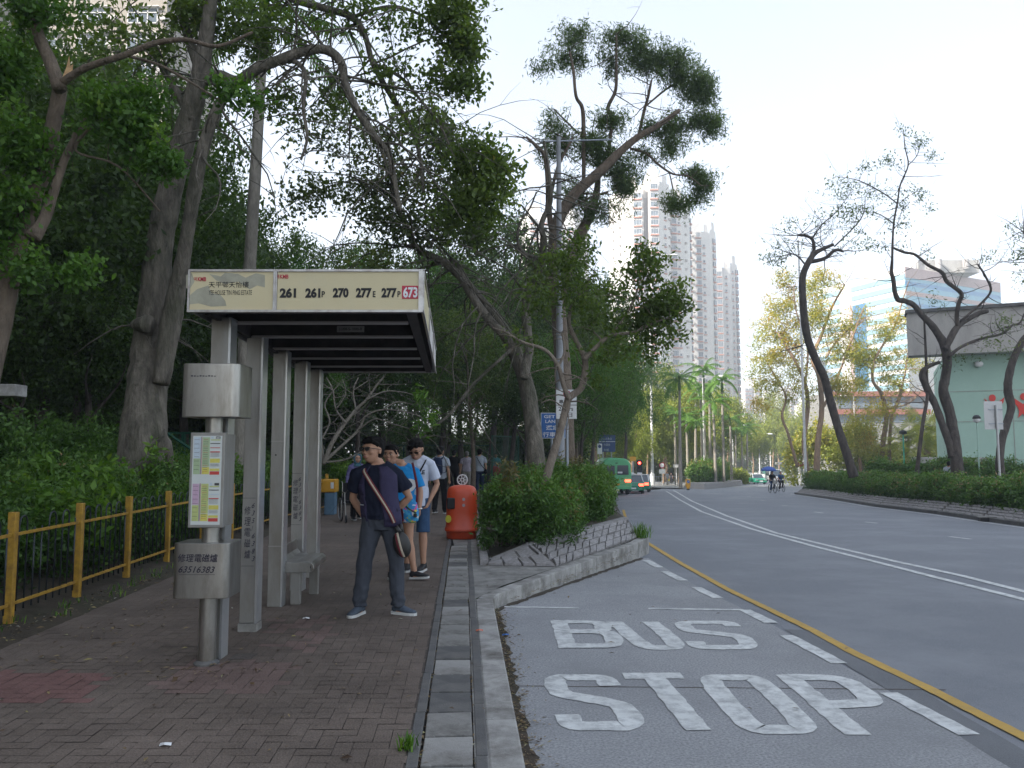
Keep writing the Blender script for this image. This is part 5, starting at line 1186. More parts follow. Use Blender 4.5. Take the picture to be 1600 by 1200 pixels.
# far pale towers down the road
fp = [(1164, 1192, 600, 520), (1196, 1210, 618, 560), (1216, 1248, 612, 600), (1254, 1266, 632, 540), (1104, 1120, 640, 480)]
fl = ['small pinkish tower just right of the three white ones', 'thin pale tower far down the road', 'wide pale tower far down the road above the green trees', 'narrow pale tower left of the leaning flame trees', 'pale block low between the palms']
for (xa, xb, py, Y), l_ in zip(fp, fl):
    w_ = (xb-xa)/F*Y
    plan = [(X(xa, Y), Y), (X(xa, Y)+w_*.45, Y), (X(xa, Y)+w_*.45, Y+2), (X(xa, Y)+w_*.55, Y+2), (X(xa, Y)+w_*.55, Y), (X(xb, Y), Y), (X(xb, Y), Y+15), (X(xa, Y), Y+15)]
    tower('apartment_tower', l_, 'small distant towers', [(plan, ZT(py, Y), [(0, .3, 1.8, 1.5, 'bay'), (0, .75, 1.8, 1.5, 'bay'), (4, .3, 1.8, 1.5, 'bay'), (4, .75, 1.8, 1.5, 'bay')])], z0=-6)
# left estate blocks: the shade over the stop comes from these
def estate(label, x0, x1, y0, y1, h, cols_f, side=()):
    t = thing('housing_block', label, 'housing block', (x1, y0, 0), 0, 'tall housing blocks on the left')
    b = MB(); b.span((x0-x1, 0, -1), (0, y1-y0, h)); b.build('wall', M['estate'], t)
    wl = []
    z = h-3
    while z > 3:
        for u in cols_f: wl.append((u, z))
        z -= 2.8
    rest = MB()
    for k, (u, z) in enumerate(wl):
        b = MB() if k < 96 else rest
        b.m = 0; b.span((u-1.5, -.06, z-.75), (u+1.5, .1, z+.75)); b.m = 1
        for q in (-1.5, -.5, .5, 1.5): b.span((u+q-.05, -.12, z-.8), (u+q+.05, .02, z+.8))
        for q in (-.8, .3, .8): b.span((u-1.55, -.12, z+q-.05), (u+1.55, .02, z+q+.05))
        b.m = 2; b.span((u-1.7, -.35, z+.85), (u+1.7, .0, z+.95)); b.span((u+1.75, -.4, z-.6), (u+2.4, -.05, z-.1))
        if k < 96: b.build('window', [M['pane'], M['frame'], M['whiteband']], t)
    if rest.v: o = rest.build('windows', [M['pane'], M['frame'], M['whiteband']], t); o['kind'] = 'stuff'
    b = MB(); b.span((x0-x1-.2, -.2, h), (.2, y1-y0+.2, h+1.2)); b.build('parapet', M['estate'], t)
    return t
estate('tall beige housing block rising behind the trees at top left', X(236, 78)-40, X(236, 78), 78, 92, 49, [-2.4, -7.5, -12.5, -18, -24, -30, -36])
estate('nearer grey housing block at the far left edge of the view', X(14, 40)-34, X(14, 40), -75, 40, 76, [-3, -9, -15, -21])
# blue and white glass office block
def bz(py): return ZT(py, 250)
t = thing('office_block', 'blue glass office block with white and pink bands, masts on its roof', 'office block', (X(1423, 250), 250, 0))
cxy = (0, 0); Lf = (-14, 36); Rt = (X(1573, 274)-X(1423, 250), 24); bk = (Lf[0]+Rt[0], Lf[1]+Rt[1])
b = MB(); ztop = bz(417)
b.prism([cxy, Rt, bk, Lf], (0, 0, -5), (1, 0, 0), (0, 1, 0), (0, 0, ztop+5)); b.build('wall', M['whiteband'], t)
def band(p, q, za, zb, m, nm, pr=.25, seg=None):
    a = Vector((p[0], p[1], 0)); c = Vector((q[0], q[1], 0)); d = (c-a).normalized(); nr = Vector((d.y, -d.x, 0))
    if nr.y > 0 and nr.x > -.5: nr = -nr
    u0, u1 = seg or (0, 1); L = (c-a).length
    p1 = a+d*(L*u0+(.0 if u0 else .02))+nr*pr/2; p2 = a+d*L*u1+nr*pr/2
    b = MB(); b.beam(p1+Vector((0, 0, (za+zb)/2)), p2+Vector((0, 0, (za+zb)/2)), pr, zb-za); return b.build(nm, m, t)
z = ztop
band(cxy, Rt, ztop-3.4, ztop, M['pinkband'], 'spandrel', .3)
rows_ = [(427, 439, 'bluegl'), (439, 446, 'bluegl2'), (446, 454, 'bluegl'), (461, 472, 'bluegl'), (472, 478, 'bluegl2'), (478, 490, 'bluegl'), (497, 508, 'bluegl')]
for a, c, m in rows_: band(cxy, Rt, bz(c), bz(a), M[m], 'glass_band', .2)
band(cxy, Rt, bz(461), bz(454.2), M['pinkband'], 'spandrel', .3)
zz = 428
while zz < 640:
    band((0, 0), Lf, bz(zz+8), bz(zz), M['bluegl_lit'], 'glass_band', .2, (.0, .58)); band((0, 0), Lf, bz(zz+8), bz(zz), M['bluegl_lit'], 'glass_band', .2, (.72, 1)); zz += 15.5
band((0, 0), Lf, bz(600), bz(460), M['bluegl2'], 'glass_shaft', .22, (.42, .56)); band((0, 0), Lf, bz(600), bz(458), M['pinkband'], 'pier', .3, (.57, .61))
b = MB(); b.span((Rt[0]*.2, 8, ztop), (Rt[0]*.64, 22, ztop+4.2)); b.build('roof_block', M['hallgrey'], t)
for k, u in enumerate((.36, .58)):
    b = MB(); b.lathe([(1.0, 0), (1.0, 3.2)], 14, (Rt[0]*u*.9, 6.6, ztop+.8)); b.build('roof_tank', M['twr_dk'], t, smooth=40)
for k, (u, hh) in enumerate(((.05, 9), (.14, 26), (.11, 12))):
    b = MB(); b.tube([(Rt[0]*u, 6, ztop), (Rt[0]*u, 6, ztop+hh)], .45 if k == 1 else .3, 6); b.build('mast', M['white'], t)
# mint green hall with grey parapet, slogan figures of red
hl = Vector((X(1424, 50), 50, 0)); hr_dir = Vector((15, -6.9, 0)).normalized(); hn = Vector((hr_dir.y, -hr_dir.x, 0))
if hn.y > 0: hn = -hn
t = thing('hall', 'mint green hall with a heavy grey roof parapet at the right edge', 'hall', hl)
gz = ZT(490, 50); bt = ZT(556, 50); wl_ = X(1471, 48)-hl.x
def hp_(u, out, z): return hr_dir*u+hn*out+Vector((0, 0, z))
b = MB(); b.beam(hp_(2.0, -.7, (gz+bt)/2), hp_(46, -.7, (gz+bt)/2), 1.5, gz-bt); b.build('parapet', M['hallgrey'], t)
b = MB(); b.beam(hp_(-.1, -.65, gz+.1), hp_(46, -.65, gz+.1), 1.75, .2); b.build('coping', M['concrete_dk'], t)
b = MB(); b.beam(hp_(0, -.7, (gz+bt)/2), hp_(1.998, -.7, (gz+bt)/2), 1.5, gz-bt); b.build('parapet', M['hallgrey'], t)
b = MB(); b.beam(hp_(2.05, -6.9, bt/2-.6), hp_(45, -6.9, bt/2-.6), 11.4, bt+1.2); b.build('wall', M['mint'], t)
wf = -6.9+5.7
b = MB()
for zz in (ZT(608, 48), ZT(657, 48), 1.2): b.beam(hp_(2.05, wf+.012, zz), hp_(45, wf+.012, zz), .03, .035)
for u in (5.6, 9.6, 13.6, 17.6, 22): b.beam(hp_(u, wf+.012, -1), hp_(u, wf+.012, bt), .03, .035, up=tuple(hr_dir))
b.build('wall_joints', M['hallgrey'], t)
b = MB(); b.beam(hp_(2.05, wf+.03, .2), hp_(45, wf+.03, .2), .06, 1.3); b.build('dado', M['whiteband'], t)
M['redfig'] = mat('red_figure', (.62, .035, .02), .5, 0, .05)
def figure(px, py, s, flip=1):
    """a little star shaped red emblem: ball head and leaping body"""
    d = ray(px, py); k = None
    # intersect the wall plane
    p0 = hl+hp_(0, wf+.05, 0); tt = (p0-Vector((0, 0, CAMZ))).dot(hn)/d.dot(hn); q = Vector((0, 0, CAMZ))+d*tt-hl
    b = MB(); u = hr_dir; v = Vector((0, 0, 1))
    body = [(-.30, .28), (-.12, .08), (.0, .02), (.34, .30), (.30, .12), (.16, -.08), (.12, -.24), (.16, -.48), (.02, -.32), (-.10, -.52), (-.12, -.22), (-.2, -.02)]
    b.prism([(x*s*flip, y*s) for x, y in body], q, u, v, hn*.05)
    b.prism([(math.cos(a*.5236)*.11*s-.16*s*flip+(.12*s*flip), math.sin(a*.5236)*.13*s+.28*s) for a in range(12)], q, u, v, hn*.05)
    b.build('emblem', M['redfig'], t)
figure(1553, 634, 1.7, 1); figure(1598, 632, 1.7, -1)
b = MB(); b.ell(hp_(3.9, wf+.2, bt-.6), (.25, .25, .2)); b.build('spotlight', M['white'], t)
# low red banded block and far podium
t = thing('shop_block', 'low sunlit block with two dull red roof bands behind the orange trees', 'building', (X(1303, 130), 130, -4))
b = MB(); b.span((0, 0, 0), (15, 12, 4+ZT(612, 130))); b.build('wall', M['concrete'], t)
for z_ in (ZT(612, 130)+4, ZT(640, 130)+4): b = MB(); b.span((-.4, -.8, z_-.8), (15.4, .5, z_)); b.build('roof_band', M['redroof'], t)
for i in range(5):
    for j in range(2): b = MB(); b.span((.8+i*2.9, -.1, ZT(632+j*22, 130)+4-.6), (2.9+i*2.9, .2, ZT(632+j*22, 130)+4+1.2)); b.build('window', M['pane'], t)
# orange roofed pavilion
t = thing('pavilion', 'small pavilion with a sunlit orange hipped roof left of the minibus', 'pavilion', (X(866, 75), 75, -.6))
b = MB(); w_ = 1.4; b.add([(-w_, -w_, 2.4), (w_, -w_, 2.4), (w_, w_, 2.4), (-w_, w_, 2.4), (-.4, 0, 3.5), (.4, 0, 3.5)], [(0, 1, 5, 4), (1, 2, 5), (2, 3, 4, 5), (3, 0, 4), (0, 3, 2, 1)]); b.build('roof', M['orangeroof'], t)
b = MB(); b.span((-1.3, -1.3, 1.9), (1.3, 1.3, 2.38)); b.build('fascia', M['whiteband'], t)
for sx in (-1, 1):
    for sy in (-1, 1): b = MB(); b.span((sx*1.15-.1, sy*1.15-.1, -.5), (sx*1.15+.1, sy*1.15+.1, 1.9)); b.build('column', M['whiteband'], t)

# ------------------------------------------------------------------ bus shelter
t = thing('bus_shelter', 'steel bus shelter with dark flat canopy and cream route sign panels', 'bus shelter', (-2.36, 6.0, 0))
SO = Vector((-2.36, 6.0, 0)); dS = Vector((-.074, 1, 0))
ZB = 2.665; ZTp = ZB+.325
fx0 = -2.46-SO.x; fx1 = -.68-SO.x
def SL(x, y, z): return Vector((x+dS.x*y, y, z))
xm = (424-287)/(658-287)*(fx1-fx0)+fx0
def pbox(b, x0, x1, y0, y1, z0, z1):
    vs_ = [SL(x, y, z) for x in (x0, x1) for y in (y0, y1) for z in (z0, z1)]
    return b.add(vs_, [(0, 1, 3, 2), (4, 6, 7, 5), (0, 4, 5, 1), (2, 3, 7, 6), (0, 2, 6, 4), (1, 5, 7, 3)])
LC = 4.72
b = MB(); pbox(b, fx0+.03, fx1-.03, .04, LC-.03, ZTp-.06, ZTp-.01); b.build('roof', M['roofdark'], t)
b = MB()
for yy_ in (.55, 1.35, 2.2, 3.05, 3.9, 4.55): pbox(b, fx0+.14, fx1-.05, yy_, yy_+.05, ZB+.02, ZTp-.06)
pbox(b, fx0+.10, fx0+.14, .1, LC-.05, ZB+.0, ZTp-.06); pbox(b, fx1-.13, fx1-.05, .05, LC-.04, ZB+.012, ZTp-.06)
pbox(b, fx0+.04, fx1-.04, .045, .12, ZB+.01, ZTp-.06)
b.build('frame', M['roofdark'], t)
b = MB()
for yy_ in (.55, 1.35, 2.2, 3.05, 3.9): pbox(b, fx0+.16, fx1-.14, yy_-.03, yy_+.08, ZB+.005, ZB+.018)
b.build('beam_flange', M['twr_dk'], t)
# fascia panels: two in front, three along the road side, plain backs on the left
for (xa, xb) in ((fx0+.012, xm-.012), (xm+.018, fx1-.03)):
    b = MB(); pbox(b, xa, xb, .0, .03, ZB+.018, ZTp-.014); o = b.build('sign_panel', M['cream'], t)
M['stain'] = mat('grey_stain', (.36, .35, .27), .6, 0, .2, 8)
# torn grey patches on the first panel
b = MB()
def onp(px, py): 
    q = P(px, py, 6.0)-SO; return (q.x, q.z)
for poly in ([(327, 428), (345, 432), (352, 426), (372, 428), (384, 434), (400, 427), (414, 430), (414, 449), (402, 446), (390, 452), (372, 440), (352, 444), (338, 438)],
             [(292, 476), (296, 462), (308, 452), (326, 446), (330, 458), (344, 460), (352, 470), (354, 478), (330, 479), (310, 474)],
             [(291, 430), (300, 427), (304, 440), (296, 452), (291, 450)]):
    pts = [onp(*p) for p in poly]; b.prism(pts, (0, -.0015, 0), (1, 0, 0), (0, 0, 1), (0, .001, 0))
b.build('peeled_patch', M['stain'], t)
for i in range(3):
    b = MB(); pbox(b, fx1-.012, fx1, .05+i*1.57, 1.56+i*1.57, ZB+.02, ZTp-.014); b.build('sign_panel', M['whiteband'] if i else M['cream'], t)
    b = MB(); pbox(b, fx1-.01, fx1+.012, .0+i*1.57, .05+i*1.57, ZB, ZTp); b.build('panel_trim', M['alu'], t)
b = MB(); pbox(b, fx0, fx0+.012, .0, LC, ZB+.01, ZTp); b.build('sign_panel', M['alu'], t)
b = MB(); pbox(b, fx0, fx1, LC-.03, LC, ZB+.01, ZTp); b.build('sign_panel', M['alu'], t)
b = MB()
pbox(b, fx0-.004, fx1+.004, -.012, .034, ZTp-.013, ZTp+.004); pbox(b, fx0-.004, fx1+.004, -.012, .034, ZB, ZB+.017)
pbox(b, fx0-.004, fx0+.012, -.0118, .033, ZB+.017, ZTp-.013); pbox(b, xm-.012, xm+.006, -.0118, .033, ZB+.017, ZTp-.013); pbox(b, xm+.008, xm+.017, -.014, .033, ZB+.017, ZTp-.013); pbox(b, fx1-.03, fx1+.004, -.0118, .033, ZB+.017, ZTp-.013)
pbox(b, fx1+.004, fx1+.014, 0, LC, ZB-.004, ZB+.014); pbox(b, fx1+.004, fx1+.014, 0, LC, ZTp-.008, ZTp+.006)
b.build('panel_trim', M['alu'], t)
def fl_text(body, x0, y0, x1, y1, m, bold=0.0, spacing=1.0):
    a = onp(x0, y1); c = onp(x1, y0); text_mesh(body, m, t, (a[0], 0, a[1]), (1, 0, 0), (0, 0, 1), c[0]-a[0], c[1]-a[1], bold, .003, spacing=spacing)
for s_, x0, x1 in (('261', 437, 463), ('261', 477, 501), ('270', 520, 545), ('277', 556, 581), ('277', 596, 620)): fl_text(s_, x0, 450, x1, 465.5, M['black'], .055)
for s_, x0, x1 in (('P', 502.5, 508), ('E', 582.5, 587), ('P', 621, 626)): fl_text(s_, x0, 455, x1, 464.5, M['black'], .03)
b = MB(); a = onp(628, 467); c = onp(653.5, 446.5); b.span((a[0], -.003, a[1]), (c[0], .0, c[1])); b.build('route_patch', M['red'], t)
a = onp(630, 465.5); c = onp(652.5, 448.5); text_mesh('673', M['white'], t, (a[0], 0, a[1]), (1, 0, 0), (0, 0, 1), c[0]-a[0], c[1]-a[1], .035, .006)
for x0, y0 in ((303, 433), (431.5, 429)):
    for k, (dx, w2) in enumerate(((0, 4.5), (6, 13.5))):
        a = onp(x0+dx, y0+6.5); c = onp(x0+dx+w2, y0)
        text_mesh('U|' if k == 0 else 'KMB', M['red'], t, (a[0], 0, a[1]), (1, 0, 0), (0, 0, 1), c[0]-a[0], c[1]-a[1], .03, .003)
fl_text('天平邨天怡樓', 326, 440, 389, 449.5, M['black'], .006)
fl_text('YEE HOUSE TIN PING ESTATE', 326, 453.5, 394, 461, M['black'], .0)
# number plate under the beams
q0 = P(527, 541, 6.0+1.35)-SO; 
b = MB(); b.span((q0.x, 1.32, ZB+.05), (q0.x+.25, 1.335, ZB+.105)); b.build('number_plate', M['hallgrey'], t)
text_mesh('LU08-S-1000-0', M['black'], t, (q0.x+.02, 1.32, ZB+.065), (1, 0, 0), (0, 0, 1), .21, .025, .01, .002)
# posts: steel box sections with a bright lip on the road side
posts = [(-2.352, 6.45, .155, 'rear'), (-2.384, 7.41, .15, ''), (-2.485, 8.57, .15, ''), (-2.525, 9.56, .15, ''), (-2.59, 10.5, .15, '')]
ml = ['rectangular post standing behind the round pole', 'first post with writing running down it', 'second post', 'third post with smaller writing', 'fourth post']
for i, (px_, py_, w_, _) in enumerate(posts):
    lx, ly = px_-SO.x, py_-SO.y; b = MB()
    b.span((lx-w_/2, ly-.05, .0 if i != 1 else .075), (lx+w_/2-.012, ly+.09, ZB+.03)); o = b.build('post', M['steel_dull'], t, bevel=.006)
    b = MB(); b.span((lx+w_/2-.0118, ly-.056, .0 if i != 1 else .075), (lx+w_/2+.006, ly+.094, ZB+.028)); b.build('post_edge', M['steel_lip'], o)
    if i == 1: b = MB(); b.span((lx-w_/2-.006, ly-.06, -.02), (lx+w_/2+.01, ly+.1, .072)); b.build('foot_casing', M['concrete'], o)
    if i == 2:
        b = MB(); b.span((lx-w_/2-.001, ly-.053, .62), (lx+w_/2-.013, ly-.049, .63)); b.span((lx-w_/2-.001, ly-.053, 1.72), (lx+w_/2-.013, ly-.049, 1.73)); b.build('seam', M['hallgrey'], o)
        b = MB(); b.lathe([(.009, -.001), (.009, .001)], 10); me = b.mesh('bolt_hole', M['black']); q = link('bolt_hole', me, o); q.rotation_euler = (math.pi/2, 0, 0); q.location = (lx-.02, ly-.0515, 1.58)
    if i in (1, 3):
        x0, z0_, zt_ = (lx-w_/2+.022, .62, 1.13) if i == 1 else (lx-w_/2+.016, .80, 1.30)
        for k, chh in enumerate('修理電磁爐'): text_mesh(chh, M['ink'], o, (x0+.002*k, ly-.05, zt_-(k+1)*(zt_-z0_)/5.2+.01), (1, 0, 0), (.02, 0, 1), .056, .075, .0, .003, shear=.1)
        for k, chh in enumerate('63516383'): text_mesh(chh, M['ink'], o, (x0+.064+.002*k, ly-.05, zt_+.03-(k+1)*(zt_-z0_+.05)/8.2+.01), (1, 0, 0), (.1, 0, 1), .026 if chh != '1' else .008, .046, .006, .003, shear=.25)
        b = MB(); b.span((x0-.02, ly-.0525, z0_-.04), (x0+.1, ly-.0495, z0_-.037)); b.span((x0-.02, ly-.0525, zt_+.06), (x0+.1, ly-.0495, zt_+.063)); b.build('marker_line', M['ink'], o)
# bus stop pole: three steel housings on a round pole
PX, PY = G(318, 1040).x, G(318, 1040).y+.06
t = thing('bus_stop_pole', 'round steel bus stop pole carrying two steel boxes and a timetable case', 'bus stop pole', (PX, PY, 0))
b = MB(); b.lathe([(.066, 0), (.0655, 1.92)], 24); b.build('pole', M['steel'], t, smooth=40)
b = MB(); b.lathe([(.095, .0), (.095, .012), (.07, .03)], 20); b.build('foot_flange', M['concrete_dk'], t, smooth=40)
def rbox(b, w_, d, z0, z1, r=.06, cx=0, cy_=0, n=6):
    poly = []
    for (sx, sy, a0) in ((1, 1, 0), (-1, 1, 90), (-1, -1, 180), (1, -1, 270)):
        for k in range(n+1):
            a = R(a0+90*k/n); poly.append((cx+sx*(w_/2-r)+r*math.cos(a), cy_+sy*(d/2-r)+r*math.sin(a)))
    b.prism(poly, (0, 0, z0), (1, 0, 0), (0, 1, 0), (0, 0, z1-z0))
def zpx(py): return P(318, py, PY-.1).z
sc1 = ppm(PY-.13)
wt = (363-279)/sc1; 
b = MB(); rbox(b, wt+.03, .36, zpx(652), zpx(569), .055, (321-318)/sc1, .02); ub = b.build('upper_housing', M['steel'], t, smooth=40, bevel=.004)
b = MB(); [b.span(((310-318)/sc1-.09+k*.022, -.1625, zpx(589.5)), ((310-318)/sc1-.09+k*.022+.014, -.159, zpx(587.5+(k%3)*.4))) for k in range(9)]; b.build('scuffed_print', M['ink'], ub)
b = MB(); rbox(b, (355-271)/sc1+.01, .34, zpx(934), zpx(848), .055, (314-318)/sc1, .02); lb = b.build('lower_housing', M['steel'], t, smooth=40, bevel=.004)
a_ = ((281-318)/sc1, -.152, zpx(877)); text_mesh('修理電磁爐', M['ink'], lb, a_, (1, 0, 0), (-.04, 0, 1), .30, .062, .005, .003, shear=.15)
a_ = ((282-318)/sc1, -.152, zpx(893)); text_mesh('63516383', M['ink'], lb, a_, (1, 0, -.01), (.08, 0, 1), .27, .048, .006, .003, shear=.25)
b = MB(); b.span(((283-318)/sc1, -.1545, zpx(896.5)), ((338-318)/sc1, -.151, zpx(896))); b.build('marker_line', M['ink'], lb)
# timetable case
tl, tr, tt_, tb = (292-318)/sc1, (346-318)/sc1, zpx(676), zpx(824)
b = MB(); b.span((tl, -.135, tb), (tr, -.07, tt_)); tc_ = b.build('timetable_case', M['steel_dull'], t, bevel=.005)
b = MB(); b.span((tl+.002, -.07, tb+.01), (tr-.002, .10, tt_-.01)); b.build('case_back', M['steel_dull'], tc_, bevel=.004)
M['paper'] = mat('timetable_paper', (.58, .62, .60), .4, 0, .04)
cols_ = {'g': (.36, .47, .28), 'b': (.47, .55, .62), 'y': (.60, .55, .12), 'p': (.52, .36, .48), 'r': (.5, .06, .05), 'l': (.46, .52, .20), 'k': (.05, .05, .05), 'w': (.62, .64, .62)}
for k, c in cols_.items(): M['tt'+k] = mat('print_'+k, c, .5, 0, .1, 40)
W_, H_ = tr-tl, tt_-tb
def sheet(u0, u1, v0, v1, c, lv): 
    b = MB(); y_ = -.1355-.0012*lv
    b.span((tl+W_*u0, y_, tb+H_*v0), (tl+W_*u1, y_+.0008, tb+H_*v1)); return b
pp_ = sheet(.08, .92, .03, .965, 'w', 1).build('timetable', M['paper'], tc_)
for off, cs in ((.49, ('b', 'g', 'g', 'y')), (.0, ('p', 'l', 'l', 'y'))):
    bb = {}
    def ad(u0, u1, v0, v1, c, lv=2):
        m = bb.setdefault((c, lv), MB()); y_ = -.1355-.0012*lv; m.span((tl+W_*u0, y_, tb+H_*(v0+off)), (tl+W_*u1, y_+.0008, tb+H_*(v1+off)))
    ad(.11, .30, .24, .46, cs[0]); ad(.11, .30, .07, .235, cs[1]); ad(.36, .57, .15, .46, cs[2]); ad(.36, .57, .07, .145, cs[3])
    ad(.585, .86, .065, .10, 'r'); ad(.585, .86, .105, .13, 'y'); ad(.585, .87, .19, .235, 'y'); ad(.585, .87, .30, .31, 'r', 3); ad(.585, .87, .345, .352, 'b' if off == 0 else 'r', 3); ad(.585, .87, .39, .398, 'k', 3)
    ad(.6, .87, .425, .437, 'l'); ad(.60, .67, .43+.012, .47, 'k', 3) if False else None; ad(.60, .67, .443, .468, 'b', 3); ad(.74, .87, .443, .468, 'k', 3)
    for q in range(16): ad(.38+.01*(q % 2), .52, .095+q*.0225, .098+q*.0225, 'k' if q % 3 else 'r', 4); ad(.13, .27, .095+q*.0225, .098+q*.0225, 'k' if q % 4 else 'r', 4) if q % 2 else None
    ad(.315, .325, .07, .465, 'k', 3); ad(.34, .347, .07, .465, 'r', 3)
    for q in range(5): ad(.60, .85, .255+q*.01, .2565+q*.01, 'k', 4); ad(.60, .85, .155+q*.006, .1562+q*.006, 'k', 4)
    for (c, lv), m in bb.items(): m.build('printing', M['tt'+c], pp_)
text_mesh('261', M['white'], pp_, (tl+W_*.755, -.1355, tb+H_*.936), (1, 0, 0), (0, 0, 1), W_*.10, H_*.017, .03, .0075)
# rust and dirty patch plate by the pole foot
b = MB(); b.span((-.0+.12, .12, .0005), (.30, .30, .003)); b.build('foot_plate', M['mortar'], t)
# bench
t = thing('bench', 'short bent steel bench leaning against the shelter posts', 'bench', (-2.2, 8.62, 0))
prof = [(-.245, .60), (-.235, .50), (-.20, .455), (-.1, .44), (.02, .445), (.065, .44), (.095, .415), (.10, .375), (.075, .345), (.03, .335), (-.02, .34), (-.03, .36), (.02, .36), (.055, .37), (.07, .395), (.05, .415), (0, .415), (-.1, .41), (-.21, .425), (-.262, .49), (-.272, .60)]
b = MB(); b.prism([(x, z) for x, z in prof], (-.0, 0, 0), (1, 0, 0), (0, 0, 1), (-.06, .82, 0)); b.build('seat', M['steel'], t, bevel=.004)
b = MB(); b.span((-.24, -.012, .34), (.06, .0, .44)); b.build('end_plate', M['steel_dull'], t, bevel=.003)
for (x, y) in ((-.10, .04), (-.06, .66)): b = MB(); b.span((x-.05, y-.02, 0), (x+.05, y+.05, .415)); b.build('leg', M['steel_dull'], t, bevel=.004)

# ------------------------------------------------------------------ yellow fence with black hoops
fpts = [(G(32, 972).x-.0, G(32, 972).y)]
pL = [(-4.45, 6.2), (-4.665, 7.57), (-4.77, 8.93), (-4.885, 10.3), (-5.0, 11.75), (-5.06, 13.2), (-5.1, 14.7), (-5.13, 16.3), (-5.17, 17.8), (-5.0, 19.4), (-4.92, 21.4)]
pL = [(-4.28, 4.8)]+pL
t = thing('fence', 'yellow post and rail fence with black hooped bars beside the pavement', 'fence', (pL[0][0], pL[0][1], 0))
o0 = Vector((pL[0][0], pL[0][1], 0))
for x, y in pL:
    p = Vector((x, y, 0))-o0; b = MB(); b.box(p+Vector((0, 0, .50)), (.075, .06, 1.10)); b.build('post', M['iron_y'], t, bevel=.006)
for i, (a, c) in enumerate(zip(pL[:-1], pL[1:])):
    a = Vector((a[0], a[1], 0))-o0; c = Vector((c[0], c[1], 0))-o0; d = (c-a).normalized(); L = (c-a).length
    b = MB()
    for z_ in (.20, .84): b.beam(a+d*.034+Vector((0, 0, z_)), c-d*.034+Vector((0, 0, z_)), .022, .03)
    b.build('rail', M['iron_y'], t, bevel=.003)
    b = MB(); n = 9; st = (L-.08)/n
    for k in range(n):
        q = a+d*(.04+st*(k+.5))
        if k % 2 == 0 and k < n-1 or True:
            pass
    k = 0; xs = [a+d*(.04+st*(k+.5)) for k in range(n)]
    for k in range(0, n-1, 2):
        if i == 2 and k == 2:
            for q in (xs[k], xs[k+1]): b.tube([q+Vector((0, 0, .12)), q+Vector((0, 0, .88))], .009, 6)
            continue
        q0, q1 = xs[k], xs[k+1]; m_ = (q0+q1)/2; rr_ = (q1-q0).length/2; rad = rr_*1.0
        arc = [m_+d*(-math.cos(a_)*rad)+Vector((0, 0, .93+math.sin(a_)*rad)) for a_ in [math.pi*j/8 for j in range(9)]]
        b.tube([q0+Vector((0, 0, .12))]+arc+[q1+Vector((0, 0, .12))], .009, 6)
    b.tube([xs[-1]+Vector((0, 0, .12)), xs[-1]+Vector((0, 0, .9))], .009, 6)
    b.build('hoops', M['iron_b'], t, smooth=True)
# yellow box on blue plinth at the end of the fence
M['yplast'] = mat('yellow_plastic', (.60, .30, .02), .45, 0, .1); M['bplast'] = mat('faded_blue', (.10, .19, .28), .6, 0, .2, 5)
q = P(512, 770, 21.2); t = thing('sand_bin', 'yellow box on a faded blue base where the fence ends', 'box', (q.x, 21.2, 0))
b = MB(); b.span((-.55, -.2, .58), (.25, .2, .92)); b.build('yellow_box', M['yplast'], t, bevel=.03)
b = MB(); b.span((-.05, -.16, 0), (.22, .16, .58)); b.build('base', M['bplast'], t, bevel=.02)
b = MB(); b.span((.12, -.206, .68), (.2, -.2, .84)); b.build('notice', M['white'], t)
# green mesh fences in the wood
M['green_iron'] = mat('green_iron', (.012, .09, .055), .5, .1, .15)
def mesh_fence(label, a, c, h, name='fence', step=2.0, bars=.12, z0=0):
    a = Vector(a); c = Vector(c); t = thing(name, label, 'fence', a); d = (c-a); L = d.length; d.normalize()
    n = max(1, int(L/step))
    for i in range(n+1): b = MB(); b.box(d*(L*i/n)+Vector((0, 0, h/2+z0)), (.07, .07, h)); b.build('post', M['green_iron'], t)
    b = MB()
    for z_ in (.1, h*.5, h-.03): b.beam(Vector((0, 0, z_+z0)), d*L+Vector((0, 0, z_+z0)), .04, .05)
    b.build('rail', M['green_iron'], t)
    b = MB(); x = 0
    while x < L: b.beam(d*x+Vector((0, 0, .1+z0)), d*x+Vector((0, 0, h+z0)), .012, .012, up=tuple(d)); x += bars
    b.build('mesh', M['green_iron'], t)
mesh_fence('green railing deep in the undergrowth left of the bus stop pole', (-15, 22, 0), (-6.4, 20.5, 0), 1.95, z0=.2)
mesh_fence('tall green railing in the shade behind the walking people', (-9, 47, 0), (-1.3, 49, 0), 2.1, bars=.1)
mesh_fence('taller green screen right of the walkers beside the shrubs', (-.9, 36, 0), (.3, 38, 0), 2.4, bars=.07)
mesh_fence('low black railing across the end of the path', (-4.6, 42, 0), (-.9, 41, 0), 1.05, bars=.12)
D.objects['fence.004']['label'] = 'low dark railing across the end of the path behind the farthest walkers'
# green frame shed
q = P(262, 740, 19); t = thing('shed', 'small green framed shed roof glimpsed behind the bus stop pole', 'shed', (q.x-.4, 19.4, .2))
b = MB(); b.tube([(-1, 0, 1.35), (0, 0, 2.0), (1.0, 0, 1.35)], .035, 6); b.tube([(-1, 0, 1.35), (1, 0, 1.35)], .03, 6); b.build('roof_frame', M['green_iron'], t)
for sx in (-1, 0, 1): b = MB(); b.tube([(sx, 0, -.2), (sx, 0, 1.35)], .035, 6); b.build('post', M['green_iron'], t)
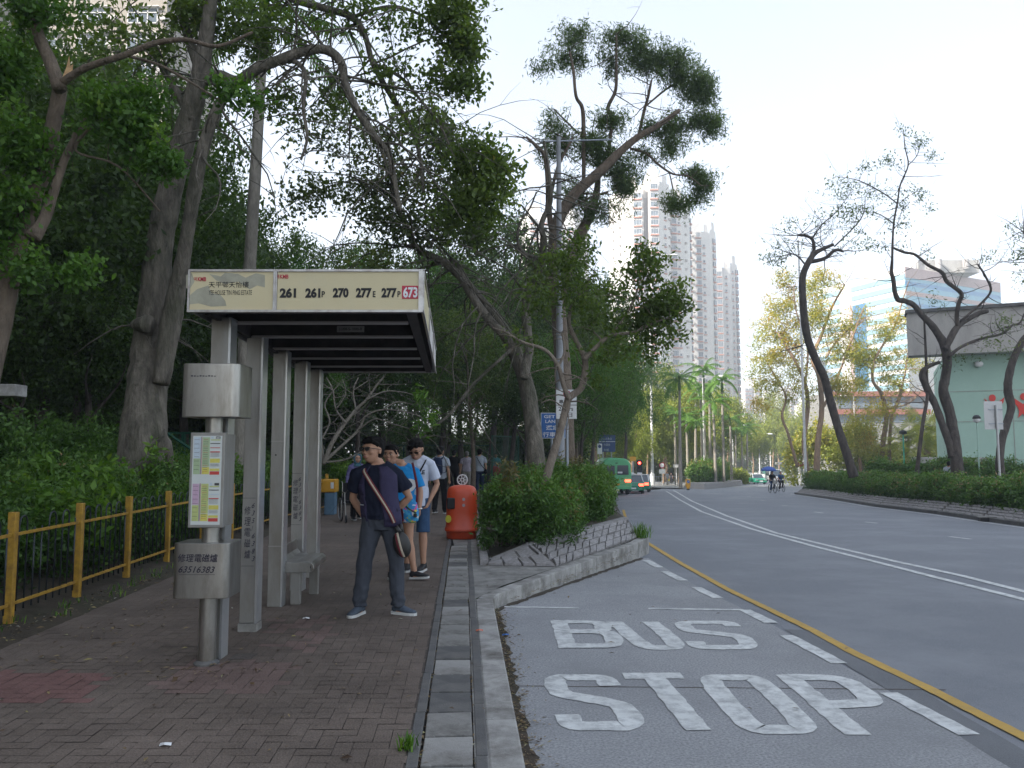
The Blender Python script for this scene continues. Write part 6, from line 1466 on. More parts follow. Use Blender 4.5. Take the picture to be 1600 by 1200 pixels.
# concrete beam end at left edge
q = P(28, 610, 8.6); t = thing('canopy', 'grey concrete slab end poking in at the left edge above the undergrowth', 'concrete canopy', (q.x, 8.6, 0))
b = MB(); b.span((-2.2, 0, q.z-.06), (-.03, .22, q.z+.07)); b.build('slab', M['concrete_lt'], t, bevel=.01)
b = MB(); b.span((-1.9, .5, 0), (-1.7, .7, q.z-.06)); b.build('column', M['concrete'], t)

# ------------------------------------------------------------------ the red bin
M['binred'] = mat('orange_red_plastic', (.58, .065, .016), .38, 0, .07, 3, spec=.5, dirt=(.35, .04, .02), dscale=3, damt=.4)
q = G(720, 843); t = thing('litter_bin', 'dome topped orange red litter bin at the end of the planter', 'litter bin', (q.x, q.y+.28, 0))
def sq_lathe(b, prof, n=40, e=3.2):
    vs = []; k = len(prof)
    for r, z in prof:
        for j in range(n):
            a = 2*math.pi*j/n; c, s_ = math.cos(a), math.sin(a); f = (abs(c)**e+abs(s_)**e)**(-1/e); vs.append((r*c*f, r*s_*f, z))
    fs = [(i*n+j, i*n+(j+1) % n, (i+1)*n+(j+1) % n, (i+1)*n+j) for i in range(k-1) for j in range(n)]
    fs += [tuple(range(n-1, -1, -1)), tuple((k-1)*n+j for j in range(n))]; b.add(vs, fs)
b = MB(); sq_lathe(b, [(.27, 0), (.285, .02), (.29, .13), (.30, .14)]); b.build('base', M['binred'], t, smooth=50)
b = MB(); sq_lathe(b, [(.30, .141), (.318, .15), (.318, .20), (.298, .215), (.292, .5), (.284, .78), (.278, .86), (.262, .92), (.225, .965), (.15, .99), (.01, 1.0)], 44); body = b.build('body', M['binred'], t, smooth=60)
b = MB(); b.span((-.262, -.297, .56), (-.11, -.22, .77)); b.build('opening', M['black'], t, bevel=.02)
M['ystick'] = mat('yellow_sticker', (.55, .5, .04), .5); M['lilac'] = mat('grey_sticker', (.4, .35, .38), .5)
b = MB(); b.prism([(.055*math.cos(a*.3927), .07*math.sin(a*.3927)) for a in range(16)], (-.232, -.308, .38), (1, 0, 0), (0, 0, 1), (0, .02, 0)); b.build('sticker', M['ystick'], t)
for z_ in (.63, .74): b = MB(); b.prism([(.028*math.cos(a*.3927), .03*math.sin(a*.3927)) for a in range(16)], (.05, -.289, z_), (1, 0, 0), (0, 0, 1), (0, .02, 0)); b.build('sticker', M['lilac'], t)
# white spoked disc lying upright on the bin
M['whplast'] = mat('white_plastic', (.66, .67, .68), .4, 0, .05)
t2 = thing('plastic_wheel', 'white spoked plastic wheel propped on top of the red bin', 'plastic wheel', (q.x+.0, q.y+.36, .99+.10))
b = MB(); b.torus((0, 0, 0), .095, .012, 'y', 24, 6); b.torus((0, 0, 0), .03, .01, 'y', 12, 5)
for k in range(7):
    a = k*2*math.pi/7; b.beam((.03*math.cos(a), 0, .03*math.sin(a)), (.09*math.cos(a), 0, .09*math.sin(a)), .014, .012)
b.build('wheel', M['whplast'], t2)

# ------------------------------------------------------------------ signs, lamps, signals
M['signblue'] = mat('sign_blue', (.02, .13, .42), .4, 0, .05); M['signdark'] = mat('dark_sign_blue', (.015, .05, .17), .45, 0, .08)
M['pole'] = mat('galvanised', (.33, .36, .41), .5, .4, .12, 4); M['pole_lt'] = mat('pale_pole', (.50, .50, .50), .5, .2, .08)
def disc(b, c, r, n=20, th=.004, u=(1, 0, 0), v=(0, 0, 1)): b.prism([(r*math.cos(2*math.pi*k/n), r*math.sin(2*math.pi*k/n)) for k in range(n)], c, u, v, (0, -th, 0))
M['pole_dk'] = mat('dark_galvanised', (.24, .25, .265), .6, .1, .2, 4)
# near lamp column with a crossing arm
Yc = 20.0; x = X(875, Yc); t = thing('street_lamp', 'thick grey lamp column rising behind the white parking sign', 'street lamp', (x, Yc, 0))
b = MB(); b.lathe([(.16, -.3), (.16, 1.2), (.12, 1.25), (.08, 5), (.055, ZT(214, Yc))], 16); b.build('column', M['pole_dk'], t, smooth=40)
za = ZT(221, Yc); b = MB(); b.tube([(X(846, Yc)-x, 0, za), (X(962, Yc)-x, 0, za+.05)], .022, 8); b.build('arm', M['pole'], t)

# white 24 hours sign
Yw = 16.5; t = thing('parking_sign', 'white no stopping sign reading 24 hrs behind the slender tree', 'sign', (X(886, Yw), Yw, 0))
x0, x1, z0, z1 = X(869, Yw)-X(886, Yw), X(901, Yw)-X(886, Yw), ZT(654.5, Yw), ZT(609, Yw)
b = MB(); b.lathe([(.03, -.2), (.03, z1-.05)], 12, (.0, .03, 0)); b.build('post', M['pole'], t, smooth=40)
b = MB(); b.span((x0, -.02, z0), (x1, -.005, z1)); pl_ = b.build('plate', M['white'], t, bevel=.003)
zm = ZT(633, Yw); b = MB(); b.span((x0, -.024, zm-.006), (x1, -.0195, zm+.006)); b.build('divider', M['black'], pl_)
b = MB(); disc(b, (0, -.02, ZT(616, Yw)), .078); b.build('roundel_rim', M['red'], pl_); b = MB(); disc(b, (0, -.0245, ZT(616, Yw)), .06); b.build('roundel', M['signblue'], pl_)
b = MB(); b.beam((-.045, -.03, ZT(616, Yw)+.045), (.045, -.03, ZT(616, Yw)-.045), .004, .02, up=(0, 1, 0)); b.build('roundel_bar', M['red'], pl_)
text_mesh('專', M['black'], pl_, (x0+.06, -.02, ZT(631, Yw)), (1, 0, 0), (0, 0, 1), .09, .085, .01, .004)
text_mesh('24 hrs', M['black'], pl_, (x0+.05, -.02, ZT(642, Yw)), (1, 0, 0), (0, 0, 1), .3, .085, .012, .004)
text_mesh('全日', M['black'], pl_, (x0+.07, -.02, ZT(652, Yw)), (1, 0, 0), (0, 0, 1), .26, .1, .004, .004)
# blue get in lane sign
Yb = 20.6; t = thing('lane_sign', 'blue GET IN LANE sign half behind the slender tree', 'sign', (X(862, Yb), Yb, 0)); cx_ = X(862, Yb)
x0, x1, z0, z1 = X(845, Yb)-cx_, X(884, Yb)-cx_, ZT(685, Yb), ZT(645, Yb)
b = MB(); b.lathe([(.03, -.2), (.03, z1-.1)], 12, (0, .04, 0)); b.build('post', M['pole'], t, smooth=40)
b = MB(); b.span((x0, -.01, z0), (x1, .0, z1)); pl_ = b.build('plate', M['white'], t); b = MB(); b.span((x0+.015, -.014, z0+.015), (x1-.015, -.0095, z1-.015)); b.build('blue_face', M['signblue'], pl_)
for s_, ya, yb_, xa, xb in (('GET IN', 648.5, 653.5, 850, 879), ('LANE', 656, 661, 852, 872), ('選定', 664.5, 672, 853, 873), ('行車線', 675, 682.5, 848, 878)):
    text_mesh(s_, M['white'], pl_, (X(xa, Yb)-cx_, -.014, ZT(yb_, Yb)), (1, 0, 0), (0, 0, 1), X(xb, Yb)-X(xa, Yb), ZT(ya, Yb)-ZT(yb_, Yb), .02, .004)
# distant dark blue direction sign
Yd = 62; t = thing('direction_sign', 'dark blue direction sign above the green minibus', 'sign', (X(948, Yd), Yd, -1)); cx_ = X(948, Yd)
x0, x1, z0, z1 = X(935.5, Yd)-cx_, X(961, Yd)-cx_, ZT(706, Yd)+1, ZT(679.5, Yd)+1
b = MB(); b.span((x0, 0, z0), (x1, .05, z1)); pl_ = b.build('plate', M['signdark'], t); b = MB(); b.span((x0, -.02, ZT(690, Yd)+.98), (x1, 0, ZT(690, Yd)+1.02)); b.build('divider', M['white'], pl_)
for s_ in (x0+.3, x1-.3): b = MB(); b.tube([(s_, .1, -.6), (s_, .1, z1)], .05, 8); b.build('post', M['pole'], t)
M['dimwhite'] = mat('dull_white', (.35, .38, .42), .6)
text_mesh('上水火車站', M['dimwhite'], pl_, (x0+.15, 0, ZT(687.5, Yd)+1), (1, 0, 0), (0, 0, 1), .85, .2, .01, .01); text_mesh('沙頭角', M['dimwhite'], pl_, (x0+.35, 0, ZT(697, Yd)+1), (1, 0, 0), (0, 0, 1), .5, .2, .01, .01); text_mesh('大埔', M['dimwhite'], pl_, (x0+.35, 0, ZT(705, Yd)+1), (1, 0, 0), (0, 0, 1), .4, .2, .01, .01)
b = MB(); disc(b, (0, 0, 0), .12); q = P(937, 703, 58)
t = thing('parking_sign', 'small grey no stopping plate left of the minibus roof', 'sign', (q.x, 58, zr(58))); b = MB(); b.tube([(0, 0, 0), (0, 0, q.z-zr(58)+.5)], .03, 8); b.build('post', M['pole'], t)
b = MB(); b.span((-.17, -.03, q.z-zr(58)-.3), (.17, -.01, q.z-zr(58)+.45)); b.build('plate', M['white'], t); b = MB(); disc(b, (0, -.03, q.z-zr(58)+.25), .12); b.build('roundel', M['signdark'], t)
# back of a sign on the right
Ys = 33.5; gx = X(1556, Ys); t = thing('road_sign', 'back of a square grey sign on a pale post at the right', 'sign', (gx, Ys, 0))
b = MB(); b.span((X(1538, Ys)-gx, 0, ZT(671, Ys)), (X(1567, Ys)-gx, .012, ZT(627, Ys))); b.build('plate', M['pole_lt'], t, bevel=.004)
b = MB(); b.lathe([(.05, -1), (.045, ZT(633, Ys))], 12, (0, -.06, 0)); b.build('post', M['pole_lt'], t, smooth=40)
for z_ in (640, 662): b = MB(); b.span((-.3, -.03, ZT(z_, Ys)-.02), (.3, -.002, ZT(z_, Ys)+.02)); b.build('bracket', M['pole'], t)
# plaza globe lamps
for (px, py, Y, l_) in ((1526, 655, 42, 'dark globe plaza lamp in front of the green hall wall'), (1411, 678, 60, 'green plaza lamp post with a flat head by the fan palms')):
    q = P(px, py, Y); t = thing('plaza_lamp', l_, 'lamp', (q.x, Y, -.4))
    if px > 1500:
        b = MB(); b.tube([(0, 0, 0), (0, 0, q.z+.2)], .035, 8); b.build('post', M['mint'], t); b = MB(); b.ell((0, 0, q.z+.4), (.19, .19, .2)); b.build('globe', M['white'], t, smooth=True); b = MB(); b.lathe([(.2, q.z+.42), (.19, q.z+.5), (.12, q.z+.6), (.02, q.z+.63)], 16); b.build('hood', M['black'], t, smooth=True)
    else:
        b = MB(); b.lathe([(.10, -1), (.10, 1), (.05, 1.1), (.05, q.z+.35)], 10); M['lampgreen'] = mat('lamp_green', (.05, .38, .27), .5); b.build('post', M['lampgreen'], t); b = MB(); b.lathe([(.05, q.z+.35), (.28, q.z+.42), (.26, q.z+.6), (.04, q.z+.7)], 14); b.build('head', M['black'], t)
# tall street lamps
def lamp(label, px, ytop, Y, arms, r=.1, L=1.6, m='pole_lt', basew=None, z0=None):
    x = X(px, Y); z0 = zr(Y) if z0 is None else z0; H = ZT(ytop, Y)-z0
    t = thing('street_lamp', label, 'street lamp', (x, Y, z0), 0, 'street lamps along the road')
    b = MB(); bw = basew or r*1.5; b.lathe([(bw, -.2), (bw, 1.4), (r, 1.55), (r*.6, H)], 12); b.build('column', M[m], t, smooth=40)
    for s_ in arms:
        b = MB(); b.tube([(0, 0, H-.1), (s_*L*.5, 0, H+.12), (s_*L, 0, H+.15)], .05*r/.1, 6); b.build('arm', M[m], t)
        b = MB(); b.ell((s_*(L+.45), 0, H+.12), (.5, .2, .13)); b.build('lantern', M['white'], t, smooth=True)
lamp('tall pale lamp post rising through the branches at the junction', 1018, 400, 92, (1,), .17, 2.5, basew=.3)
lamp('lamp post with right arm among the island palms', 1099, 590, 90, (-1, 1), .09, 1.5)
lamp('slim grey lamp column left of the leaning flame tree trunk', 1256, 375, 66, (), .11)
lamp('double armed lamp in the median left of the cyclists', 1185, 679, 150, (-1, 1), .13, 1.7)
lamp('smaller double armed lamp above the cyclists', 1202, 690, 178, (-1, 1), .13, 1.7)
lamp('single armed lamp right behind the palm cluster', 1144, 666, 128, (1,), .12, 1.5)
lamp('thin pale lamp post at the low red banded block', 1335, 620, 100, (-1,), .08, 1.0)
# red signals
M['sigred'] = mat('red_lamp', (.5, .02, .01), .3, emit=(1, .03, .02), estr=9.0); M['sigoff'] = mat('dark_lens', (.02, .02, .02), .3)
def signal(label, px, py, Y, lit=True):
    q = P(px, py, Y); z0 = zr(Y)+.05; H = q.z-z0
    t = thing('traffic_light', label, 'traffic light', (q.x, Y, z0), 0, 'red traffic lights at the junction')
    b = MB(); b.tube([(0, .12, 0), (0, .12, H+.3)], .06, 8); b.build('post', M['pole_lt'], t)
    b = MB(); b.span((-.24, -.06, H-.85), (.24, .1, H+.3)); b.build('backboard', M['black'], t, bevel=.02)
    for k in range(3): b = MB(); b.lathe([(.115, 0), (.1, .04), (.02, .06)], 14); me = b.mesh('lens', M['sigred'] if k == 0 else M['sigoff']); o = link('lens', me, t); o.rotation_euler = (math.pi/2, 0, 0); o.location = (0, -.06, H-k*.3)
signal('red traffic light just right of the taxis', 999, 723.5, 72); signal('red traffic light above the island hedge, left one', 1115, 725, 104); signal('red traffic light above the island hedge, right one', 1128, 726.5, 108)
signal('far red traffic light left of the cyclists umbrella', 1196, 732, 170)
def round_sign(label, px, py, Y, kind='noentry', plate=True):
    q = P(px, py, Y); z0 = zr(Y); H = q.z-z0; t = thing('round_sign', label, 'sign', (q.x, Y, z0), 0, 'round red signs at the junction')
    b = MB(); b.tube([(0, .06, 0), (0, .06, H+.2)], .05, 8); b.build('post', M['pole_lt'], t)
    b = MB(); disc(b, (0, 0, H), .34); b.build('disc', M['red'], t); b = MB()
    if kind == 'ring': disc(b, (0, -.006, H), .24)
    else: b.span((-.22, -.02, H-.06), (.22, -.005, H+.06))
    b.build('symbol', M['white'], t)
    if plate: b = MB(); b.span((-.36, -.02, H-.95), (.36, 0, H-.45)); b.build('plate', M['white'], t)
round_sign('round red ringed sign with a white plate right of the tall lamp post', 1034.5, 727, 92, 'ring'); round_sign('round red ringed sign between the two island signals', 1121.5, 726.5, 103, 'ring'); round_sign('red no entry sign left of the leaning flame tree', 1251, 725, 95, 'noentry', False)
# keep left bollard
q = GR(1073.5, 764, .1); Yk = q.y-.6; t = thing('keep_left_bollard', 'yellow keep left bollard at the tip of the traffic island', 'bollard', (X(1073.5, Yk), Yk, zr(Yk)))
s_ = ppm(Yk); b = MB(); b.prism([(-3.3, 8), (3.3, 8), (3.4, 17), (0, 17.8), (-3.4, 17)] and [(x/s_, z/s_) for x, z in ((-1.5, 2), (1.5, 2), (3.4, 6), (3.5, 17), (-3.5, 17), (-3.4, 6))], (0, 0, 0), (1, 0, 0), (0, 0, 1), (0, .25, 0)); b.build('body', M['yplast'], t, bevel=.03)
b = MB(); b.span((-2/s_, 0, 0), (2/s_, .25, 2.1/s_)); b.build('foot', M['black'], t); b = MB(); disc(b, (0, 0, 13/s_), 2.4/s_); b.build('disc', M['signblue'], t); b = MB(); b.beam((1.3/s_, -.015, 14.3/s_), (-1.3/s_, -.015, 11.7/s_), .01, .06, up=(0, 1, 0)); b.build('arrow', M['white'], t)
# small junction furniture
for (px, py, Y, w_, h, m, l_) in ((989, 717, 74, .55, .4, 'yplast', 'small yellow sign over a white plate near the taxis'), (1057, 728, 92, .75, .35, 'pole_lt', 'pale street name plate at the junction'), (1216, 724, 140, 1.1, .4, 'whiteband', 'long pale sign on a post far down the road')):
    q = P(px, py, Y); t = thing('small_sign', l_, 'sign', (q.x, Y, zr(Y))); H = q.z-zr(Y); b = MB(); b.tube([(0, .05, 0), (0, .05, H)], .05, 8); b.build('post', M['pole_lt'], t); b = MB(); b.span((-w_/2, -.02, H-h/2), (w_/2, .02, H+h/2)); b.build('plate', M[m], t)
# grey gantry frame left of the flame trees
q = P(1247, 740, 110); t = thing('gantry', 'pale steel footbridge frame left of the flame tree trunks', 'gantry', (q.x, 110, zr(110)))
Hh = ZT(708, 110)-zr(110)
for x_ in (-.9, .2, .9): b = MB(); b.span((x_-.12, 0, 0), (x_+.12, .2, Hh if x_ < .8 else Hh+.4)); b.build('column', M['pole_lt'], t)
b = MB(); b.span((-1, -.05, Hh-.25), (1.0, .25, Hh)); b.span((-1, -.05, Hh-1.3), (1.0, .25, Hh-1.1)); b.build('beam', M['pole_lt'], t)
# railings on the far pavement
t = thing('railing', 'thin pale guard railing along the far pavement at the junction', 'railing', (X(1008, 93), 93, zr(93)+.1))
L_ = X(1068, 93)-X(1008, 93); b = MB()
for z_ in (.25, 1.05): b.beam((0, 0, z_), (L_, 0, z_), .06, .06)
b.build('rail', M['pole'], t); b = MB(); x = 0
while x <= L_: b.tube([(x, 0, 0), (x, 0, 1.05)], .022, 5); x += .3
b.build('bars', M['pole'], t)
# low grey planter wall by the second hedge
t = thing('low_wall', 'low pale kerb wall between the far hedge and the plaza', 'wall', (0, 0, 0)); pts = [(X(1360, 48), 48), (X(1480, 38), 38), (X(1640, 33), 33)]
b = MB()
for a, c in zip(pts[:-1], pts[1:]): b.beam((a[0], a[1], .0), (c[0], c[1], .0), .3, .75)
b.build('wall', M['concrete_lt'], t)
for px, w_ in ((1466, 2.2), (1500, 3.0)):
    t = thing('planter_box', 'square dark planter box under the green hall, %s' % ('left of the twin trunks' if px < 1480 else 'right of the twin trunks'), 'planter', (X(px, 47), 47, -.4)); b = MB(); b.span((-w_/2, 0, 0), (w_/2, 1.2, 2.05-.3)); b.build('box', M['hallgrey'], t, bevel=.03)
# ------------------------------------------------------------------ people
SKIN = mat('skin', (.42, .235, .155), .55, 0, .06, 12, spec=.4)
SKIN_D = mat('skin_tan', (.34, .19, .13), .55, 0, .06, 12, spec=.4)
HAIR = mat('black_hair', (.007, .006, .006), .75, 0, .3, 80, .6, 150, spec=.15)
GREYHAIR = mat('grey_hair', (.2, .19, .18), .6, 0, .2, 80)
def cloth(name, c, var=.12): return mat(name, c, .85, 0, var, 14, .25, 180, spec=.2)
C = dict(navy=cloth('navy_polo', (.010, .013, .028)), vest=cloth('navy_vest', (.040, .035, .075)), slate=cloth('slate_trousers', (.055, .062, .078)), blue=cloth('bright_blue_shirt', (.015, .22, .52), .06),
         white=cloth('white_shirt', (.52, .56, .66), .05), denim=cloth('denim', (.035, .075, .15), .2), black=cloth('black_cloth', (.014, .014, .016)), grey=cloth('grey_shirt', (.34, .38, .44), .06), plaid=cloth('plaid_shirt', (.42, .38, .46), .3),
         khaki=cloth('pale_trousers', (.30, .28, .25)), teal=cloth('teal_shirt', (.10, .34, .40)), hijab=cloth('teal_scarf', (.05, .13, .17)), red=cloth('red_cloth', (.45, .02, .03)), dpack=cloth('navy_pack', (.012, .022, .055)), purple=cloth('purple_check', (.13, .12, .25), .4))
SHOE = dict(slate=mat('slate_shoe', (.06, .08, .11), .7, 0, .2, 40), black=mat('black_shoe', (.012, .013, .016), .6, 0, .1), sole=mat('shoe_sole', (.55, .56, .55), .7, 0, .06), cream=mat('cream_toe', (.52, .50, .43), .7))
def remesh(b, name, mats, vox, smooth_it=4, fold=0.0, fscale=9.0, fseed=0, zr_=None):
    me = b.mesh(name, mats); ob = D.objects.new('tmp', me); COL.objects.link(ob)
    m = ob.modifiers.new('r', 'REMESH'); m.mode = 'VOXEL'; m.voxel_size = vox; m.use_smooth_shade = True
    s = ob.modifiers.new('s', 'SMOOTH'); s.iterations = smooth_it; s.factor = .5
    bpy.context.view_layer.update()
    out = D.meshes.new_from_object(ob.evaluated_get(bpy.context.evaluated_depsgraph_get())); D.objects.remove(ob)
    out.name = name; out.materials.clear(); out.materials.append(mats)
    n = len(out.vertices)
    if fold:
        co = np.empty(n*3, np.float32); out.vertices.foreach_get('co', co); co = co.reshape(-1, 3)
        no = np.empty(n*3, np.float32); out.vertices.foreach_get('normal', no); no = no.reshape(-1, 3)
        h = np.array([noise.noise(Vector((c[0]*fscale+fseed, c[1]*fscale, c[2]*fscale*.55)))+.5*noise.noise(Vector((c[0]*fscale*2.3, c[1]*fscale*2.3+fseed, c[2]*fscale*1.3+c[0]*9))) for c in co])
        
        if 'trous' in name or 'short' in name: h = h+.45*np.sin(co[:, 2]*70+4*np.sin(co[:, 0]*20))*np.clip((.30-co[:, 2])/.2, 0, 1)
        co += no*(h*fold)[:, None]; out.vertices.foreach_set('co', co.ravel())
    out.polygons.foreach_set('use_smooth', [True]*len(out.polygons)); out.update()
    return out
def lerpr(a, b, t): return a+(b-a)*t
def hand(b, w, d, n, curl, s=1.0, side=1):
    """w wrist, d along the hand, n palm normal (direction the fingers curl to), curl rad per joint"""
    d = Vector(d).normalized(); n = Vector(n); n = (n-d*n.dot(d)).normalized(); l = d.cross(n)*side
    w = Vector(w)
    b.tube([w-d*.01, w+d*.02*s, w+d*.05*s, w+d*.085*s, w+d*.095*s], [(.024*s, .019*s), (.028*s, .017*s), (.037*s, .015*s), (.038*s, .013*s), (.030*s, .010*s)], 12, ref=l)
    for i, (o, L) in enumerate(((-.029, .064), (-.010, .074), (.010, .070), (.029, .056))):
        p = w+d*.085*s+l*o*s; c = curl*(1+.12*i); a = 0; pts = [p-d*.02*s, p]; dd = d
        for k, f in enumerate((.45, .32, .23)):
            a += c; dd = d*math.cos(a)+n*math.sin(a)+l*o*1.2; p = p+dd.normalized()*L*f*s; pts.append(p)
        b.tube(pts, [.009*s, .0092*s, .0085*s, .008*s, .0065*s], 8)
    p = w+d*.022*s-l*.022*s; t1 = (d*.75-l*.75+n*.25).normalized(); t2 = (d*1.0-l*.25+n*.45).normalized()
    b.tube([p, p+t1*.035*s, p+t1*.035*s+t2*.03*s, p+t1*.035*s+t2*.055*s], [.013*s, .012*s, .0095*s, .007*s], 8)
def person(label, pos, rz, H=1.72, yaw=0, head_yaw=0, head_pitch=0, head_roll=0, J=None, top='white', bottom='black', sleeve=.55, shorts=False, shoes='black', hair='short', skin=None, vox=.012, girth=1.0, female=False,
           fold=.006, hands=None, group=None, collar=False, hem=.90, short_z=None, face=True, shoe_dir=None, bottom_r=1.0, hair_m=None, hood=None, name='person', lean=0):
    """pose joints J in metres for a 1.72 m figure, facing -y; x to the picture's right"""
    s = H/1.72; skin = skin or SKIN
    t = thing(name, label, 'person', pos, rz, group); t.scale = (s, s, s)
    D_ = dict(hipR=(-.09, 0, .90), hipL=(.09, 0, .90), kneeR=(-.10, -.01, .49), kneeL=(.10, -.01, .49), ankR=(-.10, .02, .085), ankL=(.10, .02, .085),
              shR=(-.185, .0, 1.405), shL=(.185, .0, 1.405), elR=(-.235, .03, 1.12), elL=(.235, .03, 1.12), wrR=(-.235, -.06, .88), wrL=(.235, -.06, .88), head=(0, -.02, 1.605), pelvis=(0, 0, .95), chest=(0, 0, 1.28))
    D_.update(J or {}); Jv = {k: Vector(v) for k, v in D_.items()}
    MY = Matrix.Rotation(yaw, 3, 'Z'); ax = MY @ Vector((1, 0, 0))
    pel, ch = Jv['pelvis'], Jv['chest']; nk = ch+Vector((0, .01, .20)); hd = Jv['head']
    for k in ('shR', 'shL'):
        if k not in (J or {}): Jv[k] = MY @ Vector((Jv[k].x*(.9 if female else 1)*(1+.3*(girth-1)), 0, 0))+Vector((ch.x, ch.y, ch.z+.10))
    g = girth
    def trunk(b, e=0.0, z_lo=None, z_hi=None):
        rows = [(0.0, (.125, .095)), (.12, (.158+.01*(female), .115)), (.30, (.163, .112)), (.55, (.145*(.93 if female else 1), .102)), (.78, (.150, .108)), (1.0, (.168, .118)), (1.22, (.176, .112)), (1.4, (.132, .082)), (1.52, (.068, .060))]
        base = pel-Vector((0, 0, .09)); pts = []; rad = []
        for f, (ra, rb) in rows:
            p = base.lerp(ch, f) if f <= 1 else ch+(nk-ch)*((f-1)/.55)
            gg = g if f < 1.1 else 1+(g-1)*.4
            pts.append(p-MY @ Vector((0, (.03*(g-1)*6 if .2 < f < .9 else 0), 0))); rad.append((ra*gg+e, rb*(gg*1.08 if .2 < f < .9 else gg)+e))
        b.tube(pts, rad, 22, ref=ax)
    def leg(b, side, e0=0, e1=0, z_end=None, r=1.0):
        h_, k_, a_ = Jv['hip'+side], Jv['knee'+side], Jv['ank'+side]
        P_ = [h_+Vector((0, 0, .04)), h_.lerp(k_, .25), h_.lerp(k_, .6), k_, k_.lerp(a_, .28)+Vector((0, .012, 0)), k_.lerp(a_, .65), a_]
        Rr = [.092*g, .086*g, .068, .054, .057, .042, .036]
        if e1: # trousers hang straighter
            Rr = [.098*g, .094*g, .080*r, .073*r, .072*r, .070*r, .068*r]
        if z_end is not None:
            q = []; rr_ = []
            for p, r_ in zip(P_, Rr):
                if p.z >= z_end: q.append(p); rr_.append(r_)
                else:
                    a = q[-1]; f = (a.z-z_end)/max(1e-3, a.z-p.z); q.append(a.lerp(p, f)); rr_.append(max(r_, rr_[-1]*.97)+.004); break
            P_, Rr = q, rr_
        b.tube(P_, [x+e0 for x in Rr], 16)
    def arm(b, side, e=0, f_end=None, fl=0):
        a, el, w_ = Jv['sh'+side], Jv['el'+side], Jv['wr'+side]
        inn = (nk-a)*.35+a
        P_ = [inn+Vector((0, 0, -.03)), a, a.lerp(el, .35), a.lerp(el, .75), el, el.lerp(w_, .3), el.lerp(w_, .75), w_]
        Rr = [.055, .056, .048, .041, .038, .040, .030, .024]
        if female: Rr = [r_*.95*(1+.5*(g-1)) for r_ in Rr]
        if f_end is not None:
            tot = 1+ (0 if f_end <= 1 else 1)
            if f_end <= 1: P_ = P_[:3]+[a.lerp(el, f_end)]; Rr = [.060, .066, .066+fl, .070+fl]
            else: P_ = P_[:5]+[el.lerp(w_, f_end-1)]; Rr = [.060, .063, .058, .054, .052, .046]
        b.tube(P_, [x+e for x in Rr], 14)
    def traps(b, e=0): 
        for k in ('shR', 'shL'): b.tube([nk+Vector((0, .005, -.01)), nk.lerp(Jv[k], .55)+Vector((0, 0, -.005)), Jv[k]+Vector((0, 0, -.005))], [.055+e, .052+e, .050+e], 12)
    # --- body, one continuous mesh
    b = MB(); trunk(b); traps(b)
    for sd in 'RL':
        leg(b, sd); arm(b, sd)
        a_ = Jv['ank'+sd]; fd = Vector((shoe_dir or {}).get(sd, (0, -1, 0))).normalized()
        b.tube([a_+Vector((0, 0, .02)), a_-Vector((0, 0, .04)), a_+fd*.05-Vector((0, 0, .055)), a_+fd*.14-Vector((0, 0, .065))], [.036, .036, .034, .025], 10)
    HM = (Matrix.Rotation(head_yaw, 3, 'Z') @ Matrix.Rotation(head_pitch, 3, 'X') @ Matrix.Rotation(head_roll, 3, 'Y'))*1.09
    hs = Jv['head']
    fw = 1.06 if female else 1.0
    def hp(x, y, z): return hs+HM @ Vector((x, y, z))
    b.tube([nk-Vector((0, 0, .05)), nk+Vector((0, 0, .02)), hp(0, .02, -.075), hp(0, .015, -.03)], [.066, .054, .051, .05], 14)
    b.ell(hp(0, .015, .030), (.077*fw, .095, .088), 20, 12, HM)
    fc = [(0, -.018, .05), (0, -.020, .0), (0, -.024, -.04), (0, -.032, -.075), (0, -.040, -.102), (0, -.043, -.112)]
    b.tube([hp(*p) for p in fc], [(.076*fw, .085), (.075*fw, .083), (.070*fw, .076), (.057*fw, .063), (.038*fw, .044), (.02, .024)], 18, ref=HM @ Vector((1, 0, 0)))
    b.ell(hp(0, -.083, .030), (.055, .018, .014), 12, 7, HM)          # brow
    b.tube([hp(0, -.088, .018), hp(0, -.097, -.010), hp(0, -.104, -.024), hp(0, -.095, -.034)], [.008, .010, .013, .009], 8)
    for q in (-1, 1): b.ell(hp(q*.012, -.099, -.029), (.009, .010, .008), 8, 6, HM); b.ell(hp(q*.042*fw, -.070, -.018), (.026, .022, .022), 10, 7, HM)
    for q in (-1, 1): b.ell(hp(q*.077*fw, .012, -.005), (.010, .019, .032), 10, 7, HM)
    b.ell(hp(0, -.094, -.060), (.026, .012, .012), 10, 7, HM)
    hnd = hands or {}
    for sd in 'RL':
        el, w_ = Jv['el'+sd], Jv['wr'+sd]; h_ = hnd.get(sd, {}); dd = h_.get('d', (w_-el).normalized()); nn = h_.get('n', (.6 if sd == 'R' else -.6, -.3, 0))
        hand(b, w_, dd, nn, h_.get('curl', .35), 1.0 if not female else .92, 1 if sd == 'R' else -1)
    body = link('body', remesh(b, 'body', skin, vox, 3), t)
    if face:
        f_ = MB()
        for q in (-1, 1): f_.ell(hp(q*.031*fw, -.0935, .0045), (.015, .007, .0055), 10, 6, HM)
        f_.build('eyes', M['eye'], t, smooth=True)
        for q in (-1, 1): f_ = MB(); f_.ell(hp(q*.031*fw, -.0995, .0045), (.0062, .004, .0058), 8, 6, HM); f_.tube([hp(q*.016*fw, -.0995, .020), hp(q*.032*fw, -.0985, .0265), hp(q*.050*fw, -.086, .022)], [.0035, .0042, .002], 6); f_.tube([hp(q*.016*fw, -.0975, .0085), hp(q*.031*fw, -.1005, .0115), hp(q*.047*fw, -.090, .008)], .0018, 5); f_.build('brow', HAIR, t, smooth=True)
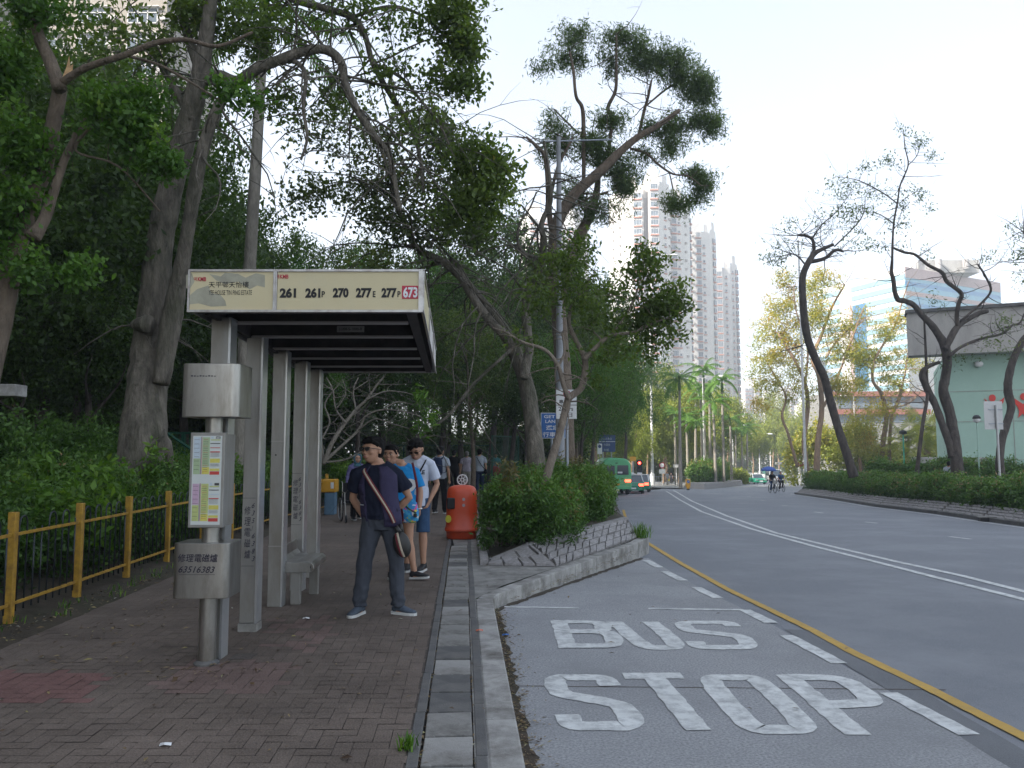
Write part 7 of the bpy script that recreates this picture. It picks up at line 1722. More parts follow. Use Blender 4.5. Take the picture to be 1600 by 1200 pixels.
        f_ = MB(); f_.tube([hp(-.024, -.100, -.0600), hp(-.008, -.1075, -.0575), hp(.008, -.1075, -.0575), hp(.024, -.100, -.060)], [.003, .0055, .0055, .003], 8); f_.tube([hp(-.020, -.101, -.0635), hp(0, -.107, -.067), hp(.020, -.101, -.0635)], [.003, .0062, .003], 8)
        f_.build('lips', M['lips'], t, smooth=True)
    # --- hair
    hb = MB(); hm = hair_m or HAIR
    if hair in ('short', 'bowl', 'back', 'fringe'):
        hb.ell(hp(0, .034, .040), (.084*fw, .086, .092), 20, 12, HM)
        hb.ell(hp(0, .045, -.01), (.072*fw, .068, .075), 16, 10, HM)
        hb.tube([hp(-.072*fw, -.005, .045), hp(-.055*fw, -.060, .082), hp(-.01, -.082, .088), hp(.05*fw, -.066, .080), hp(.074*fw, -.005, .045)], [.020, .022, .023, .024, .020], 10)
        hb.ell(hp(0, -.018, .085), (.070*fw, .080, .042), 16, 9, HM)
        if hair in ('fringe',):
            hb.tube([hp(-.045, -.085, .085), hp(-.06, -.098, .05), hp(-.072, -.085, .02)], [.026, .02, .008], 8); hb.tube([hp(-.01, -.09, .085), hp(-.02, -.105, .055), hp(-.04, -.103, .03)], [.026, .018, .007], 8); hb.ell(hp(0, .0, .095), (.085, .095, .045), 16, 9, HM); hb.tube([hp(.03, -.085, .08), hp(.05, -.088, .055)], [.022, .009], 8)
    if hair == 'tied':
        hb.ell(hp(0, .030, .036), (.0815*fw, .088, .090), 20, 12, HM); hb.tube([hp(-.074*fw, -.02, .01), hp(-.064*fw, -.058, .064), hp(0, -.076, .090), hp(.064*fw, -.062, .058), hp(.074*fw, -.02, .01)], [.014, .016, .019, .016, .014], 10); hb.ell(hp(0, -.01, .075), (.074*fw, .085, .05), 16, 9, HM); hb.ell(hp(0, .12, .02), (.035, .035, .04), 12, 8, HM)
        hb.tube([hp(-.06, .05, .0), hp(-.055, .055, -.07), hp(-.045, .05, -.11)], [.03, .028, .01], 8)
    if hair == 'hood':
        hb.ell(hp(0, .025, .035), (.092, .098, .10), 20, 12, HM); hb.tube([hp(0, .0, .12), hp(-.075, -.05, .08), hp(-.088, -.05, .0), hp(-.06, -.06, -.09), hp(0, -.07, -.125), hp(.06, -.06, -.09), hp(.088, -.05, .0), hp(.075, -.05, .08), hp(0, .0, .12)], .022, 8)
        hb.tube([hp(0, .02, -.06), hp(0, .01, -.13), hp(0, .0, -.2)], [.07, .10, .13], 14)
    if hair == 'cap': hb.ell(hp(0, .01, .06), (.083, .10, .07), 18, 10, HM); hb.tube([hp(-.05, -.08, .065), hp(0, -.13, .055), hp(.05, -.08, .065)], .012, 8)
    if hb.v:
        link('hair' if hair not in ('hood', 'cap') else ('headscarf' if hair == 'hood' else 'cap'), remesh(hb, 'hair', hood or hm, vox*.8, 2, .003 if hair not in ('hood', 'cap') else 0, 40), t)
    # --- clothes
    b = MB(); trunk(b, .016); traps(b, .019)
    hm_ = hem
    b.tube([(pel.x, pel.y, hm_), (pel.x, pel.y, hm_+.06), (pel.x+(ch.x-pel.x)*.4, pel.y+(ch.y-pel.y)*.4, 1.08)], [((.172*g)+.016, (.125*g)+.018), (.172*g+.014, .125*g+.016), (.155*g+.02, .112*g+.018)], 22, ref=ax)
    for sd in 'RL': arm(b, sd, .006, sleeve, .006)
    me = remesh(b, 'shirt', C[top] if isinstance(top, str) else top, vox, 3, fold, 9, hash(label) % 50)
    # cut the collar open so the neck shows
    bm = bmesh.new(); bm.from_mesh(me)
    cz = nk.z+(.012 if collar else -.012)
    kill = [v for v in bm.verts if v.co.z > cz+.0-.35*max(0, (MY.transposed() @ (v.co-nk)).y*-1) and (v.co-Vector((nk.x, nk.y, v.co.z))).length < .082]
    low = [v for v in bm.verts if v.co.z < hm_-.004]
    bmesh.ops.delete(bm, geom=list(set(kill+low)), context='VERTS'); bm.to_mesh(me); bm.free()
    shirt = link('shirt', me, t)
    b = MB(); b.tube([pel-Vector((0, 0, .13)), pel-Vector((0, 0, .03)), pel+Vector((0, 0, .07)), pel+Vector((0, 0, .13))], [(.135*g+.01, .105*g+.01), (.166*g+.008, .118*g+.008), (.165*g+.006, .115*g+.008), (.155*g+.006, .108*g+.006)], 20, ref=ax)
    for sd in 'RL': leg(b, sd, .006, 1, short_z if shorts else .05, bottom_r)
    me = remesh(b, 'short_trousers' if shorts else 'trousers', C[bottom] if isinstance(bottom, str) else bottom, vox, 3, fold*1.2, 8, 7)
    bot = link('shorts' if shorts else 'trousers', me, t)
    for sd in 'RL':
        a_ = Jv['ank'+sd]; fd = Vector((shoe_dir or {}).get(sd, (0, -1, 0))); fz = fd.z; fd.z = 0; fd.normalize(); lat = Vector((-fd.y, fd.x, 0))
        o = Vector((a_.x, a_.y, a_.z-.085)); b = MB(); up = Vector((0, 0, 1))
        def sp_(f, l, z): return o+fd*f+lat*l+up*(z+max(0, f)*fz*.8)
        b.tube([sp_(-.062, 0, .045), sp_(-.05, 0, .05), sp_(.0, 0, .062), sp_(.06, 0, .052), (sp_(.13, 0, .038)), sp_(.19, 0, .030), sp_(.205, 0, .028)], [(.022, .018), (.036, .034), (.040, .045), (.043, .036), (.047, .026), (.036, .017), (.018, .010)], 14, ref=lat)
        b.tube([sp_(-.01, 0, .06), sp_(-.012, 0, .105)], [.044, .042], 12)
        sh = link('shoe', remesh(b, 'shoe', SHOE[shoes] if isinstance(shoes, str) else shoes, .008, 2), t)
        sb = MB(); poly = [(-.068, -.02), (-.06, -.034), (-.02, -.036), (.05, -.038), (.11, -.048), (.16, -.046), (.20, -.028), (.213, 0), (.20, .028), (.16, .046), (.11, .048), (.05, .038), (-.02, .036), (-.06, .034), (-.068, .02)]
        tilt = Vector((0, 0, fz*.8))
        sb.prism(poly, o+up*.0, fd+tilt, lat, (0, 0, .026)); sb.build('sole', SHOE['sole'], sh)
    return t, Jv, hp, nk, MY
M['eye'] = mat('eye_white', (.55, .53, .50), .3, 0, .02); M['lips'] = mat('lips', (.30, .12, .10), .5, 0, .05)
M['glass_dk'] = mat('dark_lens_glass', (.01, .008, .008), .12, 0, .02, spec=.8)
def strap(t, pts, w_, m, name='strap', th=.006, n=None):
    b = MB(); pts = [Vector(p) for p in pts]
    sm = cr_smooth([(p, 1) for p in pts], 5); sm = [p for p, r in sm]
    b.tube(sm, [(w_/2, th)]*len(sm), 8, ref=n); return b.build(name, m, t, smooth=60)
# 1 man in vest and sunglasses
g0 = G(587, 960)
rz0 = 0
pos = Vector((g0.x, g0.y, 0)); s_ = 1.0
def local(px, py, Y, t): 
    return (P(px, py, Y)-t.location)/t.scale.x
t1, J1, h1, n1, Y1_ = person('man in dark vest and sunglasses with a sling bag, looking left', pos, 0, 1.75, yaw=-.28, head_yaw=-.62, head_pitch=-.03, vox=.0075, girth=1.06, top='navy', bottom='slate', shoes='slate', hair='short',
    J=dict(pelvis=(.045, 0, .95), chest=(.0, 0, 1.27), head=(-.045, -.03, 1.60), shR=(-.20, -.03, 1.362), shL=(.195, .04, 1.352), elR=(-.255, .07, 1.12), elL=(.30, .13, 1.13), wrR=(-.14, .17, .90), wrL=(.10, .20, .93), hipR=(-.045, 0, .90), hipL=(.13, .02, .90),
           kneeR=(-.11, -.02, .49), kneeL=(.20, .0, .50), ankR=(-.155, .0, .085), ankL=(.215, .02, .085)), sleeve=.62, fold=.013, hem=.93, collar=True, shoe_dir=dict(R=(-.35, -1, 0), L=(1, -.45, 0)), bottom_r=.98,
    hands=dict(R=dict(d=(.7, .2, -.3), n=(0, 1, .2), curl=.4), L=dict(d=(-.7, 0, -.2), n=(0, 1, 0), curl=.4)))
# vest: open front shell over the polo
b = MB(); MYv = Y1_
base = Vector((.045, 0, .0)); ax_ = MYv @ Vector((1, 0, 0)); g_ = 1.06
zs_ = [(.86, .188, .138), (.95, .190, .140), (1.05, .184, .140), (1.15, .184, .140), (1.27, .196, .142), (1.35, .194, .128), (1.40, .145, .10), (1.435, .10, .085)]
def vest_shell(zs_, a0, a1, n=18):
    vs_ = []; 
    for k in range(len(zs_)):
        z_, ra, rb = zs_[k]; cx_ = .045*(1-(z_-.95)/.32) if z_ < 1.27 else 0
        for i in range(n+1):
            a = a0+(a1-a0)*i/n
            vs_.append(Vector((cx_, 0, z_))+MYv @ Vector((ra*math.cos(a), rb*math.sin(a), 0))*(1+.018*math.sin(a*9+z_*7)))
    return vs_, [(k*(n+1)+i, k*(n+1)+i+1, (k+1)*(n+1)+i+1, (k+1)*(n+1)+i) for k in range(len(zs_)-1) for i in range(n)]
v_, f_ = vest_shell(zs_, R(-66), R(246), 36); b.add(v_, f_); 
o = b.build('vest', C['vest'], t1, smooth=True); m_ = o.modifiers.new('s', 'SOLIDIFY'); m_.thickness = .012; m_.offset = 1
for (a0, a1, z0, z1) in ((244, 212, .91, 1.06), (-64, -30, .91, 1.06), (243, 216, 1.17, 1.27)):
    b = MB(); zz = [(z0, .197, .148), ((z0+z1)/2, .199, .151), (z1, .197, .147)]; v_, f_ = vest_shell(zz, R(a0), R(a1), 8); b.add(v_, f_); o = b.build('vest_pocket', C['vest'], t1, smooth=True); m_ = o.modifiers.new('s', 'SOLIDIFY'); m_.thickness = .012; m_.offset = 1
for sd, qx in (('R', -1), ('L', 1)):
    pass
# collar and placket
b = MB(); nk_ = n1
b.tube([nk_+MYv @ Vector((-.075, -.02, -.015)), nk_+MYv @ Vector((-.05, -.07, -.035)), nk_+MYv @ Vector((-.012, -.095, -.075))], [(.022, .006)]*3, 8); b.tube([nk_+MYv @ Vector((.075, -.02, -.015)), nk_+MYv @ Vector((.05, -.07, -.035)), nk_+MYv @ Vector((.012, -.095, -.075))], [(.022, .006)]*3, 8)
b.build('collar', C['navy'], t1, smooth=60)
# sunglasses
b = MB()
for q in (-1, 1):
    b.prism([(q*.004, .010), (q*.010, .020), (q*.055, .021), (q*.064, .010), (q*.058, -.010), (q*.035, -.018), (q*.012, -.010)], h1(0, -.112, .006), (h1(1, 0, 0)-h1(0, 0, 0)), (h1(0, 0, 1)-h1(0, 0, 0)), (h1(0, 1, 0)-h1(0, 0, 0))*.006)
b.tube([h1(-.01, -.112, .018), h1(.01, -.112, .018)], .004, 6)
for q in (-1, 1): b.tube([h1(q*.062, -.110, .018), h1(q*.080, -.06, .014), h1(q*.084, .015, .008)], [.003, .0028, .0028], 6)
b.build('sunglasses', M['glass_dk'], t1)
# sling bag with striped strap
M['strapc'] = mat('cream_stripe', (.42, .36, .28), .8); M['strapr'] = mat('maroon_webbing', (.12, .012, .02), .8); M['bagblk'] = mat('black_leather', (.016, .015, .014), .45, 0, .15, 20)
tb_ = thing('sling_bag', 'black round sling bag with cream striped strap hanging at the vest man hip', 'bag', pos+Vector((.24, -.10, .72)))
off = Vector((.24, -.10, .72))
pth = [(-.11, .03, 1.46), (-.12, -.09, 1.405), (-.06, -.165, 1.32), (.02, -.178, 1.2), (.10, -.180, 1.08), (.16, -.178, .98), (.195, -.165, .90)]
for m_, w_, dz, nm in ((M['strapr'], .042, 0, 'strap'), (M['strapc'], .017, .006, 'strap_stripe')):
    strap(tb_, [Vector(p)*1.017+Vector((0, -dz, 0))-off for p in pth], w_, m_, nm, .004, Vector((.85, .1, .45)))
strap(tb_, [Vector(p)*1.017-off for p in ((-.105, .03, 1.50), (-.02, .15, 1.40), (.12, .19, 1.2), (.22, .14, 1.0), (.25, .0, .90))], .04, M['strapr'], 'strap', .004)
b = MB(); b.ell((.0, 0, 0), (.055, .10, .135), 20, 12); b.ell((-.0, 0, .02), (.058, .09, .115), 20, 12)
Mb = Matrix.Rotation(-.30, 3, 'Y')
bb = MB(); bb.ell((.03, -.02, -.02), (.085, .055, .135), 24, 14, Mb); bb.tube([(-.03, -.05, .16), (.005, -.045, .10)], [.022, .03], 8); bb.tube([(.01, -.0, .18), (.02, -.0, .09)], [.02, .03], 8); bb.build('pouch', M['bagblk'], tb_, smooth=True)
strap(tb_, [(-.012, -.074, .10), (.01, -.082, .02), (.035, -.078, -.07), (.06, -.06, -.135)], .020, M['strapc'], 'bag_stripe', .003, Vector((1, 0, .3)))
strap(tb_, [(-.03, -.066, .09), (-.012, -.076, .01), (.012, -.074, -.07), (.04, -.055, -.135)], .018, M['strapr'], 'bag_stripe', .003, Vector((1, 0, .3)))
b = MB(); b.tube([(-.14, -.158, 1.075), (-.105, -.163, 1.07)], .006, 6); b.build('vest_badge', M['steel_lip'], t1)
# 2 woman in blue behind him
g0 = G(628, 907); pos = Vector((g0.x, g0.y+.05, 0))
t2_, J2, h2, n2, Y2_ = person('woman in a bright blue shirt and black shorts, looking to the left', pos, 0, 1.70, yaw=.15, head_yaw=-.22, head_roll=.05, vox=.008, girth=1.13, female=True, top='blue', bottom='black', shorts=True, short_z=.74, hair='tied', sleeve=.78, skin=SKIN, shoes='black', hem=.86,
    J=dict(pelvis=(-.03, 0, .95), chest=(-.03, 0, 1.27), head=(-.165, -.02, 1.60), elL=(.215, .02, 1.12), wrL=(.215, -.06, .90), elR=(-.27, .05, 1.12), wrR=(-.22, -.06, .92), hipR=(-.11, 0, .90), hipL=(.06, 0, .90), kneeR=(-.12, 0, .49), kneeL=(.08, -.02, .49), ankR=(-.14, -.02, .085), ankL=(.155, -.02, .10)),
    shoe_dir=dict(R=(.5, -1, 0), L=(1, -.35, .12)), hands=dict(L=dict(curl=.3)))
# white ring emblem on the shirt
q = Vector((.105, -.162, 1.215)); b = MB()
def ringp(b, c, r0, r1, u, v, n=24):
    vs_ = []; 
    for k in range(n):
        a = 2*math.pi*k/n; w1 = 1+.05*math.sin(3*a); vs_ += [c+u*(r0*math.cos(a))+v*(r0*math.sin(a)), c+u*(r1*w1*math.cos(a))+v*(r1*w1*math.sin(a))]
    vs2 = [p+Vector((0, -.006, 0)) for p in vs_]; N2 = 2*n
    b.add(vs_+vs2, [(2*k+N2, 2*((k+1) % n)+N2, 2*((k+1) % n)+1+N2, 2*k+1+N2) for k in range(n)]+[(2*k+1, 2*((k+1) % n)+1, 2*((k+1) % n)+1+N2, 2*k+1+N2) for k in range(n)])
ringp(b, q, .022, .082, Vector((.93, .25, -.1)), Vector((.1, .0, 1))); b.build('shirt_emblem', M['white'], t2_)
b = MB(); b.ell(q+Vector((0, -.002, 0)), (.023, .006, .026), 12, 8); b.build('shirt_emblem', C['navy'], t2_, smooth=True)
b = MB(); b.torus(J2['wrL']+Vector((0, 0, .01)), .031, .008, 'z', 16, 6); b.build('wristband', M['white'], t2_, smooth=True)
M['print'] = leaf_mat('printed_cloth', [(0, (.02, .20, .48)), (.45, (.04, .32, .55)), (.6, (.10, .40, .30)), (.75, (.55, .50, .10)), (.88, (.55, .12, .35)), (1, (.6, .6, .62))], 0, .6)
def printed():
    m = D.materials.new('printed_cloth2'); m.use_nodes = True; N = m.node_tree.nodes; L = m.node_tree.links; p = N['Principled BSDF']; tc = N.new('ShaderNodeTexCoord'); nz = N.new('ShaderNodeTexVoronoi'); nz.inputs['Scale'].default_value = 32
    L.new(tc.outputs['Object'], nz.inputs['Vector']); sx = N.new('ShaderNodeSeparateColor'); L.new(nz.outputs['Color'], sx.inputs[0]); cr = N.new('ShaderNodeValToRGB'); e = cr.color_ramp.elements; cr.color_ramp.interpolation = 'CONSTANT'
    e[0].position = 0; e[0].color = (.02, .22, .5, 1); e[1].position = .9; e[1].color = (.5, .08, .3, 1)
    for q, c in ((.4, (.05, .35, .6)), (.6, (.12, .4, .25)), (.74, (.6, .5, .06)), (.83, (.6, .6, .65))): x = e.new(q); x.color = c+(1,)
    L.new(sx.outputs[0], cr.inputs[0]); L.new(cr.outputs[0], p.inputs['Base Color']); p.inputs['Roughness'].default_value = .7; return m
tb_ = thing('shoulder_bag', 'blue bag with a colourful print hanging at the blue shirt woman hip', 'bag', pos+Vector((.10, -.24, .86)))
b = MB(); b.tube([(-.02, 0, .13), (.0, 0, .10), (.01, 0, .0), (.02, 0, -.10), (.02, 0, -.125)], [(.08, .03), (.105, .05), (.12, .06), (.105, .05), (.07, .03)], 20, ref=(1, 0, 0)); b.build('pouch', printed(), tb_, smooth=True)
strap(tb_, [(-.06, -.03, .12), (.0, -.058, .06), (.10, -.055, .0)], .018, M['bagblk'], 'flap_trim', .004); b = MB(); b.box((.09, -.06, -.03), (.04, .02, .045)); b.build('buckle', M['bagblk'], tb_, bevel=.004)
strap(tb_, [(.10, 0, .10), (.10, .03, .30), (.06, .06, .50), (.02, .16, .62)], .03, M['strapr'], 'strap', .004)
# 3 young man in white looking at his phone
g0 = G(652, 893); pos = Vector((g0.x-.03, g0.y+.08, 0))
t3, J3, h3, n3, Y3_ = person('young man in a white lettered shirt and denim shorts, looking down at a phone', pos, 0, 1.80, yaw=-.05, head_yaw=-.22, head_pitch=.40, vox=.008, girth=.90, top='white', bottom='denim', shorts=True, short_z=.50, hair='fringe', sleeve=.72, shoes='black', hem=.84, bottom_r=1.02,
    J=dict(head=(.0, -.07, 1.575), elR=(-.23, -.02, 1.12), wrR=(-.085, -.22, 1.20), elL=(.265, .06, 1.12), wrL=(.175, -.06, .90), ankR=(-.12, .02, .085), ankL=(.10, -.02, .085), kneeR=(-.11, -.01, .49), kneeL=(.09, -.02, .49)),
    shoe_dir=dict(R=(.1, -1, 0), L=(-.25, -1, 0)), hands=dict(R=dict(d=(.55, -.35, .35), n=(.2, .4, .8), curl=.55), L=dict(d=(-.35, -.1, -.8), n=(-.6, .2, 0), curl=.4)))
text_mesh('BATTLE', C['black'], t3, (-.125, -.166, 1.255), (1, 0, 0), (0, 0, 1), .25, .055, .03, .004)
b = MB(); b.beam(h3(-.065, -.108, .004), h3(.065, -.108, .004), .003, .004)
for q in (-1, 1): b.prism([(-.022, .010), (.022, .012), (.020, -.014), (-.018, -.014)], h3(q*.034, -.106, .002), h3(1, 0, 0)-h3(0, 0, 0), h3(0, 0, 1)-h3(0, 0, 0), (h3(0, -1, 0)-h3(0, 0, 0))*.003); b.tube([h3(q*.06, -.10, .006), h3(q*.08, .01, .004)], .0025, 5)
b.build('glasses', M['glass_dk'], t3)
tb_ = thing('phone', 'dark phone held up in the hand of the young man in white', 'phone', pos+Vector((-.02, -.30, 1.33))); b = MB(); b.box((0, 0, 0), (.15, .075, .009), M=Matrix.Rotation(.7, 3, 'X')); b.build('case', M['black'], tb_, bevel=.003)
tb_ = thing('cross_strap', 'black cross body strap and pouch over the white lettered shirt', 'bag', pos); strap(tb_, [Vector(p)*1.046 for p in ((.115, .02, 1.46), (.12, -.09, 1.42), (.06, -.150, 1.30), (-.03, -.160, 1.16), (-.13, -.13, 1.04), (-.19, .0, .98))], .035, C['black'], 'strap', .005, Vector((.7, 0, .7)))
strap(tb_, [Vector(p)*1.046 for p in ((.115, .02, 1.46), (.06, .12, 1.38), (-.08, .15, 1.15), (-.19, .0, .98))], .035, C['black'], 'strap', .005); b = MB(); b.ell((-.2, .02, .98), (.05, .1, .08), 14, 9); b.build('pouch', C['black'], tb_, smooth=True)
# walkers seen from behind
def walker(label, px, py, H, top, bottom, **k):
    g = G(px, py); vox = k.pop('vox', .014); rz = k.pop('rz', math.pi); st = k.pop('stride', .16)
    J = k.pop('J', None) or dict(kneeR=(-.09, -.08*(st > 0), .49), ankR=(-.09, -st, .085), kneeL=(.09, .04, .49), ankL=(.09, st, .12), wrR=(-.25, -.02, .88), wrL=(.25, .06, .88))
    r = person(label, Vector((g.x, g.y, 0)), rz, H, J=J, top=top, bottom=bottom, vox=vox, face=k.pop('face', False), **k); return r, g
(r4, g4) = walker('man walking away with a navy backpack, grey shirt and black trousers', 687, 803, 1.76, 'grey', 'black', rz=math.pi-.25, vox=.010, sleeve=.6, bottom_r=.92, girth=.98)
tb_ = thing('backpack', 'navy backpack on the back of the grey shirted walker', 'backpack', r4[0].location+Vector((0, 0, 0)), r4[0].rotation_euler.z)
b = MB(); b.tube([(0, .20, 1.03), (0, .22, 1.10), (0, .225, 1.25), (0, .21, 1.40), (0, .19, 1.48)], [(.11, .06), (.15, .09), (.15, .09), (.13, .075), (.08, .04)], 18, ref=(1, 0, 0)); b.build('pack', C['dpack'], tb_, smooth=True)
for q in (-1, 1): strap(tb_, [(q*.09, .16, 1.44), (q*.115, .03, 1.50), (q*.125, -.10, 1.42), (q*.14, -.13, 1.28), (q*.17, .0, 1.12), (q*.13, .15, 1.08)], .05, C['dpack'], 'shoulder_strap', .006)
b = MB(); b.ell((0, .30, 1.18), (.10, .035, .09), 14, 9); b.build('front_pocket', C['dpack'], tb_, smooth=True)
walker('person all in black walking away beyond the backpack man', 709, 770, 1.70, 'black', 'black', sleeve=.7, stride=.05, rz=math.pi)
walker('grey haired person in a pale checked shirt and light trousers walking away', 729, 771, 1.66, 'plaid', 'khaki', hair_m=GREYHAIR, sleeve=.6, stride=.08)
(r7, g7) = walker('man in a white shirt with dark trousers and a shoulder bag walking away', 749, 774, 1.74, 'grey', 'dpack', sleeve=.65, stride=.10)
tb_ = thing('shoulder_bag', 'small dark bag slung across the back of the white shirted walker', 'bag', r7[0].location, r7[0].rotation_euler.z); strap(tb_, [(.13, .02, 1.5), (.04, .15, 1.34), (-.10, .16, 1.12), (-.22, .08, .98)], .03, C['black'], 'strap', .006); b = MB(); b.ell((-.24, .05, .9), (.06, .12, .1), 12, 8); b.build('pouch', C['black'], tb_, smooth=True)
(r8, g8) = walker('woman in a teal top walking towards the camera with a red bag', 774.5, 758, 1.6, 'teal', 'black', sleeve=.5, rz=0, face=True, female=True, stride=.08, hair='tied')
tb_ = thing('red_bag', 'red bag carried in front of the teal topped woman', 'bag', r8[0].location+Vector((0, -.3, .72))); b = MB(); b.ell((0, 0, 0), (.22, .14, .24), 16, 10); b.build('bag', C['red'], tb_, smooth=True); strap(tb_, [(-.12, .05, .18), (0, .12, .34), (.12, .05, .18)], .03, C['red'], 'handle', .01)
# woman in headscarf pushing a wheelchair, mostly hidden behind the vest man
g9 = G(550, 815); (r9, g9) = walker('woman in a teal headscarf and purple checked top half hidden behind the vest man', 556, 812, 1.57, 'purple', 'black', rz=.5, face=True, female=True, hair='hood', hood=C['hijab'], sleeve=1.7, stride=.04, vox=.012)
q = G(533, 815); tw = thing('wheelchair', 'wheelchair whose large wheel shows left of the vest man', 'wheelchair', (q.x, q.y, 0), .35)
for sx in (0, .55): b = MB(); b.torus((sx, 0, .30), .285, .016, 'x', 28, 6); wl = b.build('wheel', M['black'], tw, smooth=True); b = MB(); b.torus((sx-.03, 0, .30), .25, .009, 'x', 28, 5); [b.tube([(sx, 0, .3), (sx, .28*math.cos(a*.523), .3+.28*math.sin(a*.523))], .0025, 4) for a in range(12)]; b.build('hand_rim', M['steel_lip'], wl)
for sx in (.05, .5): b = MB(); b.torus((sx, -.42, .09), .075, .018, 'x', 16, 6); b.build('caster', M['black'], tw)
b = MB()
for sx in (.04, .51): b.tube([(sx, .30, .92), (sx, .16, .88), (sx, .14, .45), (sx, -.30, .45), (sx, -.42, .17)], .012, 6); b.tube([(sx, .14, .68), (sx, -.22, .68), (sx, -.26, .45)], .012, 6)
b.build('frame', M['steel'], tw); b = MB(); b.box((.275, -.08, .47), (.44, .42, .05)); b.build('seat', C['black'], tw, bevel=.01); b = MB(); b.box((.275, .15, .70), (.44, .03, .40)); b.build('backrest', C['black'], tw, bevel=.01)
# far people on the right
def far_person(label, px, py_top, Y, z0, top, bottom, rz=0, H=None, **k):
    q = P(px, py_top, Y); Hh = H or (q.z-z0); return person(label, Vector((q.x, Y, z0)), rz, Hh, top=top, bottom=bottom, vox=.018, face=False, **k)
rr1 = far_person('man in a white shirt with a dark sling strap behind the far hedge', 1482, 721.5, 39, P(1482, 721.5, 39).z-1.72, 'white', 'black', rz=math.pi-.6, sleeve=1.6)
tb_ = thing('sling_strap', 'dark blue strap across the back of the man behind the far hedge', 'bag', rr1[0].location, rr1[0].rotation_euler.z); strap(tb_, [(-.13, .02, 1.5), (-.04, .15, 1.34), (.10, .16, 1.12), (.22, .08, .98)], .05, C['dpack'], 'strap', .008); b = MB(); b.ell((.24, .04, .92), (.05, .1, .1), 10, 7); b.build('pouch', C['dpack'], tb_, smooth=True)
far_person('person in grey half hidden behind the hedge left of the thin trunk', 1420, 727.5, 46, P(1420, 727.5, 46).z-1.66, 'grey', 'black', rz=1.2)
q = GR(1043, 760, .02); person('pedestrian in a pale blue shirt crossing at the far junction', q, 0.6, 1.7, top='grey', bottom='khaki', vox=.02, face=False, J=dict(ankR=(-.09, -.2, .085), ankL=(.09, .2, .1), kneeR=(-.09, -.12, .49), kneeL=(.09, .08, .49)))
q = GR(1049, 757, .02); person('person in dark clothes with a yellow bag at the far junction', q, 2.5, 1.65, top='black', bottom='black', vox=.02, face=False)
tb_ = thing('yellow_bag', 'small yellow bag beside the dark dressed person at the junction', 'bag', q+Vector((-.35, 0, .7))); b = MB(); b.tube([(0, 0, -.2), (0, 0, .2)], [(.16, .08), (.12, .03)], 10); b.tube([(-.1, 0, .2), (0, 0, .4), (.1, 0, .2)], .012, 5); b.build('bag', M['ystick'], tb_)
# ------------------------------------------------------------------ cyclists
def bicycle(label, pos, rz):
    t = thing('bicycle', label, 'bicycle', pos, rz)
    for y_ in (-.52, .52): b = MB(); b.torus((0, y_, .33), .31, .022, 'x', 24, 6); [b.tube([(0, y_, .33), (0, y_+.3*math.cos(a*.785), .33+.3*math.sin(a*.785))], .004, 4) for a in range(8)]; b.build('wheel', M['black'], t, smooth=True)
    b = MB(); b.tube([(0, -.52, .33), (0, -.38, .82), (0, -.36, .98)], .018, 6); b.tube([(0, -.40, .76), (0, .0, .30), (0, .52, .33), (0, .14, .72), (0, -.39, .78)], .017, 6); b.tube([(0, .0, .30), (0, .18, .86)], .017, 6); b.build('frame', M['black'], t)
    b = MB(); b.tube([(-.27, -.30, 1.0), (-.1, -.38, .98), (.1, -.38, .98), (.27, -.30, 1.0)], .014, 6); b.build('handlebar', M['steel'], t); b = MB(); b.ell((0, .2, .89), (.08, .13, .04), 12, 7); b.build('saddle', M['black'], t, smooth=True)
    return t
def basket(t): b = MB(); b.tube([(0, -.60, .72), (0, -.60, .95)], [(.15, .11), (.19, .14)], 4, ref=(1, 0, 0)); b.build('basket', M['hallgrey'], t)
ride = dict(pelvis=(0, .16, .98), chest=(0, .02, 1.28), head=(0, -.03, 1.60), hipR=(-.09, .16, .93), hipL=(.09, .16, .93), kneeR=(-.11, -.16, .70), kneeL=(.11, -.2, .80), ankR=(-.11, .06, .27), ankL=(.11, -.06, .42), elR=(-.26, -.16, 1.10), elL=(.26, -.16, 1.10), wrR=(-.26, -.32, 1.03), wrL=(.26, -.32, 1.03))
for (px, py, l_, tp, bt_, H) in ((1207, 770.5, 'dark dressed cyclist riding towards the camera under a blue umbrella', 'black', 'denim', 1.68), (1220.5, 768.5, 'second cyclist in blue grey riding just right of the umbrella', 'denim', 'black', 1.66)):
    q = GR(px, py); t = bicycle('bicycle %s' % ('with a front basket under the umbrella rider' if px < 1210 else 'of the second rider on the right'), q, .05)
    if px < 1210: basket(t)
    person(l_, q+Vector((0, 0, .0)), .05, H, top=tp, bottom=bt_, vox=.016, face=False, J=ride, sleeve=.6, shoe_dir=dict(R=(0, -1, 0), L=(0, -1, 0)))
    if px < 1210:
        tu = thing('umbrella', 'open blue umbrella held over the front cyclist', 'umbrella', q+Vector((-.25, .0, 0))); b = MB(); n_ = 16; R1 = .62
        vs_ = []; 
        for k in range(6):
            a = k/5*1.15
            for j in range(n_): vs_.append((R1*math.sin(a)/math.sin(1.15)*math.cos(6.283*j/n_), R1*math.sin(a)/math.sin(1.15)*math.sin(6.283*j/n_), 1.72+.34*(math.cos(a)-math.cos(1.15))/(1-math.cos(1.15))-(.03*(j % 2) if k == 5 else 0)))
        b.add(vs_, [(k*n_+j, k*n_+(j+1) % n_, (k+1)*n_+(j+1) % n_, (k+1)*n_+j) for k in range(5) for j in range(n_)]); o = b.build('canopy', mat('blue_umbrella', (.03, .09, .36), .6, 0, .1), tu, smooth=True); o.modifiers.new('s', 'SOLIDIFY').thickness = .01
        b = MB(); b.tube([(0, 0, 1.0), (0, 0, 2.1)], .012, 6); b.build('shaft', M['steel'], tu)
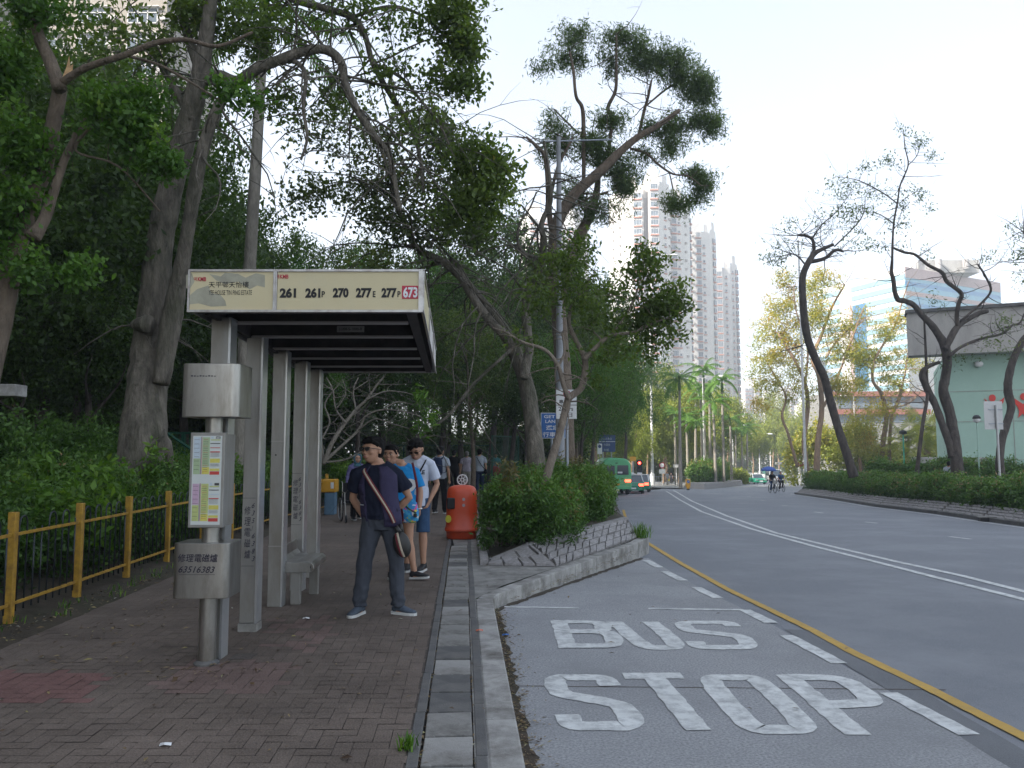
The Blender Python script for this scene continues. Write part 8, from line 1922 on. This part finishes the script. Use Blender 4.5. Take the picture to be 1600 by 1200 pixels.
# ------------------------------------------------------------------ vehicles
M['glassv'] = mat('vehicle_glass', (.03, .045, .06), .08, 0, .05, spec=1.0); M['tyre'] = mat('tyre', (.015, .015, .016), .8); M['taxigreen'] = mat('taxi_green', (.01, .22, .13), .3, 0, .03, spec=.7); M['busgreen'] = mat('minibus_green', (.09, .46, .20), .35, 0, .05, spec=.6, dirt=(.08, .33, .15), dscale=2)
M['silver'] = mat('white_car_paint', (.55, .57, .58), .3, 0, .03, spec=.7); M['tail'] = mat('tail_lamp_lit', (.5, .02, .01), .3, emit=(1, .04, .02), estr=5.0); M['hub'] = mat('hub', (.35, .35, .36), .4, .6)
def wheel(b_name, t, c, r, w_):
    b = MB(); b.m = 0; n = 20
    prof_ = [(r*.62, -w_/2), (r*.95, -w_/2), (r, -w_*.35), (r, w_*.35), (r*.95, w_/2), (r*.62, w_/2)]
    vs_ = [(c[0]+h, c[1]+q*math.cos(6.283*j/n), c[2]+q*math.sin(6.283*j/n)) for q, h in prof_ for j in range(n)]
    b.add(vs_, [(i*n+j, i*n+(j+1) % n, (i+1)*n+(j+1) % n, (i+1)*n+j) for i in range(5) for j in range(n)]); wt_ = b.build('tyre', M['tyre'], None, smooth=40)
    e = D.objects.new('wheel', None); COL.objects.link(e); e.parent = t; wt_.parent = e
    b = MB(); b.tube([(c[0]-w_*.42, c[1], c[2]), (c[0]+w_*.42, c[1], c[2])], r*.62, 16); o = b.build('rim', M['hub'], e)
def car(label, pos, rz, body, roofm, rear=True, L=4.4, W=1.72, Hh=1.44, name='taxi', cat='taxi', group=None, van=False, roof_sign=False):
    """nose towards -y in local space"""
    t = thing(name, label, cat, pos, rz, group)
    side = [(-L/2, .35), (-L/2+.02, .62), (-L/2+.25, .78), (-L/2+1.15, .88), (L/2-.75 if not van else L/2-.1, .93), (L/2-.05, .88), (L/2, .62), (L/2-.03, .30), (-L/2+.1, .26)]
    b = MB(); b.prism(side, (-W/2, 0, 0), (0, 1, 0), (0, 0, 1), (W, 0, 0)); b.build('body', M[body], t, bevel=.09, seg=3)
    r0, r1 = -L/2+1.6, L/2-1.15
    if van: r1 = L/2-.25
    b = MB(); wt_, wb = W/2-.16, W/2-.05
    lo = [(-wb, -L/2+1.0, .86), (wb, -L/2+1.0, .86), (wb, L/2-(.45 if not van else .1), .9), (-wb, L/2-(.45 if not van else .1), .9)]; hi = [(-wt_, r0+.05, Hh-.05), (wt_, r0+.05, Hh-.05), (wt_, r1, Hh-.05), (-wt_, r1, Hh-.05)]
    b.add(lo+hi, [(0, 1, 5, 4), (1, 2, 6, 5), (2, 3, 7, 6), (3, 0, 4, 7), (4, 5, 6, 7)]); b.build('glasshouse', M['glassv'], t)
    b = MB(); b.span((-wt_-.01, r0, Hh-.06), (wt_+.01, r1+.02, Hh)); b.build('roof', M[roofm], t, bevel=.03)
    b = MB()
    for sx in (-1, 1):
        for a, c in ((lo[0], hi[0]), (lo[3], hi[3])): b.beam((sx*abs(a[0])*1.005, a[1], a[2]), (sx*abs(c[0])*1.01, c[1], c[2]), .07, .08)
        b.beam((sx*wb*1.005, .1, .88), (sx*wt_*1.02, .05, Hh-.05), .06, .08)
    b.build('pillars', M[roofm], t)
    for sx in (-1, 1):
        for y_ in (-L/2+.8, L/2-.85): wheel('wheel', t, (sx*(W/2-.1), y_, .30), .30, .2)
    for sx in (-1, 1):
        b = MB(); b.box((sx*(W/2-.22), L/2-.01, .72), (.32, .08, .17)); b.build('tail_light', M['tail'] if rear else M['red'], t, bevel=.01); b = MB(); b.box((sx*(W/2-.24), -L/2+.03, .64), (.34, .1, .14)); b.build('headlight', M['steel_lip'], t, bevel=.01)
    b = MB(); b.box((0, L/2+.01, .42), (W-.1, .1, .2)); b.build('bumper', M[body], t, bevel=.03); b = MB(); b.box((0, -L/2, .40), (W-.1, .1, .22)); b.build('bumper', M[body], t, bevel=.03); [MB().box((0, y_, .47), (.5, .02, .12)).build('number_plate', M['white'], t) for y_ in (-L/2-.06, L/2+.07)]
    b = MB(); b.box((0, -L/2-.005, .58), (.8, .06, .12)); b.build('grille', M['black'], t)
    if roof_sign: b = MB(); b.box((0, r0+.5, Hh+.07), (.4, .14, .13)); b.build('roof_sign', M['white'], t, bevel=.02)
    return t
q = GR(990, 763.5); car('green and white taxi with red tail light right behind the minibus, mostly hidden', Vector((X(985, 62), 62, zr(62))), math.pi-.1, 'taxigreen', 'silver', group='taxis queueing at the lights', roof_sign=True)
car('green and white taxi ahead of the others at the lights', Vector((X(998, 67), 67, zr(67))), math.pi-.2, 'taxigreen', 'silver', group='taxis queueing at the lights', roof_sign=True)
q = GR(1181, 756); car('oncoming green and white taxi on the far side of the median', q, 0.05, 'taxigreen', 'silver', rear=False, name='taxi', group=None, roof_sign=True)
q = GR(1230, 754); car('white van oncoming behind the second cyclist', Vector((q.x, q.y+6, zr(q.y+6))), 0, 'silver', 'silver', rear=False, name='van', cat='van', van=True, Hh=2.0, L=4.8, W=1.8)
q = GR(1241, 752); car('white car with green roof sign beside the van at the far hedge end', Vector((q.x, q.y+14, zr(q.y+14))), 0, 'silver', 'taxigreen', rear=False, name='car', cat='car')
q = GR(1197, 750); car('dark car far down the road between taxi and cyclists', Vector((q.x, q.y+20, zr(q.y+20))), 0, 'hallgrey', 'hallgrey', rear=False, name='car', cat='car')
# minibus, rear view
Ym = 56; xm_ = X(962, Ym); t = thing('minibus', 'light green minibus seen from behind, half hidden by the planter shrubs', 'minibus', (xm_, Ym, zr(Ym)), -.04)
Wm, Lm, Hm = 2.1, 6.6, 2.58
sec = [(-Wm/2, .45), (-Wm/2, 1.5), (-Wm/2+.06, 2.15), (-Wm/2+.2, 2.42), (-Wm/2+.5, 2.55), (0, Hm), (Wm/2-.5, 2.55), (Wm/2-.2, 2.42), (Wm/2-.06, 2.15), (Wm/2, 1.5), (Wm/2, .45)]
b = MB(); b.prism(sec, (0, 0, 0), (1, 0, 0), (0, 0, 1), (0, Lm, 0)); b.build('body', M['busgreen'], t, bevel=.10, seg=3)
b = MB(); b.prism([(.06, 1.42), (.08, 2.08), (.82, 2.08), (.86, 1.42)], (0, -.03, 0), (1, 0, 0), (0, 0, 1), (0, .06, 0)); w1 = b.build('rear_window', M['glassv'], t)
b = MB(); b.prism([(-.66, 1.42), (-.64, 2.04), (-.12, 2.04), (-.10, 1.42)], (0, -.03, 0), (1, 0, 0), (0, 0, 1), (0, .06, 0)); b.build('rear_window', M['glassv'], t)
b = MB(); b.prism([(-.74, .6), (-.72, 2.1), (-.68, 2.14), (-.05, 2.14), (-.03, .6), (-.06, .6), (-.08, 2.1), (-.68, 2.1), (-.70, .6)], (0, -.045, 0), (1, 0, 0), (0, 0, 1), (0, .05, 0)); b.build('door_frame', M['busgreen'], t)
b = MB(); b.span((.1, -.035, 1.52), (.42, -.03, 1.64)); b.build('window_notice', M['white'], w1)
for sx in (-1, 1): b = MB(); b.span((sx*.80-.19, -.05, .92), (sx*.80+.19, .05, 1.08)); b.build('tail_light', M['tail'], t, bevel=.02)
for sx in (-1,): b = MB(); b.span((sx*Wm/2-.01, .3, 1.45), (sx*Wm/2+.03, Lm-.8, 2.05)); b.build('side_windows', M['glassv'], t)
b = MB(); b.span((Wm/2-.03, .3, 1.45), (Wm/2+.01, Lm-.8, 2.05)); b.build('side_windows', M['glassv'], t)
b = MB(); b.span((-Wm/2+.03, -.12, .42), (Wm/2-.03, .02, .66)); b.build('bumper', M['busgreen'], t, bevel=.04); b = MB(); b.span((-.22, -.14, .7), (.22, -.02, .82)); b.build('number_plate', M['yplast'], t); b = MB(); b.span((-.06, -.03, 2.2), (.1, .0, 2.26)); b.build('lamp', M['black'], t)
M['lime'] = mat('lime_stripe', (.35, .6, .2), .4); b = MB(); b.beam((.2, -.008, .95), (.75, -.008, 1.25), .03, .05, up=(0, 1, 0)); b.beam((-.1, -.008, .8), (.65, -.008, .86), .03, .05, up=(0, 1, 0)); b.build('stripe', M['lime'], t)
for sx in (-1, 1):
    for y_ in (1.5, Lm-1.1): wheel('wheel', t, (sx*(Wm/2-.16), y_, .36), .36, .24)
# plastic scraps by the kerb
for (px, py, z_, m_, l_) in ((749, 986, .0, 'strapo', 'tiny orange wrapper on the kerb'), (790, 993, -.11, 'signblue', 'tiny blue wrapper in the gutter'), (258, 1165, 0, 'white', 'small white paper scrap on the bricks'), (478, 967, 0, 'white', 'small white scrap near the bench')):
    if m_ == 'strapo': M['strapo'] = mat('orange_wrapper', (.6, .15, .08), .5)
    q = G(px, py, z_+.004); t = thing('wrapper', l_, 'litter', q); b = MB(); b.add([(-.03, -.01, .0), (.0, -.02, .012), (.035, -.005, .002), (.03, .014, .012), (-.005, .02, .004), (-.032, .012, .01), (0, 0, .018)], [(0, 1, 6), (1, 2, 6), (2, 3, 6), (3, 4, 6), (4, 5, 6), (5, 0, 6)]); b.build('paper', M[m_], t)
# ------------------------------------------------------------------ air
b = MB(); b.span((-400, -90, -14), (480, 700, 160)); hz = b.mesh('haze', M['concrete']); hz.materials.clear()
hm = D.materials.new('haze'); hm.use_nodes = True; N = hm.node_tree.nodes; L = hm.node_tree.links
N.remove(N['Principled BSDF']); pv = N.new('ShaderNodeVolumePrincipled'); pv.inputs['Density'].default_value = .0015; pv.inputs['Color'].default_value = (.86, .92, 1, 1); pv.inputs['Anisotropy'].default_value = .2
L.new(pv.outputs[0], N['Material Output'].inputs['Volume']); hz.materials.append(hm); o = link('haze', hz); o['kind'] = 'stuff'
# finish
for o in D.objects:
    if o.type == 'MESH' and not o.data.materials: o.data.materials.append(M['concrete'])
